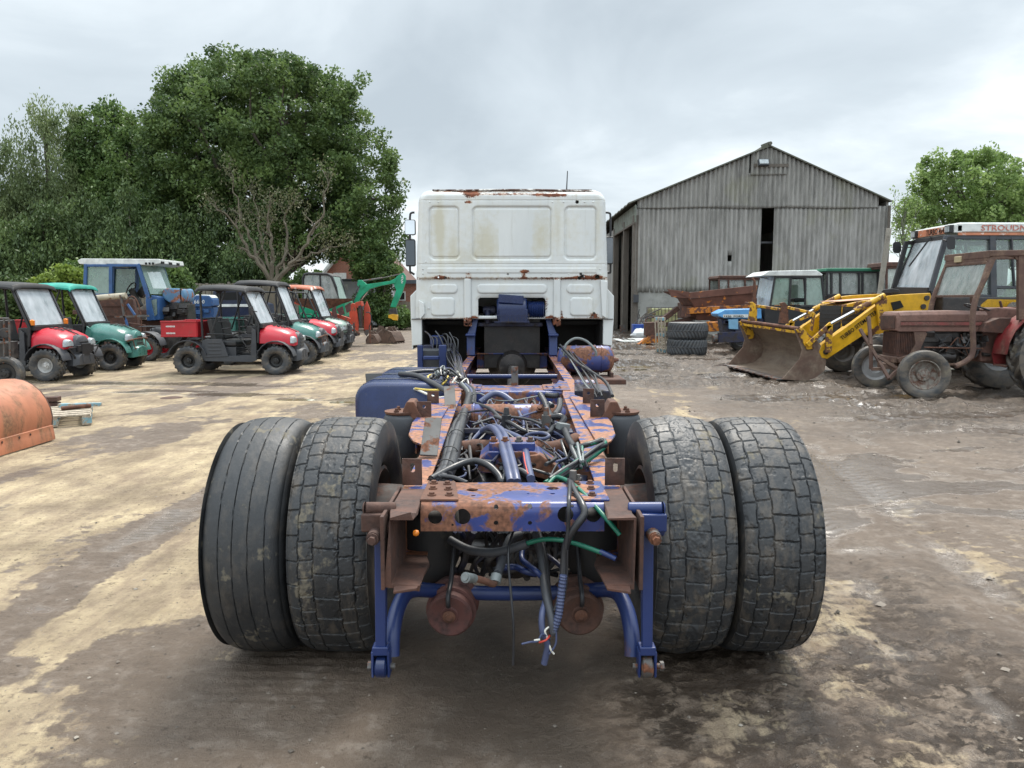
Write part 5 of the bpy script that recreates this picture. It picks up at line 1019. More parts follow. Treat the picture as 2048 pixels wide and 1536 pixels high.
m = MB(); c_ = A(262, 578, 22.3); pts = [c_ + Vector((.10 * math.sin(k * PI / 8), .2 * math.cos(k * PI / 8), .18 * math.sin(k * PI / 8))) for k in range(16)]; m.tube(pts, .018, 8, True); m.bar(c_, c_ + Vector((.25, 0, -.5)), .12, .14); m.bar(c_ + Vector((.1, .3, -.2)), c_ + Vector((.35, .3, .1)), .16, .2); v.p(m, 'steering_column', 'oily')
m = MB(); m.box((-11.5, 22.4, .62), (1.9, .5, .45)); m.box((-9.3, 22.4, .62), (1.4, .35, .35)); m.box((-10.6, 22.4, .2), (.5, .5, .4)); m.box((-12.2, 22.4, .2), (.4, .8, .4)); v.p(m, 'transmission_and_stands', 'rust_dark', bev=.03)
# another blue tractor bonnet beyond
v = V('old_blue_tractor', 'blue and white tractor bonnet numbered 6610 behind the battered blue tractor', 'tractor', (-10.6, 26.5, 0)); Y = 26
m = MB(); m.prism(PX([(384, 596), (392, 590), (418, 591), (425, 598), (426, 612), (420, 614), (384, 614)], Y), Y, Y + .6); bn = v.p(m, 'bonnet', 'ford_blue', bev=.04)
m = MB(); m.prism(PX([(391, 589), (418, 590), (424, 596), (386, 596)], Y), Y + .02, Y + .58); v.p(m, 'bonnet_top', 'white_paint', bev=.02)
m = text_mb('6610', .18); p = A(388, 607, Y - .012); m.X = None; m.v = [(a + p.x, b + p.y, c + p.z) for a, b, c in m.v]; v.p(m, 'number', 'white_paint', ang=0)
m = MB(); m.prism(PX([(370, 614), (425, 615), (425, 645), (370, 650)], Y), Y + .1, Y + .5)
for k in range(10): m.box(A(375 + rnd.uniform(0, 45), 620 + rnd.uniform(0, 24), Y + .05), (rnd.uniform(.1, .4), .15, rnd.uniform(.06, .2)))
v.p(m, 'engine', 'ford_blue', bev=.01); m = MB(); m.prism(PX([(365, 602), (372, 600), (380, 606), (378, 614), (366, 612)], Y), Y, Y + .5); v.p(m, 'air_intake', 'rust', bev=.02)
wheel(v.r, 1.1, -.45, .42, .2, .55, 'rib', 'rim_grey'); wheel(v.r, 1.1, .45, .42, .2, .55, 'rib', 'rim_grey'); wheel(v.r, -1.2, -.8, .75, .4, .5, 'lug', 'rim_grey', 'tread_tractor'); wheel(v.r, -1.2, .8, .75, .4, .5, 'lug', 'rim_grey', 'tread_tractor')
# dark blue van body behind
v = V('dark_van', 'dark blue van standing by the fence behind the utility vehicles', 'van', (-9.6, 29.6, 0)); Y = 29
m = MB(); m.prism(PX([(425, 583), (432, 577), (478, 576), (492, 583), (500, 602), (520, 608), (524, 640), (424, 640)], Y), Y, Y + 1.7); v.p(m, 'body', worn('van_blue', (.015, .022, .05), .3), bev=.05)
m = MB(); m.prism(PX([(432, 585), (476, 584), (486, 600), (432, 600)], Y), Y - .01, Y + .01); v.p(m, 'side_window', 'dark', ang=0)
m = MB(); m.box(A(460, 611, Y - .02), (1.8, .02, .10)); v.p(m, 'side_stripe', 'white_paint', bev=.004)
for xx in (-.7, 1.0):
    for s_ in (-.7, .75): wheel(v.r, xx, s_, .32, .2, .6, 'rib', 'rim_grey')
# rusty panelled machine between the green utility vehicle and the tractor
v = V('rusty_harvester', 'rusty brown panelled machine with a hoop guard between green utility vehicle and quad', 'farm machine', (-10.3, 20.6, 0)); Y = 20.3
m = MB(); m.prism(PX([(188, 600), (252, 598), (262, 640), (262, 705), (196, 708)], Y), Y + .35, Y + .5); m.prism(PX([(255, 645), (290, 650), (292, 712), (268, 714), (256, 690)], Y), Y, Y + .06); m.box(A(245, 690, Y + .5), (1.2, .6, .5)); v.p(m, 'side_panel', 'rust_dark', bev=.008)
for yy in (612, 632, 655, 676):
    m = MB(); a_, b_ = A(200, yy, Y + .34), A(256, yy, Y + .34); m.bar(a_, b_, .03, .02); v.p(m, 'panel_rib', 'rust_dark')
m = MB(); m.cyl(A(189, 596, Y), A(252, 591, Y), .075, n=16); v.p(m, 'roller', worn('cream', (.45, .40, .30), .6, RUST, .3, 6))
m = MB(); c_ = A(266, 640, Y - .02); m.tube([(c_.x + .22 * math.cos(a) , c_.y, c_.z + .62 * math.sin(a)) for a in [R(x_) for x_ in range(-30, 211, 12)]], .018, 8); v.p(m, 'hoop_guard', 'rust')
for q_ in (((241, 590), (250, 640)), ((230, 634), (298, 632)), ((250, 634), (256, 655)), ((255, 608), (270, 630)), ((268, 670), (290, 694))):
    m = MB(); m.bar(A(*q_[0], Y - .06), A(*q_[1], Y - .06), .05, .05); v.p(m, 'frame_bar', 'ford_blue' if q_[0][1] in (634, 608) and q_[0][0] < 256 and q_[0][0] > 240 else 'metal_grey', bev=.004)
# frame trolley at the far left edge
v = V('cage_trolley', 'small frame trolley with a black wheel at the left edge of the yard', 'trolley', (-9.0, 13.4, 0)); Y = 13.2
for q_ in (((-20, 636), (18, 637)), ((18, 637), (20, 720)), ((-20, 663), (18, 663)), ((-20, 722), (20, 718)), ((-20, 687), (18, 686)), ((8, 637), (8, 720)), ((20, 718), (6, 726))):
    m = MB(); m.tube([A(*q_[0], Y), A(*q_[1], Y)], .016, 8); v.p(m, 'frame_bar', 'metal_grey')
m = MB(); m.box(A(-5, 652, Y + .25), (.35, .3, .2)); m.cyl(A(10, 666, Y - .02), A(10, 666, Y + .08), .09); m.box(A(-6, 700, Y + .25), (.5, .4, .3)); v.p(m, 'motor', 'oily', bev=.01)
wheel(v.r, A(24, 729, 13.4).x + 9.0, -.15, .29, .16, .66, 'rib', 'rim_black', dish=.5)
# snow blade / bucket lying at the left
DM('plough_orange', (.40, .15, .075), .55, (.20, .10, .05), .42, 6, .08, prough=.7, bump=.2, stretch=(1, 1, .35))
v = V('snow_plough', 'rusty orange curved plough blade standing on the yard at the left edge', 'plough blade', (-5.15, 7.6, 0))
m = MB(); rows = []
pr_ = [(-5.035, .015), (-5.04, .10), (-5.045, .11), (-5.05, .17), (-5.065, .175), (-5.055, .26), (-5.07, .36), (-5.11, .46), (-5.17, .55), (-5.25, .62), (-5.34, .665), (-5.44, .685), (-5.56, .68), (-5.68, .655)]
ns_ = 9
for k in range(ns_): y_ = 6.2 + (8.36 - 6.2) * k / (ns_ - 1); rows.append([(x + .0 * k, y_, z) for x, z in pr_])
m.sheet(rows, .022, (-1, 0, 0)); bl = v.p(m, 'mouldboard', 'plough_orange', ang=28)
m = MB(); m.prism([(-5.045, .02)] + pr_[4:] + [(-5.66, .60), (-5.45, .3), (-5.3, .02)], 8.362, 8.385); v.p(m, 'end_plate', 'rust_dark', bev=.003)
for y_ in (7.75, 8.02, 8.2): m = MB(); m.bolt((-5.045, y_ - .25, .14), .009, .006, (1, 0, 0)); v.p(m, 'blade_bolt', 'rust_dark')
# pallet with timber and steel
DM('pallet_wood', (.42, .36, .28), .8, (.2, .16, .12), .4, 9, .15, stretch=(1, 4, 4)); DM('pallet_blue', (.20, .36, .42), .7, (.3, .26, .2), .5, 12)
def pallet(label, loc, rz, broken=False):
    t = thing('pallet', label, 'pallet', loc, rz)
    for k in range(7 if not broken else 5):
        m = MB(); m.box((-.55 + k * .18, 0, .125), (.10, .80, .022)); m.build('deck_board', M['pallet_wood'], t, bev=.003)
    for y_ in (-.36, 0, .36):
        m = MB(); m.box((0, y_, .103), (1.2, .10, .02)); m.build('stringer', M['pallet_wood'], t, bev=.003)
        m = MB(); m.box((0, y_, .012), (1.2, .10, .02)); m.build('stringer', M['pallet_wood'], t, bev=.003)
        for x_ in (-.55, 0, .55): m = MB(); m.box((x_, y_, .057), (.10, .11, .07)); m.build('block', M['pallet_blue'], t, bev=.003)
    return t
pallet('weathered pallet with blue blocks lying beside the orange plough blade', (-5.85, 9.75, .005), 118)
def lump(name, label, cat, loc, dims, rz, mat, **k):
    t = thing(name, label, cat, loc, rz); return t
m = MB(); m.bar((-5.95, 10.0, .165), (-5.45, 10.12, .165), .07, .045); lab(m.build('timber_block', M['pallet_blue'], bev=.004), 'short blue painted timber lying across the pallet', 'timber')
m = MB(); m.cyl((-5.75, 9.72, .165), (-5.5, 9.95, .17), .028, n=10); lab(m.build('rusty_pipe', M['rust']), 'short rusty pipe lying on the pallet', 'pipe')
m = MB(); m.box((-6.25, 10.15, .23), (.42, .14, .06), (0, 0, 8)); m.box((-6.25, 10.16, .16), (.40, .12, .05), (0, 0, 8)); lab(m.build('leaf_spring', M['rust_dark'], bev=.006), 'dark steel blocks stacked at the far corner of the pallet', 'steel block')
m = MB(); m.lathe([(0, 0), (.006, .05), (.006, .15), (0, .17)], (-5.4, 12.1, .0), 'z', 20); lab(m.build('drain_cover', M['rust_dark']), 'small round rusty drain cover set in the concrete', 'drain cover')
# implements, mini excavator and buckets at the end of the row
DM('imp_red', (.42, .055, .025), .5, RUST, .35, 6); DM('kubota_green', (.0, .26, .13), .38, None, dirt=(.08, .12, .08), damt=.12); DM('bucket_brown', (.12, .075, .055), .7, (.06, .04, .03), .4, 8)
v = V('mini_excavator', 'mini excavator with black glazed cab and raised green arm', 'excavator', (-6.6, 27.6, 0)); Y = 26.8
cp = [(606, 556), (609, 549), (617, 547), (655, 548), (664, 554), (672, 575), (678, 600), (606, 600)]
for yy in (Y, Y + 1.25):
    m = MB(); q_ = [Vector((x, yy, z)) for x, z in PX(cp, Y)]; m.tube(q_, .045, 8, True); v.p(m, 'cab_frame', 'black_plastic'); m = MB(); m.tube([A(640, 549, Y) + Vector((0, yy - Y, 0)), A(642, 600, Y) + Vector((0, yy - Y, 0))], .03, 6); v.p(m, 'window_bar', 'black_plastic')
    m = MB(); m.prism(PX(cp, Y), yy + .01, yy + .02); v.p(m, 'side_window', 'glass_dirty', ang=0)
m = MB(); m.sheet([[(*(A(664, 553, Y).xz), 0)[:1] + (Y + .05, A(664, 553, Y).z), (A(664, 553, Y).x, Y + 1.2, A(664, 553, Y).z)], [(A(678, 598, Y).x, Y + .05, A(678, 598, Y).z), (A(678, 598, Y).x, Y + 1.2, A(678, 598, Y).z)]], .01, (1, 0, 0)); v.p(m, 'windscreen', 'glass_green', ang=0)
m = MB(); m.prism(PX([(606, 548), (613, 545), (655, 546), (664, 552)], Y), Y - .03, Y + 1.28); v.p(m, 'roof', 'black_plastic', bev=.02)
m = MB(); m.box((A(640, 575, Y).x, Y + .6, A(640, 585, Y).z), (.45, .5, .7)); v.p(m, 'seat', 'seat_vinyl', bev=.08, seg=3)
m = MB(); m.prism(PX([(596, 602), (690, 602), (690, 634), (600, 636)], Y), Y - .05, Y + 1.35); v.p(m, 'lower_body', 'kubota_green', bev=.04)
m = MB()
for yy in (Y - .05, Y + 1.1): m.prism(PX([(600, 636), (690, 636), (696, 645), (690, 654), (600, 654), (594, 645)], Y), yy, yy + .28)
v.p(m, 'tracks', 'rubber', bev=.03)
Ya = 27.0
m = MB(); m.prism(PX([(702, 606), (707, 604), (722, 570), (780, 562), (792, 556), (792, 566), (760, 572), (740, 578), (724, 592), (712, 612), (704, 612)], Ya), Ya, Ya + .2); m.prism(PX([(716, 560), (724, 560), (734, 570), (722, 580), (714, 570)], Ya), Ya - .01, Ya + .21); bm_ = v.p(m, 'boom', 'kubota_green', bev=.015)
m = MB(); m.prism(PX([(785, 564), (794, 552), (806, 545), (811, 552), (811, 563), (805, 583), (791, 615), (780, 614), (792, 580)], Ya), Ya + .03, Ya + .17); ar = v.p(m, 'dipper_arm', 'kubota_green', bev=.012)
m = MB(); m.cyl(A(727, 562, Ya + .1), A(765, 556, Ya + .1), .035); m.cyl(A(765, 556, Ya + .1), A(802, 548, Ya + .1), .02); v.p(m, 'ram', 'metal_grey'); m = MB(); m.cyl(A(722, 600, Ya + .1), A(734, 584, Ya + .1), .03); v.p(m, 'ram', 'chrome')
m = MB(); m.cyl(A(799, 586, Ya + .1), A(790, 613, Ya + .1), .05); v.p(m, 'ram', 'oily'); m = MB(); m.tube(spline([A(705, 612, Ya - .05), A(712, 585, Ya - .05), A(720, 570, Ya - .05)]), .016, 6); v.p(m, 'hose', 'hose')
m = MB(); m.prism(PX([(778, 618), (792, 616), (794, 628), (784, 630), (777, 626)], Ya), Ya, Ya + .2); v.p(m, 'bucket_link', 'oily', bev=.01); m = MB(); m.prism(PX([(777, 630), (786, 628), (795, 630), (794, 641), (786, 640), (782, 637), (777, 636)], Ya), Ya - .04, Ya + .24); v.p(m, 'quick_hitch', worn('hitch_yellow', (.6, .32, .01), .45, RUST, .2, 8), bev=.01)
m = text_mb('K', .01); 
m = MB()
for k, (dx_, w_) in enumerate(((0, .05), (.0, .09), (.01, .06), (.02, .08), (.02, .05))): p = A(805 - k * .3, 552 + k * 3.4, Ya + .025); m.box(p, (w_, .006, .03), (0, 20, 0))
m.build('lettering', M['white_paint'], v.r, off=v.o)
v = V('hoist_implement', 'red steel linkage implement with worn blades beside the mini excavator', 'farm implement', (-5.6, 26.2, 0)); Y = 25.8
m = MB(); m.prism(PX([(698, 614), (704, 606), (712, 608), (718, 650), (716, 662), (700, 662)], Y), Y, Y + .1); v.p(m, 'side_plate', 'imp_red', bev=.012)
m = MB(); m.prism(PX([(724, 616), (730, 602), (736, 618), (738, 660), (732, 668), (724, 660)], Y), Y + .3, Y + .4); v.p(m, 'side_plate', 'imp_red', bev=.012)
m = MB(); m.prism(PX([(710, 605), (722, 602), (724, 612), (714, 616)], Y), Y, Y + .4); v.p(m, 'headstock', 'imp_red', bev=.01); m = MB(); m.prism(PX([(716, 612), (722, 610), (724, 655), (718, 655)], Y), Y - .02, Y + .3); v.p(m, 'gearbox', 'oily', bev=.02)
m = MB(); m.box(A(705, 668, Y + .1), (.4, .5, .12)); v.p(m, 'base', 'oily', bev=.01); m = MB(); m.prism(PX([(724, 660), (736, 660), (734, 668), (730, 673), (726, 668)], Y), Y + .25, Y + .3); v.p(m, 'tine', 'metal_grey')
m = MB(); m.tube(spline([A(732, 625, Y), A(740, 626, Y), (A(743, 640, Y)), A(738, 655, Y)]), .018, 6); v.p(m, 'hose', 'hose')
v = V('plough', 'red plough with brown mouldboards standing behind the sage utility vehicle', 'plough', (-6.4, 25.2, 0)); Y = 24.9
m = MB(); rows = []
for k in range(9):
    u = k / 8; rows.append([A(585 + 120 * u, 597 + 0 * u, Y + .0), A(592 + 112 * u, 606 - 4 * u * u, Y + .05), A(630 + 60 * u, 622 - 18 * u * u, Y + .15)])
m.sheet(rows, .02, (0, 1, 0)); v.p(m, 'mouldboard', 'rust', bev=.004); m = MB(); m.bar(A(585, 602, Y + .3), A(700, 640, Y + .3), .12, .12); m.bar(A(640, 600, Y + .3), A(650, 640, Y + .3), .1, .1); v.p(m, 'beam', 'imp_red', bev=.01)
for q_, n_ in ((((684, 612), (688, 628), (678, 632), (672, 618)), 'share'), (((700, 604), (700, 622), (692, 626), (688, 612)), 'share'), (((662, 618), (670, 612), (674, 640), (664, 645)), 'share')): m = MB(); m.prism(PX(q_, Y), Y + .1, Y + .13); v.p(m, n_, 'rust_red', bev=.01)
for q_ in (((692, 636), (694, 692)), ((682, 640), (720, 668)), ((739, 655), (741, 687)), ((690, 640), (700, 672))): m = MB(); m.bar(A(*q_[0], Y), A(*q_[1], Y), .05, .04, (0, 1, 0)); v.p(m, 'leg', 'rust')
def digbucket(label, px, py, Y, s_=1.0, rz=0):
    p = A(px, py, Y); p.z = 0; t = thing('digging_bucket', label, 'digging bucket', p, rz, 'digging buckets on the ground')
    pf = [(-.28, .0), (.28, .02), (.32, .10), (.12, .42), (-.05, .46), (-.20, .36), (-.30, .18)]; pf = [(a * s_, b * s_) for a, b in pf]
    for y_ in (-.3, .28): m = MB(); m.prism(pf, y_ * s_, y_ * s_ + .02); m.build('side_plate', M['bucket_brown'], t, bev=.004)
    m = MB(); m.sheet([[(a, -.3 * s_, b), (a, .3 * s_, b)] for a, b in [pf[0], pf[6], pf[5], pf[4], pf[3], pf[2]]], .02, (0, 0, -1)); m.build('shell', M['bucket_brown'], t, bev=.003)
    for y_ in (-.1, .1): m = MB(); m.prism([(-.22 * s_, .36 * s_), (-.10 * s_, .60 * s_), (.02 * s_, .58 * s_), (.1 * s_, .42 * s_)], y_ - .015, y_ + .015); m.build('ear', M['bucket_brown'], t, bev=.004)
    for k in range(4): m = MB(); m.prism([(.27 * s_, .0), (.38 * s_, .01), (.27 * s_, .05)], -.26 * s_ + k * .16 * s_, -.2 * s_ + k * .16 * s_); m.build('tooth', M['bucket_brown'], t)
digbucket('small brown digging bucket, left one of the three on the ground', 748, 684, 27.4, .75, -12); digbucket('tall brown digging bucket, middle one of the three on the ground', 765, 684, 28.4, 1.0, 20); digbucket('wide brown digging bucket, nearest the lorry cab', 786, 684, 27.6, 1.0, -25)
# ------------------------------------------------------------------ the barn
BY, BX0, BX1, BXP, ZE, ZP, ZB, BD = 34.0, 5.39, 16.33, 11.03, 5.85, 8.14, 2.02, 18.0
def barn_mat():
    t = NT('asbestos_sheet'); a = t.noise(1.1, 7, .65, stretch=(1.6, 1, .35)); b = t.noise(5, 6, .7, stretch=(1, 1, .18)); f = t.noise(30, 4)
    base = t.mix(t.ramp(a, .32, .68), (.20, .195, .18), (.38, .37, .35)); base = t.mix(t.ramp(b, .5, .72), base, (.16, .157, .145))
    up = t.n('ShaderNodeSeparateXYZ'); t.l(t.tc.outputs['Object'], up.inputs[0]); g = t.ramp(t.math('ADD', up.outputs[2], t.math('MULTIPLY', a, 3)), 5.8, 9.5, 0, .75); base = t.mix(g, base, t.mix(t.ramp(b, .35, .6), (.27, .265, .24), (.11, .107, .10)))
    base = t.mix(t.ramp(f, .62, .7, 0, .5), base, (.42, .42, .38)); base = t.mix(t.ramp(t.noise(.6, 4), .58, .7, 0, .35), base, (.22, .22, .13)); t.bump(f, .2, .01); return t.set(base, .9)
M['sheet'] = barn_mat(); DM('concrete', (.30, .30, .28), .9, (.18, .18, .16), .3, 2, .15, var=.2); DM('old_wood', (.14, .12, .10), .9, (.08, .07, .06), .5, 3, .2, stretch=(3, 3, .5)); DM('roof_sheet', (.13, .13, .11), .9, (.07, .075, .05), .5, 2, .15)
v = V('barn', 'large grey corrugated barn with a dark gap in its gable wall', 'barn', (BXP, BY, 0))
def roofz_(x): return ZE + (ZP - ZE) * (1 - abs(x - BXP) / (BXP - BX0 if x < BXP else BX1 - BXP))
def corr(x, y0, amp=.045, pitch=.20): return y0 + amp * math.sin(2 * PI * x / pitch)
def wall(x0, x1, zlo, zhi, y0, name, hole=None):
    m = MB(); n = int((x1 - x0) / .025); nz = 14; rows = []
    for i in range(n + 1):
        x = x0 + (x1 - x0) * i / n; sag = .02 * math.sin(x * 1.7); a = zlo(x) if callable(zlo) else zlo; b = zhi(x) if callable(zhi) else zhi
        rows.append([(x, corr(x, y0 + .012 * math.sin(int(x / .99) * 2.3)), a + (b - a) * k / nz + (sag if k == 0 else 0)) for k in range(nz + 1)])
    m.sheet(rows)
    if hole:
        keep = [i for i, f_ in enumerate(m.f) if not any(math.hypot(sum(m.v[q][0] for q in f_) / 4 - hx, (sum(m.v[q][2] for q in f_) / 4 - hz) * .6) < hr for hx, hz, hr in hole)]
        m.f = [m.f[i] for i in keep]; m.mi = [m.mi[i] for i in keep]
    o = v.p(m, name, 'sheet', ang=70); md = o.modifiers.new('s', 'SOLIDIFY'); md.thickness = .012
g0, g1 = A(1521, 500, BY).x, A(1545, 500, BY).x; zu = A(1500, 415, BY).z; hx = A(1459, 516, BY)
wall(BX0, g0, lambda x: ZB - .12 + .05 * math.sin(int((x - BX0) / 1.1) * 3.1), zu + .06, BY, 'wall_sheeting', [(hx.x, hx.z, .08), (hx.x + .03, hx.z + .1, .05)]); wall(g1, BX1, ZB - .1, zu + .06, BY, 'wall_sheeting')
wall(BX0 + .05, BXP - .8, zu - .03, lambda x: roofz_(x) - .06, BY - .05, 'gable_sheeting'); wall(BXP - .8, BXP + .8, zu - .03, lambda x: min(roofz_(x) - .06, ZP - 1.15), BY - .06, 'gable_sheeting'); wall(BXP + .8, BX1 - .45, zu - .03, lambda x: roofz_(x) - .06, BY - .055, 'gable_sheeting'); wall(BXP - .75, BXP + .8, ZP - 1.25, lambda x: roofz_(x) - .06, BY - .10, 'gable_sheeting')
m = MB(); m.box(((BX0 + BX1) / 2, BY + .18, ZB / 2), (BX1 - BX0 - .3, .3, ZB)); v.p(m, 'block_wall', 'concrete')
m = MB(); m.box((BX1, BY + BD / 2, 2.9), (.1, BD - .2, 5.8)); m.prism([(BX0, 0), (BX1, 0), (BX1, ZE - .05), (BXP, ZP - .05), (BX0, ZE - .05)], BY + BD, BY + BD + .1); m.box((BX0, BY + 12.3, 3.1), (.1, 11.2, 4.2)); m.box((BX0, BY + 12.3, .5), (.2, 11.2, 1.05)); v.p(m, 'rear_walls', 'sheet')
for s_ in (-1, 1):
    xe = BX0 - .35 if s_ < 0 else BX1 + .06; ze = roofz_(BX0) - .13 if s_ < 0 else ZE - .05; m = MB(); n = 110
    rows = [[(BXP, BY - .22 + (BD + .4) * i / n, ZP + .02 * math.sin(i)), (xe, BY - .22 + (BD + .4) * i / n, ze + .02 * math.sin(i))] for i in range(n + 1)]; m.sheet(rows, .06); v.p(m, 'roof_slope', 'roof_sheet')
m = MB(); m.tube([(BXP, BY - .28, ZP + .05), (BXP, BY + BD, ZP + .05)], .08, 8); m.bar((BXP - .35, BY - .2, ZP - .10), (BXP, BY - .2, ZP + .04), .2, .05, (0, 1, 0)); v.p(m, 'ridge_cap', 'roof_sheet')
m = MB(); m.box((BX0 - .05, BY + 3.3, 5.25), (.06, 7.0, .75)); v.p(m, 'side_fascia', worn('fascia', (.16, .18, .15), .8, (.1, .1, .08), .4, 2), bev=.01)
m = MB(); m.box((BX0 - .08, BY + 3.3, 4.86), (.08, 7.0, .08)); v.p(m, 'door_track', 'old_wood')
for yy, w_ in ((.15, .35), (3.0, .22), (6.6, .35)): m = MB(); m.box((BX0 + .02, BY + yy, 2.6), (.26, w_, 5.2)); v.p(m, 'door_post', 'old_wood', bev=.01)
m = MB(); m.box((BX0 + .3, BY + 5.2, 2.4), (.06, 2.2, 4.8)); v.p(m, 'sliding_door', 'old_wood'); m = MB(); m.box((BXP - .85 + .05, BY - .10, ZP - .88), (.0, 0, 0)); 
m = MB(); m.box((BXP + .1, BY - .13, ZP - .85), (1.5, .06, .13)); v.p(m, 'lamp_rail', 'old_wood'); m = MB(); p = A(1527, 325, BY - .3); m.box((p.x, p.y, p.z), (.45, .12, .30), (-25, 0, 0)); fl = v.p(m, 'floodlight', 'grey_plastic', bev=.01); m = MB(); m.box((p.x, p.y - .07, p.z + .03), (.38, .02, .2), (-25, 0, 0)); v.p(m, 'floodlight_glass', 'headlight')
m = MB(); m.bar(A(1521, 485, BY + .3), A(1545, 485, BY + .3), .06, .08); m.box((A(1271, 597, BY).x, BY - .12, A(1271, 597, BY).z), (.22, .12, .34)); v.p(m, 'meter_box', 'grey_plastic')
m = MB(); m.tube([(BX1 - .02, BY - .15, 5.6), (BX1 + .05, BY - .12, 0)], .06, 8); v.p(m, 'downpipe', 'old_wood')
# things by the barn door
t = thing('spade', 'long handled spade leaning in the barn doorway', 'spade', (5.07, 35.4, 0)); m = MB(); m.tube([(0, 0, .38), (-.06, .1, 1.35)], .018, 6); m.build('handle', M['old_wood'], t); m = MB(); m.box((.01, -.02, .22), (.26, .015, .36)); m.build('blade', M['metal_grey'], t, bev=.01)
DM('blue_plastic', (.012, .06, .30), .4); t = thing('blue_bin', 'blue plastic crate full of scrap beside the barn corner', 'crate', (5.15, 31.0, 0)); m = MB(); m.box((0, 0, .3), (.62, .5, .55)); m.build('box', M['blue_plastic'], t, bev=.02); m = MB(); m.box((-.12, -.26, .33), (.18, .01, .18)); m.build('label', M['white_paint'], t)
for k in range(9): m = MB(); a_ = rnd.uniform(-.3, .5); m.tube(spline([(a_, 0, .5), (a_ + rnd.uniform(-.2, .3), .1, .8), (a_ + rnd.uniform(0, .7), .1, rnd.uniform(.75, 1.35))], 3), rnd.uniform(.012, .035), 6); m.build('scrap_piece', M[rnd.choice(['old_wood', 'metal_grey', 'rust', 'oily'])], t)
def blobmesh(c, r, seed, mat, name, tag, sq=(1, 1, 1)):
    rs = random.Random(seed); m = MB(); rows = []
    for i in range(9):
        th = PI * i / 8; rows.append([(c[0] + r * sq[0] * math.sin(th) * math.cos(2 * PI * j / 14) * rs.uniform(.72, 1.15), c[1] + r * sq[1] * math.sin(th) * math.sin(2 * PI * j / 14) * rs.uniform(.8, 1.1), max(.0, c[2] + r * sq[2] * math.cos(th) * rs.uniform(.8, 1.1))) for j in range(14)])
        rows[-1].append(rows[-1][0])
    m.sheet(rows); return lab(m.build(name, M[mat], ang=25), *tag)
DM('bag_white', (.62, .64, .64), .35); blobmesh((5.0, 29.9, .18), .38, 3, 'bag_white', 'plastic_bag', ('white plastic bag of rubbish against the blue crate, the left one', 'plastic bag', 'rubbish bags'), (1, .7, .7)); blobmesh((5.45, 29.6, .16), .30, 8, 'bag_white', 'plastic_bag', ('white plastic bag of rubbish right of the other bag', 'plastic bag', 'rubbish bags'), (.9, .7, .9))
t = thing('grille_panel', 'white broken lorry grille panel lying on the mud by the barn', 'panel', (4.45, 28.8, .04), 20, rx=6)
m = MB(); m.prism([(-.55, -.35), (.0, -.42), (.7, .1), (.75, .3), (.4, .25), (.2, .35), (-.1, .2), (-.6, .3)], 0, .03, 'xy'); m.build('panel', M['white_paint'], t, bev=.006)
for k in range(3): m = MB(); m.box((-.32 + k * .2, .02 - k * .03, .034), (.13, .4, .006)); m.build('grille_opening', M['dark'], t)
t = thing('liquid_tank', 'yellowed plastic liquid tank in a wire cage against the barn wall', 'tank', (6.3, 32.3, .0)); m = MB(); m.box((0, 0, .72), (1.1, 1.0, .95)); m.build('tank', worn('tank_plastic', (.50, .47, .25), .5, (.3, .3, .12), .5, 2, .2), t, bev=.06, seg=3)
m = MB()
for k in range(9): m.cyl((-.57 + k * .1425, -.53, .2), (-.57 + k * .1425, -.53, 1.24), .012, n=5)
for k in range(4): m.cyl((-.58, -.53, .22 + k * .34), (.58, -.53, .22 + k * .34), .012, n=5)
for k in range(6): m.cyl((-.58, -.5 + k * .2, .2), (-.58, -.5 + k * .2, 1.24), .012, n=5)
m.build('wire_cage', M['metal_grey'], t); m = MB(); m.box((0, 0, .08), (1.2, 1.0, .14)); m.build('base_pallet', M['old_wood'], t, bev=.01)
# stacked tyres and pallet beside them
ms = tyre_mesh('tractor_tyre', tread_mat('tread_stack', .05, .35, 1.1), .565, .455, .30, 330, 40, d_bigblock, .35)
for k in range(2):
    o = bpy.data.objects.new('loose_tyre', ms); COL.objects.link(o); o.location = (4.98 + .01 * k, 21.9, .225 + .455 * k); o.rotation_euler = (R(90), 0, R(17 * k)); lab(o, ('big block tread tyre at the bottom of the stack of two', 'big block tread tyre lying on top of the other one')[k], 'tyre', 'stacked tyres')
pt = pallet('grey pallet standing on its end behind the two stacked tyres', (4.22, 22.5, .60), 20); pt.rotation_euler = (0, R(86), R(14)); pt.location = (4.30, 22.6, .52); pt.scale = (.85, .6, 1)
# ------------------------------------------------------------------ rusty tipping trailer
DM('trailer_rust', (.13, .055, .038), .8, (.46, .15, .02), .30, 4, .03, prough=.6, var=.35, bump=.35); DM('trailer_orange', (.50, .17, .015), .6, (.11, .045, .03), .55, 6, .03); DM('yellow', (.62, .34, .010), .4, (.13, .065, .035), .22, 9, .03, stretch=(1, 1, 1)); DM('yellow_worn', (.60, .33, .012), .45, (.12, .055, .03), .52, 8, .03)
v = V('tipping_trailer', 'rusty brown and orange tipping trailer body in front of the barn', 'trailer', (7.2, 26.8, 0)); Yn, Yf = 26.0, 27.9
def quadpts(l): return [A(*q) for q in l]
def slab(vv, name, mat, near, dy, **k):            # an outline seen at its own distance, given real thickness backwards
    m = MB(); f0 = quadpts(near); f1 = [p + Vector((0, dy, 0)) for p in f0]; m.loft([f0, f1]); return vv.p(m, name, mat, **k)
m = MB(); top = [A(1379, 585, Yn), A(1600, 562, Yn)]; dx_ = Vector((-.12, Yf - Yn, 0))
a0, a1 = A(1379, 585, Yn), A(1600, 561, Yn); b0, b1 = A(1379, 597, Yn), A(1600, 579, Yn); c0, c1 = A(1389, 614, Yn + .12), A(1600, 602, Yn + .12); fl_ = Vector((-.55, 0, .05))
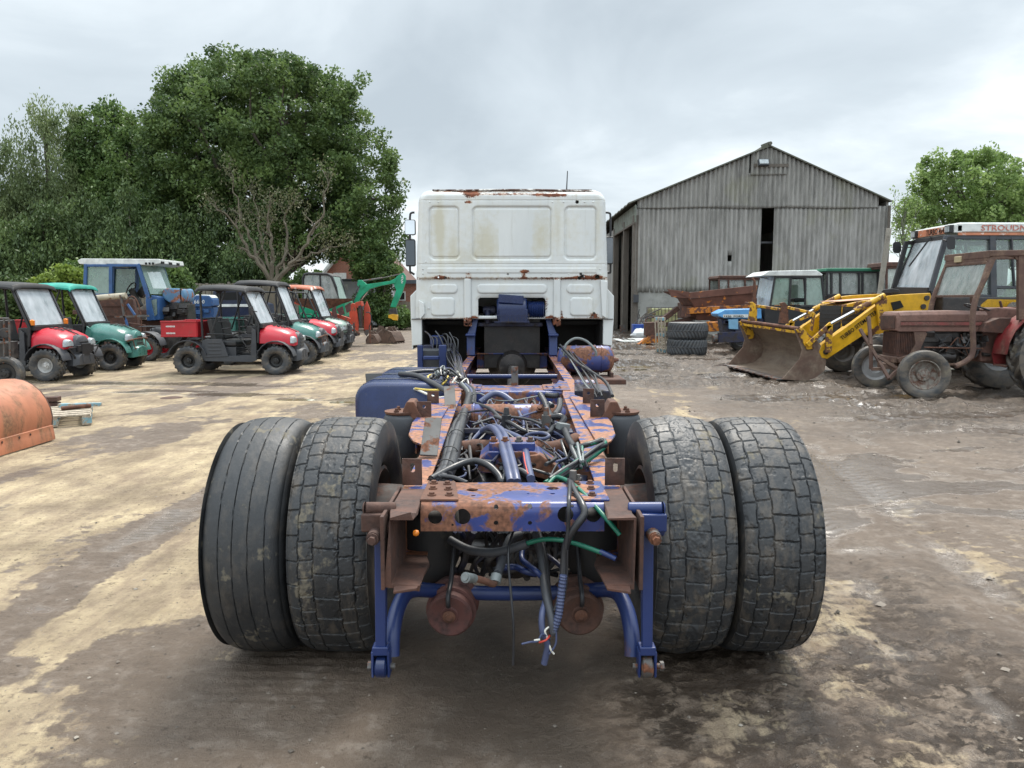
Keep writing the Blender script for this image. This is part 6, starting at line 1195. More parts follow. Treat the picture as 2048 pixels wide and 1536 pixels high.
m.loft([[a0, a1, b1, b0], [a0 + Vector((0, .06, 0)), a1 + Vector((0, .06, 0)), b1 + Vector((0, .06, 0)), b0 + Vector((0, .06, 0))]]); v.p(m, 'top_rail', 'trailer_rust', bev=.01)
m = MB(); m.sheet([[b0 + Vector((.05, .04, 0)), b1 + Vector((0, .04, 0))], [c0, c1]], .03, (0, 1, 0)); v.p(m, 'side_panel', 'trailer_rust')
m = MB(); f_ = Vector((0, Yf - Yn, 0)); m.sheet([[a0 + fl_, a0 + fl_ + f_], [b0, b0 + f_], [c0, c0 + f_]], .03, (1, 0, 0)); m.prism(PX([(1335, 578), (1379, 584), (1379, 597), (1343, 594)], Yn), Yn + .01, Yn + .05); v.p(m, 'front_panel', 'trailer_rust', bev=.004)
m = MB(); d0, d1 = A(1391, 616, Yn), A(1600, 604, Yn); e0, e1 = A(1391, 628, Yn), A(1600, 616, Yn); m.loft([[d0 + Vector((-.25, 0, 0)), d1, e1, e0 + Vector((-.25, 0, 0))], [p + Vector((0, .2, 0)) for p in (d0 + Vector((-.25, 0, 0)), d1, e1, e0 + Vector((-.25, 0, 0)))]]); v.p(m, 'side_rail', 'trailer_orange', bev=.01)
m = MB(); m.sheet([[e0 + Vector((0, .1, 0)), e1 + Vector((0, .1, 0))], [A(1396, 641, Yn + .2), A(1600, 640, Yn + .2)]], .9, (0, 1, 0)); v.p(m, 'hopper_belly', 'trailer_rust'); m = MB(); m.box((a0.x + 1.7, (Yn + Yf) / 2, 1.15), (3.2, 1.5, .35)); v.p(m, 'bed', 'trailer_rust')
m = MB(); m.bar(A(1356, 616, 26.6), A(1303, 656, 26.6), .16, .30, (0, 1, 0)); m.bar(A(1330, 650, 26.6), A(1400, 632, 26.6), .14, .2, (0, 1, 0)); m.prism(PX([(1291, 645), (1318, 644), (1322, 672), (1291, 672)], 26.4), 26.4, 26.8); v.p(m, 'drawbar', 'rust_dark', bev=.02)
m = MB(); m.prism(PX([(1277, 689), (1298, 672), (1321, 671), (1319, 685)], 26.3), 26.3, 26.7); v.p(m, 'skid_plate', 'trailer_orange', bev=.01); m = MB(); m.prism(PX([(1295, 688), (1306, 688), (1306, 695), (1295, 695)], 26.3), 26.35, 26.6); v.p(m, 'jack_foot', 'rust_dark', bev=.01)
m = MB(); m.prism(PX([(1420, 644), (1449, 643), (1449, 662), (1420, 664)], 25.2), 25.2, 25.8); v.p(m, 'mudguard', 'trailer_orange', bev=.03)
for xx in (.8, 2.0):
    for yy in (-.75, .75): wheel(v.r, xx, yy, .45, .3, .5, 'rib', 'rim_grey')
# rusty cab behind
def boxcab(name, label, px0, px1, py0, pyr, pyb, Y, dep, roofmat, framemat, glass='glass_dirty', posts=(), low=None, lowmat='rust_dark', ov=3):
    v = V(name, label, 'tractor', (A((px0 + px1) / 2, 600, Y).x, Y + dep / 2, 0)); m = MB()
    m.prism(PX([(px0 - ov, pyr), (px0, py0), (px1, py0), (px1 + ov, pyr)], Y), Y - .06, Y + dep + .06); v.p(m, 'roof', roofmat, bev=.03)
    dd = Vector((0, dep, 0)); m = MB()
    for q in (0, 1):
        m.bar(A(px0 + 1, pyr + 1, Y) + dd * q, A(px1 - 1, pyr + 1, Y) + dd * q, .07, .07); m.bar(A(px0 + 1, pyb, Y) + dd * q, A(px1 - 1, pyb, Y) + dd * q, .07, .07)
        for x_ in (px0 + 1, px1 - 1) + tuple(posts): m.bar(A(x_, pyr, Y) + dd * q, A(x_, pyb, Y) + dd * q, .06, .06, (0, 1, 0))
    for x_ in (px0 + 1, px1 - 1): m.bar(A(x_, pyr + 1, Y), A(x_, pyr + 1, Y) + dd, .06, .06)
    v.p(m, 'cab_frame', framemat, bev=.008); m = MB(); m.prism(PX([(px0 + 2, pyr), (px1 - 2, pyr), (px1 - 2, pyb), (px0 + 2, pyb)], Y), Y + .03, Y + .04); v.p(m, 'side_window', glass, ang=0); m = MB(); m.prism(PX([(px0 + 2, pyr), (px1 - 2, pyr), (px1 - 2, pyb), (px0 + 2, pyb)], Y), Y + dep - .04, Y + dep - .03); v.p(m, 'side_window', glass, ang=0)
    m = MB(); w_ = A(px1, 600, Y).x - A(px0, 600, Y).x; zb = A(px0, pyb, Y).z; m.box((0 + A((px0 + px1) / 2, 600, Y).x, Y + dep / 2, (zb + .5) / 2), (w_ * .96, dep * .94, zb - .5)); m.box((A(px0, 600, Y).x - .6, Y + dep / 2, zb * .62), (1.5, .6, .6)); v.p(m, 'body', lowmat, bev=.03)
    m = MB(); c_ = A((px0 * .6 + px1 * .4), pyb - 4, Y + dep / 2); m.tube([c_ + Vector((.05 * math.sin(k * PI / 6), .2 * math.cos(k * PI / 6), .18 * math.sin(k * PI / 6))) for k in range(12)], .018, 6, True); v.p(m, 'steering_wheel', 'black_plastic'); m = MB(); c_ = A((px0 * .35 + px1 * .65), pyb - 4, Y + dep / 2); m.box(c_, (.14, .45, .5)); m.box(c_ + Vector((-.2, 0, -.2)), (.45, .45, .12)); v.p(m, 'seat', 'seat_vinyl', bev=.04)
    for yy in (-dep / 2, dep / 2): wheel(v.r, .3, yy, .7, .4, .5, 'lug', 'rim_grey', 'tread_tractor'); wheel(v.r, -1.6, yy * .85, .38, .2, .55, 'rib', 'rim_grey')
    return v
DM('green_roof', (.02, .14, .08), .5); DM('rim_worn', (.25, .23, .2), .6, (.12, .06, .04), .5, 14, .1)
boxcab('rusty_cab_tractor', 'tractor with rusty brown cab behind the tipping trailer', 1437, 1530, 551, 557, 584, 29.5, 1.4, 'rust_dark', 'rust_dark', posts=(1457, 1490))
boxcab('green_roof_tractor', 'dark tractor cab with green roof right of the blue tractor, by the barn wall', 1653, 1757, 536, 543, 590, 25.0, 1.4, 'green_roof', 'black_plastic', posts=(1663, 1681, 1718, 1725), lowmat='oily')

boxcab('dark_cab_tractor', 'rusty dark tractor cab half hidden behind the wooden post', 1772, 1812, 524, 534, 585, 24.0, 1.2, 'rust_dark', 'rust_dark', posts=(), lowmat='rust_dark')
v = V('leaning_post', 'pale square wooden post leaning against a machine by the barn', 'post', (9.3, 19.0, 0)); m = MB(); m.bar(A(1752, 640, 19.2), A(1778, 457, 19.2), .10, .10, (0, 1, 0)); m.bar((8.9, 19.2, 0), A(1752, 640, 19.2), .10, .10, (0, 1, 0)); v.p(m, 'post', worn('post_wood', (.30, .28, .24), .8, (.2, .18, .15), .4, 3, .2), bev=.008)
# ------------------------------------------------------------------ blue tractor with white cab roof
v = V('blue_tractor', 'small blue tractor with white roofed cab behind the yellow loader bucket', 'tractor', (6.6, 22.7, 0)); Y = 22.3
m = MB(); m.prism(PX([(1434, 627), (1450, 619), (1523, 617), (1524, 638), (1450, 637), (1437, 633)], Y), Y, Y + .75); bn = v.p(m, 'bonnet', worn('bonnet_blue', (.10, .30, .58), .35, (.3, .35, .4), .15, 5), bev=.03)
m = MB(); m.prism(PX([(1446, 629), (1506, 628.5), (1506, 635), (1446, 635)], Y), Y - .01, Y - .004); v.p(m, 'name_strip', 'white_paint', ang=0); m = MB(); m.prism(PX([(1446, 630), (1458, 630), (1458, 634), (1446, 634)], Y), Y - .016, Y - .012) ; v.p(m, 'strip_block', 'dark', ang=0) if 0 else None
def wtext(vv, txt, size, p, mat, ang_=0, yaw=0, name='lettering', sx_=1):
    m = text_mb(txt, size); c, s_ = math.cos(R(ang_)), math.sin(R(ang_)); m.v = [(p[0] + (a * c * sx_ - b_ * s_), p[1] + y_, p[2] + (a * s_ * sx_ + b_ * c)) for a, y_, b_ in m.v]; return vv.p(m, name, mat, ang=0)
wtext(v, '1920  FORD', .075, A(1447, 634.4, Y - .016), 'dark', sx_=1.5)
m = MB(); m.prism(PX([(1457, 639), (1477, 638), (1477, 659), (1459, 658)], Y), Y + .02, Y + .2); v.p(m, 'side_cowl', 'ford_pale', bev=.01)
m = MB(); m.prism(PX([(1445, 638), (1530, 638), (1530, 668), (1450, 668)], Y), Y + .12, Y + .6); m.bar(A(1436, 675, Y), A(1530, 672, Y), .3, .14, (0, 1, 0))
for k in range(12): m.box(A(rnd.uniform(1450, 1520), rnd.uniform(640, 665), Y + .1), (rnd.uniform(.08, .3), .12, rnd.uniform(.05, .18)))
v.p(m, 'engine', 'oily_blue', bev=.01); m = MB(); m.cyl(A(1425, 678, Y + .1), A(1441, 676, Y + .1), .13, n=18); v.p(m, 'front_weight', 'metal_grey', bev=.01)
m = MB(); m.prism(PX([(1520, 552), (1537, 542), (1632, 540), (1645, 549), (1643, 552)], Y), Y - .05, Y + 1.45); v.p(m, 'roof', 'white_paint', bev=.04, seg=3)
nf = [A(1549, 553, Y), A(1539, 613, Y)]; dd = Vector((0, 1.35, 0))
m = MB(); m.sheet([[nf[0], nf[0] + dd], [nf[1], nf[1] + dd]], .01, (1, 0, 0)); v.p(m, 'windscreen', 'glass_hazy', ang=0)
for q in (0, 1):
    m = MB(); D_ = dd * q
    for a_, b_ in (((1550, 553), (1540, 615)), ((1582, 553), (1578, 612)), ((1611, 553), (1610, 610)), ((1643, 552), (1650, 612)), ((1550, 554), (1643, 554)), ((1540, 613), (1578, 613)), ((1600, 612), (1650, 613))): m.bar(A(*a_, Y) + D_, A(*b_, Y) + D_, .055, .04 + .004 * ((a_[0] + b_[1]) % 5), (0, 1, 0))
    v.p(m, 'cab_frame', 'black_plastic', bev=.008); m = MB(); m.prism([(p.x, p.z) for p in quadpts([(1552, 556, Y), (1580, 556, Y), (1577, 610, Y), (1543, 610, Y)])], Y + 1.35 * q + .02, Y + 1.35 * q + .028); v.p(m, 'side_window', 'glass_green', ang=0); m = MB(); m.prism([(p.x, p.z) for p in quadpts([(1612, 556, Y), (1641, 556, Y), (1648, 610, Y), (1611, 610, Y)])], Y + 1.35 * q + .02, Y + 1.35 * q + .028); v.p(m, 'side_window', 'glass_green', ang=0)
m = MB(); c_ = A(1628, 608, Y + .5); m.tube([c_ + Vector((.2 * math.cos(k * PI / 8), .06 * math.sin(k * PI / 8), .05 * math.sin(k * PI / 8))) for k in range(16)], .016, 6, True); v.p(m, 'steering_wheel', 'black_plastic'); m = MB(); m.box(A(1600, 600, Y + .7), (.5, .5, .12)); m.box(A(1620, 585, Y + .7), (.12, .5, .5)); v.p(m, 'seat', 'seat_vinyl', bev=.04)
m = MB(); m.prism(PX([(1530, 614), (1650, 614), (1655, 665), (1530, 665)], Y), Y + .05, Y + 1.3); v.p(m, 'rear_body', 'black_plastic', bev=.04); m = MB(); m.tube([A(1509, 612, Y), A(1509, 575, Y), A(1509, 562, Y), A(1505, 556, Y)], [.05, .05, .03, .03], 8); v.p(m, 'exhaust', 'rust'); m = MB(); m.cyl(A(1509, 618, Y), A(1509, 596, Y), .07, n=10); v.p(m, 'silencer', 'rust')
for yy, r_ in ((-.5, .36), (.7, .36)): wheel(v.r, .62 if yy < 0 else .35, yy, r_, .22, .55, 'rib', 'rim_grey')
for yy in (-.35, 1.1): wheel(v.r, 2.5, yy, .62, .35, .5, 'lug', 'rim_grey', 'tread_tractor')
# ------------------------------------------------------------------ yellow backhoe loader
v = V('backhoe_loader', 'yellow backhoe loader with rusty front bucket and lettered white cab roof', 'loader', (8.6, 15.7, 0)); Yn, Yf = 15.0, 16.5; zr = 3.0
m = MB(); m.box((10.0, 15.75, 2.92), (2.95, 1.56, .17)); m.box((10.0, 15.75, 3.01), (2.7, 1.3, .04)); m.box((8.56, 15.75, 2.90), (.16, 1.56, .16)); rf = v.p(m, 'roof', 'white_paint', bev=.03, seg=3)
DM('roof_orange', (.50, .19, .10), .6, (.6, .55, .5), .35, 9, .05)
m = MB(); m.box((8.472, 15.75, 2.90), (.012, 1.48, .14)); v.p(m, 'roof_sign', 'roof_orange', bev=.003)
m = text_mb('TURBO 4x4', .155); wd = max(a for a, _, _ in m.v); m.v = [(8.462 + 0 * a, 15.30 + (wd - a) * .84, 2.845 + b_) for a, y_, b_ in m.v]; m.v = [(x - .001 * i % .002, y, z) for i, (x, y, z) in enumerate(m.v)]; v.p(m, 'roof_lettering', 'dark', ang=0)
for yy in (15.10, 16.38): m = MB(); m.box((8.45, yy, 2.90), (.08, .2, .15)); b_ = v.p(m, 'work_lamp', 'black_plastic', bev=.008); m = MB(); m.box((8.406, yy, 2.90), (.012, .15, .11)); v.p(m, 'lamp_lens', 'headlight')
DM('faded_red', (.48, .14, .10), .6, (.6, .56, .52), .4, 25, .05); wtext(v, 'STROUDNEST 3', .15, (8.98, 14.962, 2.865), 'faded_red', sx_=1.25)
m = MB(); m.box((10.0, 14.965, 2.80), (2.9, .02, .05)); v.p(m, 'roof_trim', 'roof_orange')
P4 = lambda px, py, Y: A(px, py, Y)
for Y in (Yn, Yf):
    D_ = Vector((0, Y - Yn, 0)); m = MB(); e = lambda a, b: A(a, b, Yn) + D_
    for a_, b_, w_ in (((1893, 471), (1861, 583), .09), ((1893, 474), (2130, 476), .08), ((1984, 471), (1986, 596), .12), ((2075, 471), (2075, 640), .09), ((1861, 583), (1984, 594), .07), ((1986, 574), (2075, 576), .06), ((2022, 474), (2028, 574), .03)): m.bar(e(*a_), e(*b_), w_, .055 + .006 * ((a_[0] * 7 + a_[1]) % 5), (0, 1, 0))
    v.p(m, 'cab_frame', worn('cab_grey', (.05, .055, .065), .5, dirt=(.1, .09, .08)) if Y == Yn else 'black_plastic', bev=.01)
    m = MB(); m.prism([(p.x, p.z) for p in (e(1896, 476), e(1980, 476), e(1982, 590), (e(1864, 580)))], Y + .02, Y + .03); v.p(m, 'side_window', 'glass', ang=0); m = MB(); m.prism([(p.x, p.z) for p in (e(1990, 476), e(2073, 476), e(2073, 636), (e(1990, 590)))], Y + .02, Y + .03); v.p(m, 'side_window', 'glass', ang=0)
a_, b_, c_, d_ = A(1891, 474, Yn), A(1829.5, 483, Yf), A(1861, 576, Yn), A(1792, 575, Yf); m = MB(); m.sheet([[a_, b_], [c_, d_]], .01, (1, 0, 0)); v.p(m, 'windscreen', 'glass_hazy', ang=0)
m = MB(); m.bar(a_, b_, .06, .08); m.bar(c_ + Vector((0, 0, -.06)), d_ + Vector((0, 0, -.06)), .12, .14); m.bar(a_, c_, .05, .05, (0, 1, 0)); m.bar(b_, d_, .05, .05, (0, 1, 0)); v.p(m, 'windscreen_frame', 'black_plastic', bev=.008)
m = MB(); m.bar(A(1862, 474, 15.6), A(1818, 533, 15.8), .02, .03); v.p(m, 'wiper', 'black_plastic')
m = MB(); m.loft([[(p.x, p.y, p.z) for p in (A(*q, 14.72) for q in rrect(1902, 486, 17, 26, 6, 3))], [(p.x + .05, p.y + .08, p.z) for p in (A(*q, 14.72) for q in rrect(1902, 486, 11, 20, 5, 3))]]); m.bar(A(1893, 482, 14.8), A(1886, 480, 15), .03, .03); v.p(m, 'wing_mirror', 'black_plastic'); m = MB(); m.loft([[A(*q, 16.9) for q in rrect(1794, 495, 17, 23, 6, 3)], [A(*q, 17.0) for q in rrect(1795, 495, 14, 20, 5, 3)]]); m.bar(A(1800, 494, 16.9), A(1822, 495, 16.6), .025, .025); v.p(m, 'wing_mirror', 'black_plastic')
m = MB(); m.box((9.6, 15.75, 1.7), (.5, .55, .14)); m.box((9.85, 15.75, 2.0), (.14, .5, .6)); v.p(m, 'seat', 'seat_vinyl', bev=.05); m = MB(); c_ = Vector((8.9, 15.75, 1.85)); m.tube([c_ + Vector((.08 * math.sin(k * PI / 8), .2 * math.cos(k * PI / 8), .19 * math.sin(k * PI / 8))) for k in range(16)], .017, 6, True); m.bar(c_, (8.5, 15.75, 1.5), .08, .1); v.p(m, 'steering_wheel', 'black_plastic')
# bonnet and grille
m = MB(); m.loft([[(x, 15.22, z) for x, z in ((6.50, .86), (6.50, 1.44), (6.9, 1.53), (8.25, 1.63), (8.25, .8))], [(x, 16.28, z) for x, z in ((6.50, .86), (6.50, 1.44), (6.9, 1.53), (8.25, 1.63), (8.25, .8))]]); v.p(m, 'bonnet', 'yellow_worn', bev=.02); m = MB(); m.box((7.2, 15.75, 1.565), (1.5, .9, .01), (0, -4.3, 0)); v.p(m, 'bonnet_top', worn('pink_faded', (.5, .28, .2), .6, (.6, .4, .1), .3, 5))
m = MB(); m.box((6.49, 15.75, 1.14), (.02, 1.02, .58)); gl_ = v.p(m, 'grille', 'black_plastic')
for k in range(6): m = MB(); m.box((6.48, 15.75, .92 + k * .085), (.03, 1.0, .02)); v.p(m, 'grille_slat', 'black_plastic')
m = MB()
for k in range(6): m.box((6.72, 15.21, .92 + k * .085), (.40, .02, .05))
m.box((6.72, 15.215, 1.13), (.42, .012, .56)); v.p(m, 'side_louvre', 'black_plastic', bev=.004)
m = MB(); m.box((8.6, 15.75, .85), (3.6, .75, .45)); m.box((9.6, 15.3, 1.35), (2.6, .8, .5)); v.p(m, 'chassis', 'oily', bev=.03); m = MB(); m.prism(PX([(1960, 608), (1975, 596), (2140, 600), (2140, 640), (1955, 640)], 14.9), 14.9, 16.6); v.p(m, 'rear_body', 'yellow', bev=.02)
# loader arms
for s_, Y in ((0, 14.62), (1, 16.6)):
    m = MB(); q_ = [(1861, 586), (1800, 589), (1773, 592), (1757, 607), (1700, 649), (1644, 688), (1638, 704), (1644, 716), (1655, 718), (1720, 675), (1760, 648), (1775, 634), (1800, 628), (1860, 620), (1866, 604)]
    m.prism(PX(q_, 14.62), Y, Y + .14); ar = v.p(m, 'loader_arm', 'yellow', bev=.012)
    m = MB(); 
    for a_ in ((1853, 596), (1846, 613), (1759, 622), (1651, 704)): p = A(*a_, 14.62); m.cyl((p.x, Y - .03, p.z), (p.x, Y + .17, p.z), .05, n=12)
    v.p(m, 'pivot_pin', 'oily', bev=.005)
    g = lambda px, py: A(px, py, 14.62) + Vector((0, Y - 14.62 + (.22 if not s_ else -.1) * 0 - .06, 0))
    m = MB(); m.cyl(g(1706, 622), g(1766, 591), .055, n=12); v.p(m, 'ram_barrel', 'yellow_worn'); m = MB(); m.cyl(g(1658, 648), g(1708, 621), .032, n=12); v.p(m, 'ram_rod', 'chrome')
    m = MB(); m.cyl(g(1666, 683) + Vector((0, .3, 0)), g(1700, 658) + Vector((0, .3, 0)), .055, n=12); v.p(m, 'ram_barrel', 'yellow_worn'); m = MB(); m.cyl(g(1630, 706) + Vector((0, .3, 0)), g(1668, 682) + Vector((0, .3, 0)), .03, n=12); v.p(m, 'ram_rod', 'chrome')
    for a_, b_, w_ in (((1656, 650), (1654, 705), .12), ((1660, 647), (1612, 690), .09), ((1758, 596), (1766, 650), .22)): m = MB(); m.bar(g(*a_), g(*b_), w_, .06, (0, 1, 0)); v.p(m, 'tipping_link', 'yellow_worn', bev=.01)
wtext(v, 'TURBO SITEMASTER', .108, A(1684, 680.5, 14.605), 'dark', 38.3, name='arm_lettering', sx_=.86)
m = MB(); m.prism(PX([(1782, 605), (1801, 601), (1808, 614), (1787, 621)], 14.6), 14.604, 14.612); v.p(m, 'arm_sticker', 'dark', ang=0)
m = MB(); m.loft([[A(1762 + a, 580 + b, 14.7) for a, b in ((0, 4), (5, -1), (22, -3), (36, -1), (38, 5), (10, 7))], [A(1762 + a, 580 + b, 14.95) for a, b in ((0, 4), (5, -1), (22, -3), (36, -1), (38, 5), (10, 7))]]); v.p(m, 'work_lamp', 'black_plastic', bev=.01)
for yy in (-.95, .95): wheel(v.r, -1.45, yy, .46, .30, .5, 'lug', 'rim_grey', 'tread_tractor')
for yy in (-.9, .95): wheel(v.r, 1.3, yy, .78, .48, .5, 'lug', 'rim_grey', 'tread_tractor')
# front bucket
DM('bucket_rust', (.14, .085, .062), .72, (.24, .19, .14), .35, 3, .2, var=.3); DM('bucket_worn', (.20, .155, .115), .45, (.12, .08, .055), .5, 2.5, .15, stretch=(1, .4, 2))
pf = [(5.22, .035), (5.38, .03), (5.58, .045), (5.76, .10), (5.90, .22), (5.94, .38), (5.90, .55), (5.80, .70), (5.66, .82), (5.50, .93), (5.42, .96)]
def bsh(y): return -.16 * (y - 14.65), .035 * (y - 14.65)
rows = []
for k in range(9):
    y_ = 14.66 + 2.34 * k / 8; a_, b_ = bsh(y_); rows.append([(x + a_, y_, z + b_) for x, z in pf])
m = MB(); m.sheet(rows, .02, (.7, 0, -.7)); bk = v.p(m, 'bucket', 'bucket_worn', ang=50)
for y_ in (14.63, 17.0):
    a_, b_ = bsh(y_); m = MB(); q_ = [(x + a_, z + b_) for x, z in [(5.16, .03), (5.6, .0), (5.80, .06), (5.97, .20), (5.99, .38), (5.94, .6), (5.80, .78), (5.62, .90), (5.46, .99), (5.36, .98), (5.52, .60), (5.48, .42)]]; m.prism(q_, y_, y_ + .03); v.p(m, 'bucket_side', 'bucket_rust', bev=.006)
    m = MB(); m.prism([(x + a_, z + b_) for x, z in [(5.38, .99), (5.50, 1.02), (5.66, .86), (5.74, .62), (5.60, .60), (5.50, .78)]], y_ - .035, y_ - .005); m.cyl((5.46 + a_, y_ - .05, .95 + b_), (5.46 + a_, y_ + .05, .95 + b_), .04, n=12); v.p(m, 'bucket_ear', 'yellow_worn', bev=.006)
m = MB(); a_, b_ = bsh(17.0); m.bar((5.18, 14.64, .025), (5.18 + a_, 17.03, .025 + b_), .22, .025); v.p(m, 'cutting_edge', 'metal_grey', bev=.004)
for k in range(9): y_ = 14.75 + k * .27; a_, b_ = bsh(y_); m = MB(); m.box((5.09 + a_, y_, .03 + b_), (.14, .05, .02)); v.p(m, 'bucket_tooth', 'rust_dark')
m = MB(); a_, b_ = bsh(17.0); m.cyl((5.44, 14.6, 1.00), (5.44 + a_, 17.0, 1.0 + b_), .035, n=10); m.bar((5.46, 14.66, .955), (5.46 + a_, 17.0, .955 + b_), .05, .07); v.p(m, 'top_bar', 'rust', bev=.005); m = MB(); m.bar((5.42, 14.66, .93), (5.42 + a_, 17.0, .93 + b_), .02, .05); v.p(m, 'top_lip', 'yellow_worn')
for (q_, Y_, mt) in ((((1497, 642), (1502, 608), (1498, 604), (1506, 604), (1515, 612), (1514, 642)), 16.2, 'yellow_worn'), (((1558, 646), (1564, 612), (1560, 606), (1570, 604), (1576, 612), (1578, 648)), 15.3, 'rust')): m = MB(); m.prism(PX(q_, Y_), Y_, Y_ + .07); v.p(m, 'fork_upright', mt, bev=.008)
for q_ in (((1516, 612, 16.2), (1562, 619, 15.3)), ((1490, 606, 16.4), (1516, 612, 16.2)), ((1576, 615, 15.3), (1628, 627, 14.9)), ((1628, 627, 14.9), (1622, 662, 14.9)), ((1598, 640, 15.0), (1624, 630, 14.9))): m = MB(); m.bar(A(*q_[0]), A(*q_[1]), .05, .05); v.p(m, 'fork_rail', 'yellow_worn' if q_[0][0] != 1490 else 'rust', bev=.005)
# ------------------------------------------------------------------ old red tractor with bare cab frame
DM('mf_red', (.175, .088, .068), .55, (.11, .06, .045), .5, 4, .15, var=.3, dirt=(.16, .12, .09), damt=.2); DM('frame_rust', (.10, .055, .042), .75, (.17, .11, .075), .4, 7, .15); DM('mf_fender', (.20, .02, .022), .5, (.14, .06, .045), .5, 4, .1)
v = V('old_red_tractor', 'rusted old red tractor with bare cab frame at the right edge', 'tractor', (6.47, 12.75, 0)); o_ = lambda x, y, z: (x, y, z)
m = MB(); secs = []
for x, z0, z1, hw in ((6.22, 1.05, 1.30, .27), (6.26, 1.03, 1.345, .30), (6.6, 1.03, 1.36, .30), (7.3, 1.03, 1.37, .30), (7.68, 1.03, 1.36, .30)): secs.append([(x, 12.75 - hw, z0), (x, 12.75 - hw, z1 - .06), (x, 12.75 - hw + .06, z1), (x, 12.75 + hw - .06, z1), (x, 12.75 + hw, z1 - .06), (x, 12.75 + hw, z0)])
m.loft(secs); bn = v.p(m, 'bonnet', 'mf_red', bev=.012); m = MB(); m.box((6.215, 12.75, 1.18), (.02, .48, .20)); v.p(m, 'front_grille', 'rust_dark')
m = MB(); m.box((6.95, 12.442, 1.16), (1.35, .008, .05)); v.p(m, 'bonnet_stripe', worn('stripe_red', (.20, .045, .04), .6, (.13, .07, .055), .55, 5, .15)); m = MB(); m.box((6.95, 12.444, 1.12), (1.35, .012, .012)); m.box((6.95, 12.444, 1.20), (1.35, .012, .010)); v.p(m, 'bonnet_trim', 'rust_dark')
m = MB(); m.box((6.40, 12.75, .82), (.26, .50, .40))
for k in range(9): m.box((6.29 + k * .028, 12.495, .84), (.010, .03, .34))
for k in range(10): m.box((6.262, 12.55 + k * .045, .84), (.03, .012, .34))
v.p(m, 'radiator', 'rust_dark', bev=.004); m = MB(); m.prism([(6.50, 1.03), (6.74, 1.03), (6.62, .72), (6.56, .58), (6.30, .52), (6.26, .60), (6.46, .66), (6.54, .84)], 12.46, 12.52); m.box((6.42, 12.75, .57), (.4, .5, .1)); v.p(m, 'front_support', 'frame_rust', bev=.01)
m = MB(); m.box((7.2, 12.75, .82), (1.2, .34, .40)); m.box((6.9, 12.56, .93), (.5, .12, .14)); m.cyl((6.95, 12.5, .62), (7.2, 12.5, .62), .07); m.cyl((7.25, 12.52, .75), (7.25, 12.52, .92), .05); m.cyl((7.45, 12.5, .60), (7.45, 12.5, .84), .06)
for k in range(34): m.box((rnd.uniform(6.7, 7.75), 12.52 + rnd.uniform(-.05, .05), rnd.uniform(.62, 1.0)), (rnd.uniform(.03, .16), rnd.uniform(.05, .12), rnd.uniform(.03, .12)), (rnd.uniform(-30, 30), rnd.uniform(-20, 20), rnd.uniform(-30, 30)))
v.p(m, 'engine', 'oily', bev=.008)
for k in range(7): 
    m = MB(); x0 = rnd.uniform(6.7, 7.4); m.tube(spline([(x0, 12.46, rnd.uniform(.7, 1.0)), (x0 + .15, 12.42, rnd.uniform(.6, 1.0)), (x0 + rnd.uniform(.2, .5), 12.46, rnd.uniform(.6, 1.0))]), .008, 6); v.p(m, 'fuel_pipe', rnd.choice(['metal_grey', 'hose', 'rust']))
m = MB(); m.cyl((6.65, 12.40, .78), (7.6, 12.40, .76), .012, n=8); v.p(m, 'steering_rod', 'rust')
m = MB(); m.box((8.0, 12.75, .78), (.7, .42, .5)); m.box((8.3, 12.75, .62), (.5, .9, .3)); m.prism([(7.66, 1.00), (7.66, 1.40), (7.9, 1.42), (8.4, 1.40), (8.5, 1.30), (8.3, 1.10), (7.9, .98)], 12.55, 12.95); v.p(m, 'transmission_and_tank', 'mf_red', bev=.03)
m = MB(); m.box((6.42, 12.75, .42), (.10, 1.25, .09)); m.bar((6.45, 12.3, .5), (7.3, 12.5, .5), .05, .04); v.p(m, 'front_axle', 'frame_rust', bev=.01)
wheel(v.r, .0, -.72, .385, .19, .60, 'rib', 'rim_worn', 'tread_tractor', dish=-.35, yaw=-12); wheel(v.r, -.06, .78, .385, .19, .60, 'rib', 'rim_grey', 'tread_tractor', dish=-.35, yaw=-12)
for yy in (-.70, .72): wheel(v.r, 2.02, yy, .66, .34, .50, 'lug', 'rim_grey', 'tread_tractor')
m = MB(); fr = [(1720, 658, 12.2), (1745, 705, 12.2), (1757, 722, 12.2), (1780, 738, 12.2)]
for q_ in (((1720, 658, 12.9), (1758, 722, 12.6)), ((1737, 633, 12.9), (1742, 690, 12.7)), ((1758, 722, 12.6), (1778, 758, 12.4)), ((1778, 758, 12.4), (1796, 738, 12.5)), ((1796, 738, 12.5), (1757, 714, 12.6)), ((1742, 690, 12.7), (1742, 738, 12.7)), ((1742, 738, 12.7), (1768, 738, 12.6)), ((1820, 735, 12.6), (1757, 712, 12.7))): m = MB(); m.bar(A(*q_[0]), A(*q_[1]), .05, .05, (0, 1, 0)); v.p(m, 'front_guard', 'frame_rust', bev=.006)
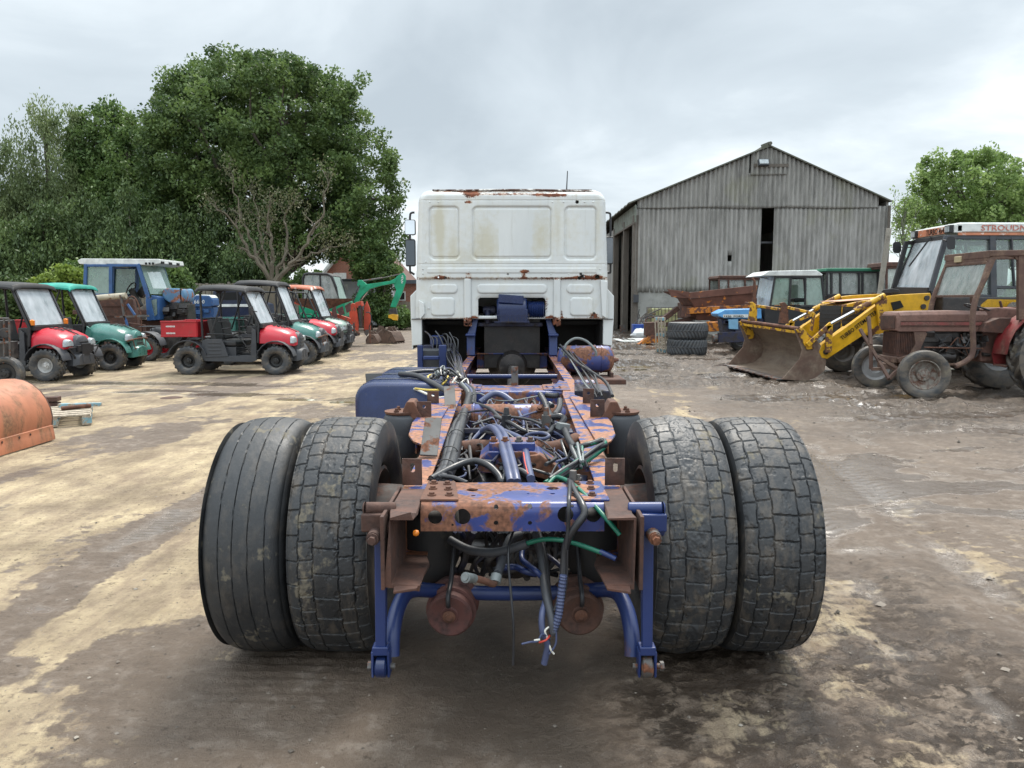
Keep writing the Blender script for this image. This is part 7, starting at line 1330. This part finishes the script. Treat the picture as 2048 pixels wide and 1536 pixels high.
# cab frame
zt_ = 2.27
for Y_, s_ in ((12.12, 0), (13.35, 1)):
    D_ = Vector((0, Y_ - 12.12, 0)); c = lambda a, b: A(a, b, 12.12) + D_; m = MB(); m.tube(spline([c(1988, 512), c(1968, 560), c(1951, 600), c(1945, 640), c(1946, 700), c(1935, 720), c(1910, 733)], 5), .045, 8); m.bar(c(1980, 507), c(2200, 503), .09, .10, (0, 1, 0)); m.bar(c(2041, 508), c(2041, 640), .10, .07, (0, 1, 0)); m.prism([(p.x, p.z) for p in (c(2000, 510), c(2041, 510), c(2041, 530), (c(2028, 515)))], Y_ - .02, Y_ + .02); v.p(m, 'cab_frame', 'frame_rust', bev=.01)
m = MB(); a_, b_ = A(1986, 508, 12.12), A(1986, 508, 12.12) + Vector((0, 1.23, 0)); m.bar(a_, b_, .10, .11); m.bar(a_ + Vector((-.02, 0, -.10)), b_ + Vector((-.02, 0, -.1)), .05, .10); v.p(m, 'roof_beam', 'frame_rust', bev=.008)
a_, b_, c_, d_ = A(1977, 525, 12.15), A(1977, 525, 12.15) + Vector((0, 1.18, 0)), A(1954, 592, 12.15), A(1954, 592, 12.15) + Vector((0, 1.18, 0)); m = MB(); m.sheet([[a_, b_], [c_, d_]], .008, (1, 0, 0)); v.p(m, 'windscreen', 'glass_dirty', ang=0); m = MB()
for q_ in ((a_, c_), (b_, d_), (c_, d_), (a_, b_)): m.bar(q_[0], q_[1], .045, .04)
v.p(m, 'windscreen_frame', 'frame_rust', bev=.006); m = MB(); m.box(A(1919, 519, 12.95), (.08, .16, .10), (0, 0, 10)); v.p(m, 'work_lamp', worn('lamp_cream', (.4, .33, .2), .6), bev=.01)
m = MB(); c_ = A(1957, 617, 12.7); m.tube([c_ + Vector((.22 * math.cos(k * PI / 10), .16 * math.sin(k * PI / 10), -.07 * math.cos(k * PI / 10))) for k in range(20)], .014, 8, True); m.bar(c_, c_ + Vector((-.15, 0, -.3)), .04, .04)
for k in range(3): m.bar(c_, c_ + Vector((.22 * math.cos(k * 2.1), .16 * math.sin(k * 2.1), -.07 * math.cos(k * 2.1))), .012, .012)
v.p(m, 'steering_wheel', 'black_plastic'); m = MB(); m.prism(PX([(1965, 664), (1975, 645), (2000, 636), (2024, 636), (2015, 658), (2008, 667)], 12.3), 12.3, 12.5); v.p(m, 'side_shield', 'rust_dark', bev=.01); m = MB(); m.box((8.05, 12.3, .50), (.5, .28, .03)); v.p(m, 'step', 'mf_red', bev=.006)
m = MB(); m.box((8.55, 12.75, 1.25), (.4, .45, .1)); m.box((8.75, 12.75, 1.42), (.08, .42, .3)); v.p(m, 'seat', 'seat_vinyl', bev=.03); m = MB(); m.tube([A(2010, 640, 12.7), A(2000, 602, 12.7)], .02, 6); v.p(m, 'lever', 'rust_dark')
for yy in (12.02, 13.1): m = fender(8.49, yy - 0, yy + .38, .66, .74, 40, 178, .02); v.p(m, 'rear_fender', 'mf_fender', bev=.006)
m = MB(); m.prism([(8.49 + .73 * math.cos(R(a)), .66 + .73 * math.sin(R(a))) for a in range(60, 181, 10)] + [(7.80, .5), (8.0, .45), (8.3, 1.0)], 12.40, 12.42); v.p(m, 'inner_fender', 'mf_fender')
# ------------------------------------------------------------------ vegetation
def leaf_mat(name, dark, light, trans=.35):
    t = NT(name); a = t.attr('shade'); base = t.mix(a, dark, light); base = t.mix(t.ramp(t.noise(.35, 3), .3, .7, 0, .35), base, sc(dark, .7)); nt_ = t.t; out = nt_.nodes['Material Output']
    t.set(base, .5, 0, .35); tr = t.n('ShaderNodeBsdfTranslucent'); t.l(base, tr.inputs[0]); ms = t.n('ShaderNodeMixShader'); ms.inputs[0].default_value = trans; t.l(t.b.outputs[0], ms.inputs[1]); t.l(tr.outputs[0], ms.inputs[2]); t.l(ms.outputs[0], out.inputs[0]); return t.m
LM = {'oak': leaf_mat('leaf_oak', (.04, .08, .026), (.20, .29, .085)), 'willow': leaf_mat('leaf_willow', (.09, .135, .055), (.26, .32, .14)), 'mid': leaf_mat('leaf_mid', (.05, .10, .03), (.19, .28, .08)),
      'conifer': leaf_mat('leaf_conifer', (.032, .060, .022), (.16, .23, .075), .15), 'bush': leaf_mat('leaf_bush', (.12, .18, .03), (.32, .42, .08)), 'bright': leaf_mat('leaf_bright', (.12, .20, .05), (.36, .48, .17), .5), 'dry': leaf_mat('leaf_dry', (.09, .10, .05), (.2, .2, .11))}
DM('bark', (.11, .095, .075), .9, (.06, .05, .04), .4, 3, .2, stretch=(2, 2, .5)); DM('bark_pale', (.15, .125, .09), .9, (.09, .08, .06), .4, 3, .2, stretch=(2, 2, .5)); DM('bark_green', (.13, .14, .09), .9)
def leaves(name, cl, per, size, mat, parent, off, seed, droop=0.0, asp=.6):
    rs = np.random.RandomState(seed); C = np.array([c[:3] for c in cl]); r = np.array([c[3] for c in cl]); n = len(cl) * per
    ci = np.repeat(np.arange(len(cl)), per); d = rs.normal(size=(n, 3)); d /= np.linalg.norm(d, axis=1)[:, None]; rad = rs.rand(n) ** .45
    p = C[ci] + d * (rad * r[ci])[:, None] * np.array([1, 1, .8 + droop]); a = rs.normal(size=(n, 3)); a[:, 2] -= droop * 3; a /= np.linalg.norm(a, axis=1)[:, None]
    b = np.cross(a, rs.normal(size=(n, 3))); b /= np.linalg.norm(b, axis=1)[:, None]; s_ = size * rs.uniform(.6, 1.3, n)[:, None]; nb = np.cross(a, b)
    co = np.stack([p - a * s_, p + b * s_ * asp + nb * s_ * .15, p + a * s_, p - b * s_ * asp + nb * s_ * .15], 1).reshape(-1, 3) - np.array(off)
    me = bpy.data.meshes.new(name); me.vertices.add(n * 4); me.vertices.foreach_set('co', co.astype(np.float32).ravel()); me.loops.add(n * 4); me.loops.foreach_set('vertex_index', np.arange(n * 4, dtype=np.int32))
    me.polygons.add(n); me.polygons.foreach_set('loop_start', np.arange(0, n * 4, 4, dtype=np.int32)); me.update(calc_edges=True)
    cs = rs.rand(len(cl)); sh = np.clip(cs[ci] * .65 + rs.rand(n) * .5 - .08, 0, 1); at = me.attributes.new('shade', 'FLOAT', 'FACE'); at.data.foreach_set('value', sh.astype(np.float32))
    me.materials.append(LM[mat]); o = bpy.data.objects.new(name, me); COL.objects.link(o); o.parent = parent; return o
def crown_pts(ell, n, seed, shell=.6, r=(.4, .8)):
    rs = np.random.RandomState(seed); vol = np.array([e[3] * e[4] * e[5] for e in ell]); pr = vol ** .8 / (vol ** .8).sum(); out = []
    for i in rs.choice(len(ell), n, p=pr):
        e = ell[i]; d = rs.normal(size=3); d /= np.linalg.norm(d); k = rs.uniform(.82, 1.08) if rs.rand() < shell else rs.rand() ** .4
        k *= .86 + .30 * vnoise(np.array([d[0] * 2 + i * 7 + 20]), np.array([d[2] * 2 + d[1] * 2 + 20]), seed)[0]
        z = e[2] + d[2] * e[5] * k
        if z > .3: out.append((e[0] + d[0] * e[3] * k, e[1] + d[1] * e[4] * k, z, rs.uniform(*r)))
    return out
def limb(m, p, q, r0, r1, rs, sag=.0, k=5):
    p, q = Vector(p), Vector(q); L_ = (q - p).length; mid = [p.lerp(q, i / k) + Vector([rs.uniform(-1, 1) * L_ * .05 for _ in range(3)]) * (1 if 0 < i < k else 0) + Vector((0, 0, math.sin(PI * i / k) * L_ * sag)) for i in range(k + 1)]
    m.tube(spline(mid, 2), [r0 + (r1 - r0) * i / (2 * k) for i in range(2 * k + 1)], 6)
def tree(label, x, y, ell, n, per, size, mat, trunk_r=.3, seed=1, droop=0, name='tree', bark='bark', limbs=40, fork=2.5, group=None, r=(.4, .8), shell=.6, cat='tree', asp=.6):
    t = thing(name, label, cat, (x, y, 0), 0, group); rs = random.Random(seed); cl = crown_pts(ell, n, seed, shell, r)
    leaves('crown', cl, per, size, mat, t, (x, y, 0), seed, droop, asp)
    if trunk_r:
        m = MB(); zt_ = max(e[2] for e in ell); m.tube(spline([(0, 0, 0), (.05, 0, fork * .5), (-.05, .1, fork), (.1, 0, (fork + zt_) / 2), (0, 0, zt_)], 3), [trunk_r * 1.3 * (1 - i / 14) + .03 for i in range(13)], 9)
        for c in rs.sample(cl, min(limbs, len(cl))):
            z0 = rs.uniform(fork * .7, max(fork, c[2] * .75)); limb(m, (0, 0, z0), (c[0] - x, c[1] - y, c[2]), trunk_r * rs.uniform(.18, .4), .02, rs, .06)
        m.build('trunk', M[bark], t)
    return t
def E_(px, py, rx, rz, Y, ry=None): c = A(px, py, Y); k = Y / F_PX; return (c.x, Y, c.z, rx * k, ry if ry else rx * k, rz * k)
Y = 42
tree('huge broad oak with dark green crown, tallest tree of the yard', A(560, 600, Y).x, Y, [E_(*q, Y) for q in ((520, 290, 190, 150), (400, 300, 110, 130), (520, 185, 150, 62), (640, 230, 90, 90), (680, 360, 110, 120), (740, 430, 66, 90), (340, 400, 90, 110), (560, 400, 150, 110), (450, 200, 90, 70), (330, 250, 55, 60), (770, 500, 40, 40), (640, 480, 110, 40))], 1250, 130, .095, 'oak', .5, 3, name='oak_tree', limbs=90, fork=3.2, r=(.35, .85))
for i, (px, py, rx, rz, Yd, mt, lb, n_c, dr) in enumerate((
    (110, 390, 85, 160, 44, 'willow', 'pale feathery willow, tallest at the left end of the tree belt', 330, .7), (210, 330, 60, 110, 45, 'mid', 'light green tree with pointed top between the willow and the oak', 240, .35),
    (20, 420, 70, 130, 43, 'willow', 'greyish willow cut by the left edge of the view', 220, .7), (270, 400, 80, 130, 44, 'mid', 'mid green tree merging into the left side of the oak', 260, .3))):
    c = A(px, 600, Yd); e = [E_(px, py, rx, rz, Yd), E_(px - rx * .5, py + rz * .5, rx * .8, rz * .6, Yd), E_(px + rx * .5, py + rz * .45, rx * .8, rz * .6, Yd)] + ([E_(px + 8, py - rz * .85, rx * .35, rz * .3, Yd)] if i != 2 else [])
    tree(lb, c.x, Yd, e, n_c, 130, .10, mt, .25, 20 + i, dr, name='willow_tree' if mt == 'willow' else 'broadleaf_tree', group='tree belt behind the yard', limbs=30, asp=.35 if dr > .5 else .6, r=(.3, .8))
for i, (px, py, rx, rz, lb) in enumerate(((30, 520, 60, 90, 'dark evergreen at the left edge behind the red utility vehicle'), (100, 500, 50, 100, 'dark evergreen behind the yellow green bush'), (180, 490, 60, 110, 'dark evergreen behind the white cab roof'), (260, 480, 60, 110, 'dark evergreen right of the white cab roof'), (345, 500, 65, 100, 'dark drooping conifer left of the bare limbed tree'), (420, 505, 60, 90, 'dark drooping conifer behind the bare limbed tree'), (500, 530, 55, 65, 'dark evergreen bush under the oak, behind the bare limbs'))):
    c = A(px, 600, 37 + i % 3); tree(lb, c.x, 37 + i % 3, [E_(px, py + 18, rx * .8, rz, 37 + i % 3), E_(px, py + rz * .45, rx * 1.15, rz * .6, 37 + i % 3)], 170, 120, .10, 'conifer', .2, 50 + i, .6, name='conifer', group='evergreens behind the fence', limbs=10, r=(.3, .65), asp=.4)
for px, py, rx, rz, Yd, mt, lb, k in ((130, 562, 30, 24, 30, 'bush', 'bright yellow green bush left of the blue tractor cab', 5), (90, 578, 30, 16, 30, 'bush', 'low yellow green bush behind the teal roofed utility vehicle', 6), (158, 560, 22, 32, 31, 'mid', 'leafy green shrub touching the blue tractor cab', 7), (345, 570, 36, 38, 31, 'mid', 'elder shrub right of the blue tractor windscreen', 8), (800, 640, 30, 20, 40, 'mid', 'green scrub under the yellow quick hitch', 9), (30, 590, 40, 30, 30, 'conifer', 'dark shrub behind the far left utility vehicle', 10), (610, 570, 40, 30, 36, 'mid', 'green shrub behind the mini excavator cab', 11), (740, 520, 40, 40, 40, 'oak', 'dark leafy bush in front of the brick gable', 12), (765, 545, 30, 30, 40, 'oak', 'small dark bush beside the brick gable', 13)):
    c = A(px, 600, Yd); tree(lb, c.x, Yd, [E_(px, py, rx, rz, Yd)] + ([E_(px, 620, rx * .8, 30, Yd)] if py < 600 else []), 90, 90, .085, mt, .06, k, 0, name='shrub', limbs=14, fork=.5, r=(.2, .42), group='shrubs along the fence', cat='shrub')
Y = 34; x0 = A(548, 600, Y).x                    # the bare limbed tree
t = thing('bare_tree', 'half dead tree with bare grey spreading limbs in front of the oak', 'tree', (x0, Y, 0)); rs = random.Random(9); m = MB(); tips = []
def grow(p, q, r0, r1, dep):
    r0 *= .72; r1 *= .72
    limb(m, p, q, r0, r1, rs, .05, 6); p, q = Vector(p), Vector(q)
    if dep == 0: tips.append(q); return
    for k in range(3):
        u = rs.uniform(.35, 1.0); b_ = p.lerp(q, u); d = (q - p).normalized(); v_ = Vector((rs.uniform(-1, 1), rs.uniform(-1, 1), rs.uniform(-.3, 1))).normalized(); e = b_ + (d * .8 + v_ * .9).normalized() * (q - p).length * rs.uniform(.25, .5); grow(b_, e, r1 + (r0 - r1) * (1 - u) * .5, .008, dep - 1)
lo = lambda px, py, dy=0: (A(px, py, Y + dy).x - x0, dy, A(px, py, Y + dy).z)
for a_, b_, r0, r1 in (((545, 640), (540, 560), .24, .15),): m.tube([lo(*a_), lo(*b_)], [r0, r1], 10)
for pts, r0, dy in ((((540, 562), (495, 500), (470, 450), (420, 405)), .15, -.8), (((540, 562), (510, 500), (480, 430), (462, 345)), .13, .5), (((542, 560), (545, 500), (535, 440), (540, 380)), .15, -.3), (((548, 562), (575, 500), (570, 430), (600, 390)), .12, .7), (((550, 565), (600, 510), (640, 440), (665, 345)), .16, -.4), (((550, 568), (598, 520), (650, 500), (700, 490)), .11, .3), (((541, 540), (520, 480), (515, 420), (500, 370)), .09, 1.0)):
    P_ = [lo(a, b, dy * i / 3) for i, (a, b) in enumerate(pts)]
    for i in range(3): grow(P_[i], P_[i + 1], r0 * (1 - i * .3), r0 * (1 - (i + 1) * .3), 1 if i == 0 else 2)
m.build('trunk', M['bark_pale'], t); leaves('crown', [(p.x, p.y, p.z, .5) for p in rs.sample(tips, min(150, len(tips)))], 16, .07, 'dry', t, (0, 0, 0), 4, .4, .35)
Y = 50; tree('bright green ash tree at the right, behind the loader', A(1940, 600, Y).x, Y, [E_(*q, Y) for q in ((1930, 390, 95, 80), (1900, 350, 60, 45), (1990, 370, 60, 60), (1850, 400, 45, 45), (1920, 450, 110, 50), (2040, 420, 70, 60))], 330, 90, .11, 'bright', .3, 31, .1, name='ash_tree', limbs=60, shell=.7, r=(.3, .7)); Y = 52
tree('green tree cut by the right edge of the view', A(2080, 600, Y).x, Y, [E_(*q, Y) for q in ((2070, 410, 70, 60), (2060, 470, 90, 60))], 160, 90, .14, 'willow', .3, 32, .5, name='ash_tree', limbs=30, shell=.7)
Y = 38; x0 = A(1812, 600, Y).x; t = thing('thin_bare_tree', 'thin nearly leafless tree between barn and loader cab', 'tree', (x0, Y, 0)); m = MB(); tips = []
P_ = [lo(1812, 640), lo(1810, 540), lo(1806, 470), lo(1810, 400)]
for i in range(3): limb(m, P_[i], P_[i + 1], .11 - .03 * i, .08 - .03 * i, rs); grow(P_[i], P_[i + 1], .03, .02, 2); grow(P_[i], P_[i + 1], .03, .02, 2)
for px, py in ((1785, 430), (1790, 480), (1838, 420), (1782, 400), (1835, 470)): grow(lo(1809, py + 60), lo(px, py), .04, .015, 2)
m.build('trunk', M['bark_green'], t); leaves('crown', [(p.x, p.y, p.z, .25) for p in rs.sample(tips, min(90, len(tips)))], 9, .06, 'bright', t, (0, 0, 0), 6, .2, .5)
# far hedge line
def hedge():
    rs = np.random.RandomState(3); cl = []
    for k in range(420):
        x = rs.uniform(-70, 90); cl.append((x, 78 + rs.uniform(-2, 2), rs.uniform(.3, 2.2 + 1.2 * vnoise(np.array([x * .15 + 40]), np.array([3.0]), 1)[0]), rs.uniform(.8, 1.5)))
    o = leaves('far_hedge', cl, 90, .28, 'mid', None, (0, 0, 0), 8); lab(o, 'distant hedge line at the end of the fields', kind='stuff')
hedge()
# fences
DM('fence_wood', (.25, .22, .175), .9, (.14, .125, .10), .5, 3, .2, stretch=(4, 4, .5))
def board_fence(label, px0, px1, pyt, Y, rzs=0):
    v = V('board_fence', label, 'fence', (A((px0 + px1) / 2, 600, Y).x, Y, 0), 'wooden board fences'); x0, x1 = A(px0, 600, Y).x, A(px1, 600, Y).x; zt = A(600, pyt, Y).z; m = MB(); n = int((x1 - x0) / .15)
    for k in range(n): m.box((x0 + (k + .5) * .15, Y + .01 * (k % 2), zt / 2 + rnd.uniform(-.02, .02)), (.13, .02, zt), (0, rnd.uniform(-.8, .8), 0))
    v.p(m, 'boards', 'fence_wood'); m = MB()
    for z in (.4, zt - .25): m.box(((x0 + x1) / 2, Y + .05, z), (x1 - x0, .05, .09))
    v.p(m, 'rails', 'fence_wood')
    for k in range(int((x1 - x0) / 1.8) + 1): m = MB(); m.box((x0 + k * 1.8, Y + .09, zt / 2 + .04), (.1, .1, zt + .08)); v.p(m, 'post', 'fence_wood')
board_fence('weathered board fence behind the black roofed utility vehicles', 378, 600, 567, 35); board_fence('weathered board fence right of the white cabin, behind the yellow hitch', 777, 845, 603, 42)
board_fence('weathered board fence running left behind the blue tractor', -60, 377, 585, 36)
# white cabin and brick house
DM('cabin_white', (.52, .55, .58), .5, (.4, .42, .42), .3, 1.5, .2); DM('cabin_trim', (.10, .12, .14), .6)
v = V('site_cabin', 'pale grey site cabin with dark trim behind the mini excavator', 'cabin', (-8.0, 44, 0)); Y = 44; x0, x1 = A(675, 600, Y).x, A(776, 600, Y).x; zt = A(700, 566, Y).z
m = MB(); m.box(((x0 + x1) / 2, Y + 3, zt / 2 + .1), (x1 - x0, 6, zt)); v.p(m, 'wall', 'cabin_white', bev=.02); m = MB(); m.box(((x0 + x1) / 2, Y + 3, zt + .16), (x1 - x0 + .1, 6.1, .14)); v.p(m, 'roof_trim', 'cabin_trim', bev=.01)
m = MB(); m.box((A(759, 600, Y).x, Y - .01, zt / 2 + .1), (.22, .06, zt)); v.p(m, 'corner_trim', 'cabin_trim'); m = MB(); p = A(689, 574, Y); m.box((p.x, Y - .02, p.z), (.4, .02, .3)); v.p(m, 'notice', 'white_paint')
def brick():
    t = NT('brick'); tb = t.n('ShaderNodeTexBrick'); mp = t.n('ShaderNodeMapping'); t.l(t.tc.outputs['Object'], mp.inputs[0]); mp.inputs['Rotation'].default_value = (R(90), 0, 0); t.l(mp.outputs[0], tb.inputs[0])
    tb.inputs['Color1'].default_value = (.33, .11, .06, 1); tb.inputs['Color2'].default_value = (.22, .075, .045, 1); tb.inputs['Mortar'].default_value = (.3, .26, .22, 1); tb.inputs['Scale'].default_value = 1.0; tb.inputs['Brick Width'].default_value = .23; tb.inputs['Row Height'].default_value = .078; tb.inputs['Mortar Size'].default_value = .008
    return t.set(t.mix(t.ramp(t.noise(1.2, 5), .3, .7, 0, .4), tb.outputs[0], (.18, .07, .045)), .85)
M['brick'] = brick()
v = V('brick_house', 'red brick house with white edged gable behind the oak', 'house', (A(715, 600, 55).x, 55, 0)); Y = 55
gp = PX([(648, 545), (714, 464), (797, 552), (797, 640), (648, 640)], Y); gp[3] = (gp[3][0], 0); gp[4] = (gp[4][0], 0); m = MB(); m.prism(gp, Y, Y + 9); v.p(m, 'wall', 'brick')
for a_, b_ in (((640, 555), (714, 462)), ((714, 462), (806, 562))):
    m = MB(); m.bar(A(*a_, Y - .2), A(*b_, Y - .2), .08, .28, (0, 1, 0)); m.bar(A(*a_, Y - .2), A(*b_, Y - .2), .28, .08, (0, 1, 0)); v.p(m, 'barge_board', 'white_paint'); p, q = A(*a_, Y - .2), A(*b_, Y - .2); m = MB(); u = Vector((0, 9.3, 0)); z_ = Vector((0, 0, .12)); m.sheet([[p + z_, p + z_ + u], [q + z_, q + z_ + u]], .08); v.p(m, 'roof', worn('roof_tile', (.12, .06, .045), .85, scale=2))
m = MB(); p = A(680, 560, Y - .03); m.box(p, (.9, .06, 1.0)); v.p(m, 'window', 'white_paint'); 
v = V('brick_outhouse', 'low red brick outhouse with grey roof edge left of the lorry cab', 'outhouse', (A(812, 600, 47).x, 47, 0)); Y = 47; x0, x1 = A(770, 600, Y).x, A(900, 600, Y).x; zt = A(800, 567, Y).z
m = MB(); m.box(((x0 + x1) / 2, Y + 2, zt / 2), (x1 - x0, 4, zt)); v.p(m, 'wall', 'brick'); m = MB(); m.box(((x0 + x1) / 2, Y + 2, zt + .1), (x1 - x0 + .3, 4.4, .22)); v.p(m, 'roof', 'cabin_trim'); p = A(803, 592, Y - .03); m = MB(); m.box(p, (.5, .05, .55)); w = v.p(m, 'window', 'white_paint'); m = MB(); m.box(p + Vector((0, -.03, 0)), (.36, .02, .42)); v.p(m, 'window_pane', 'dark')
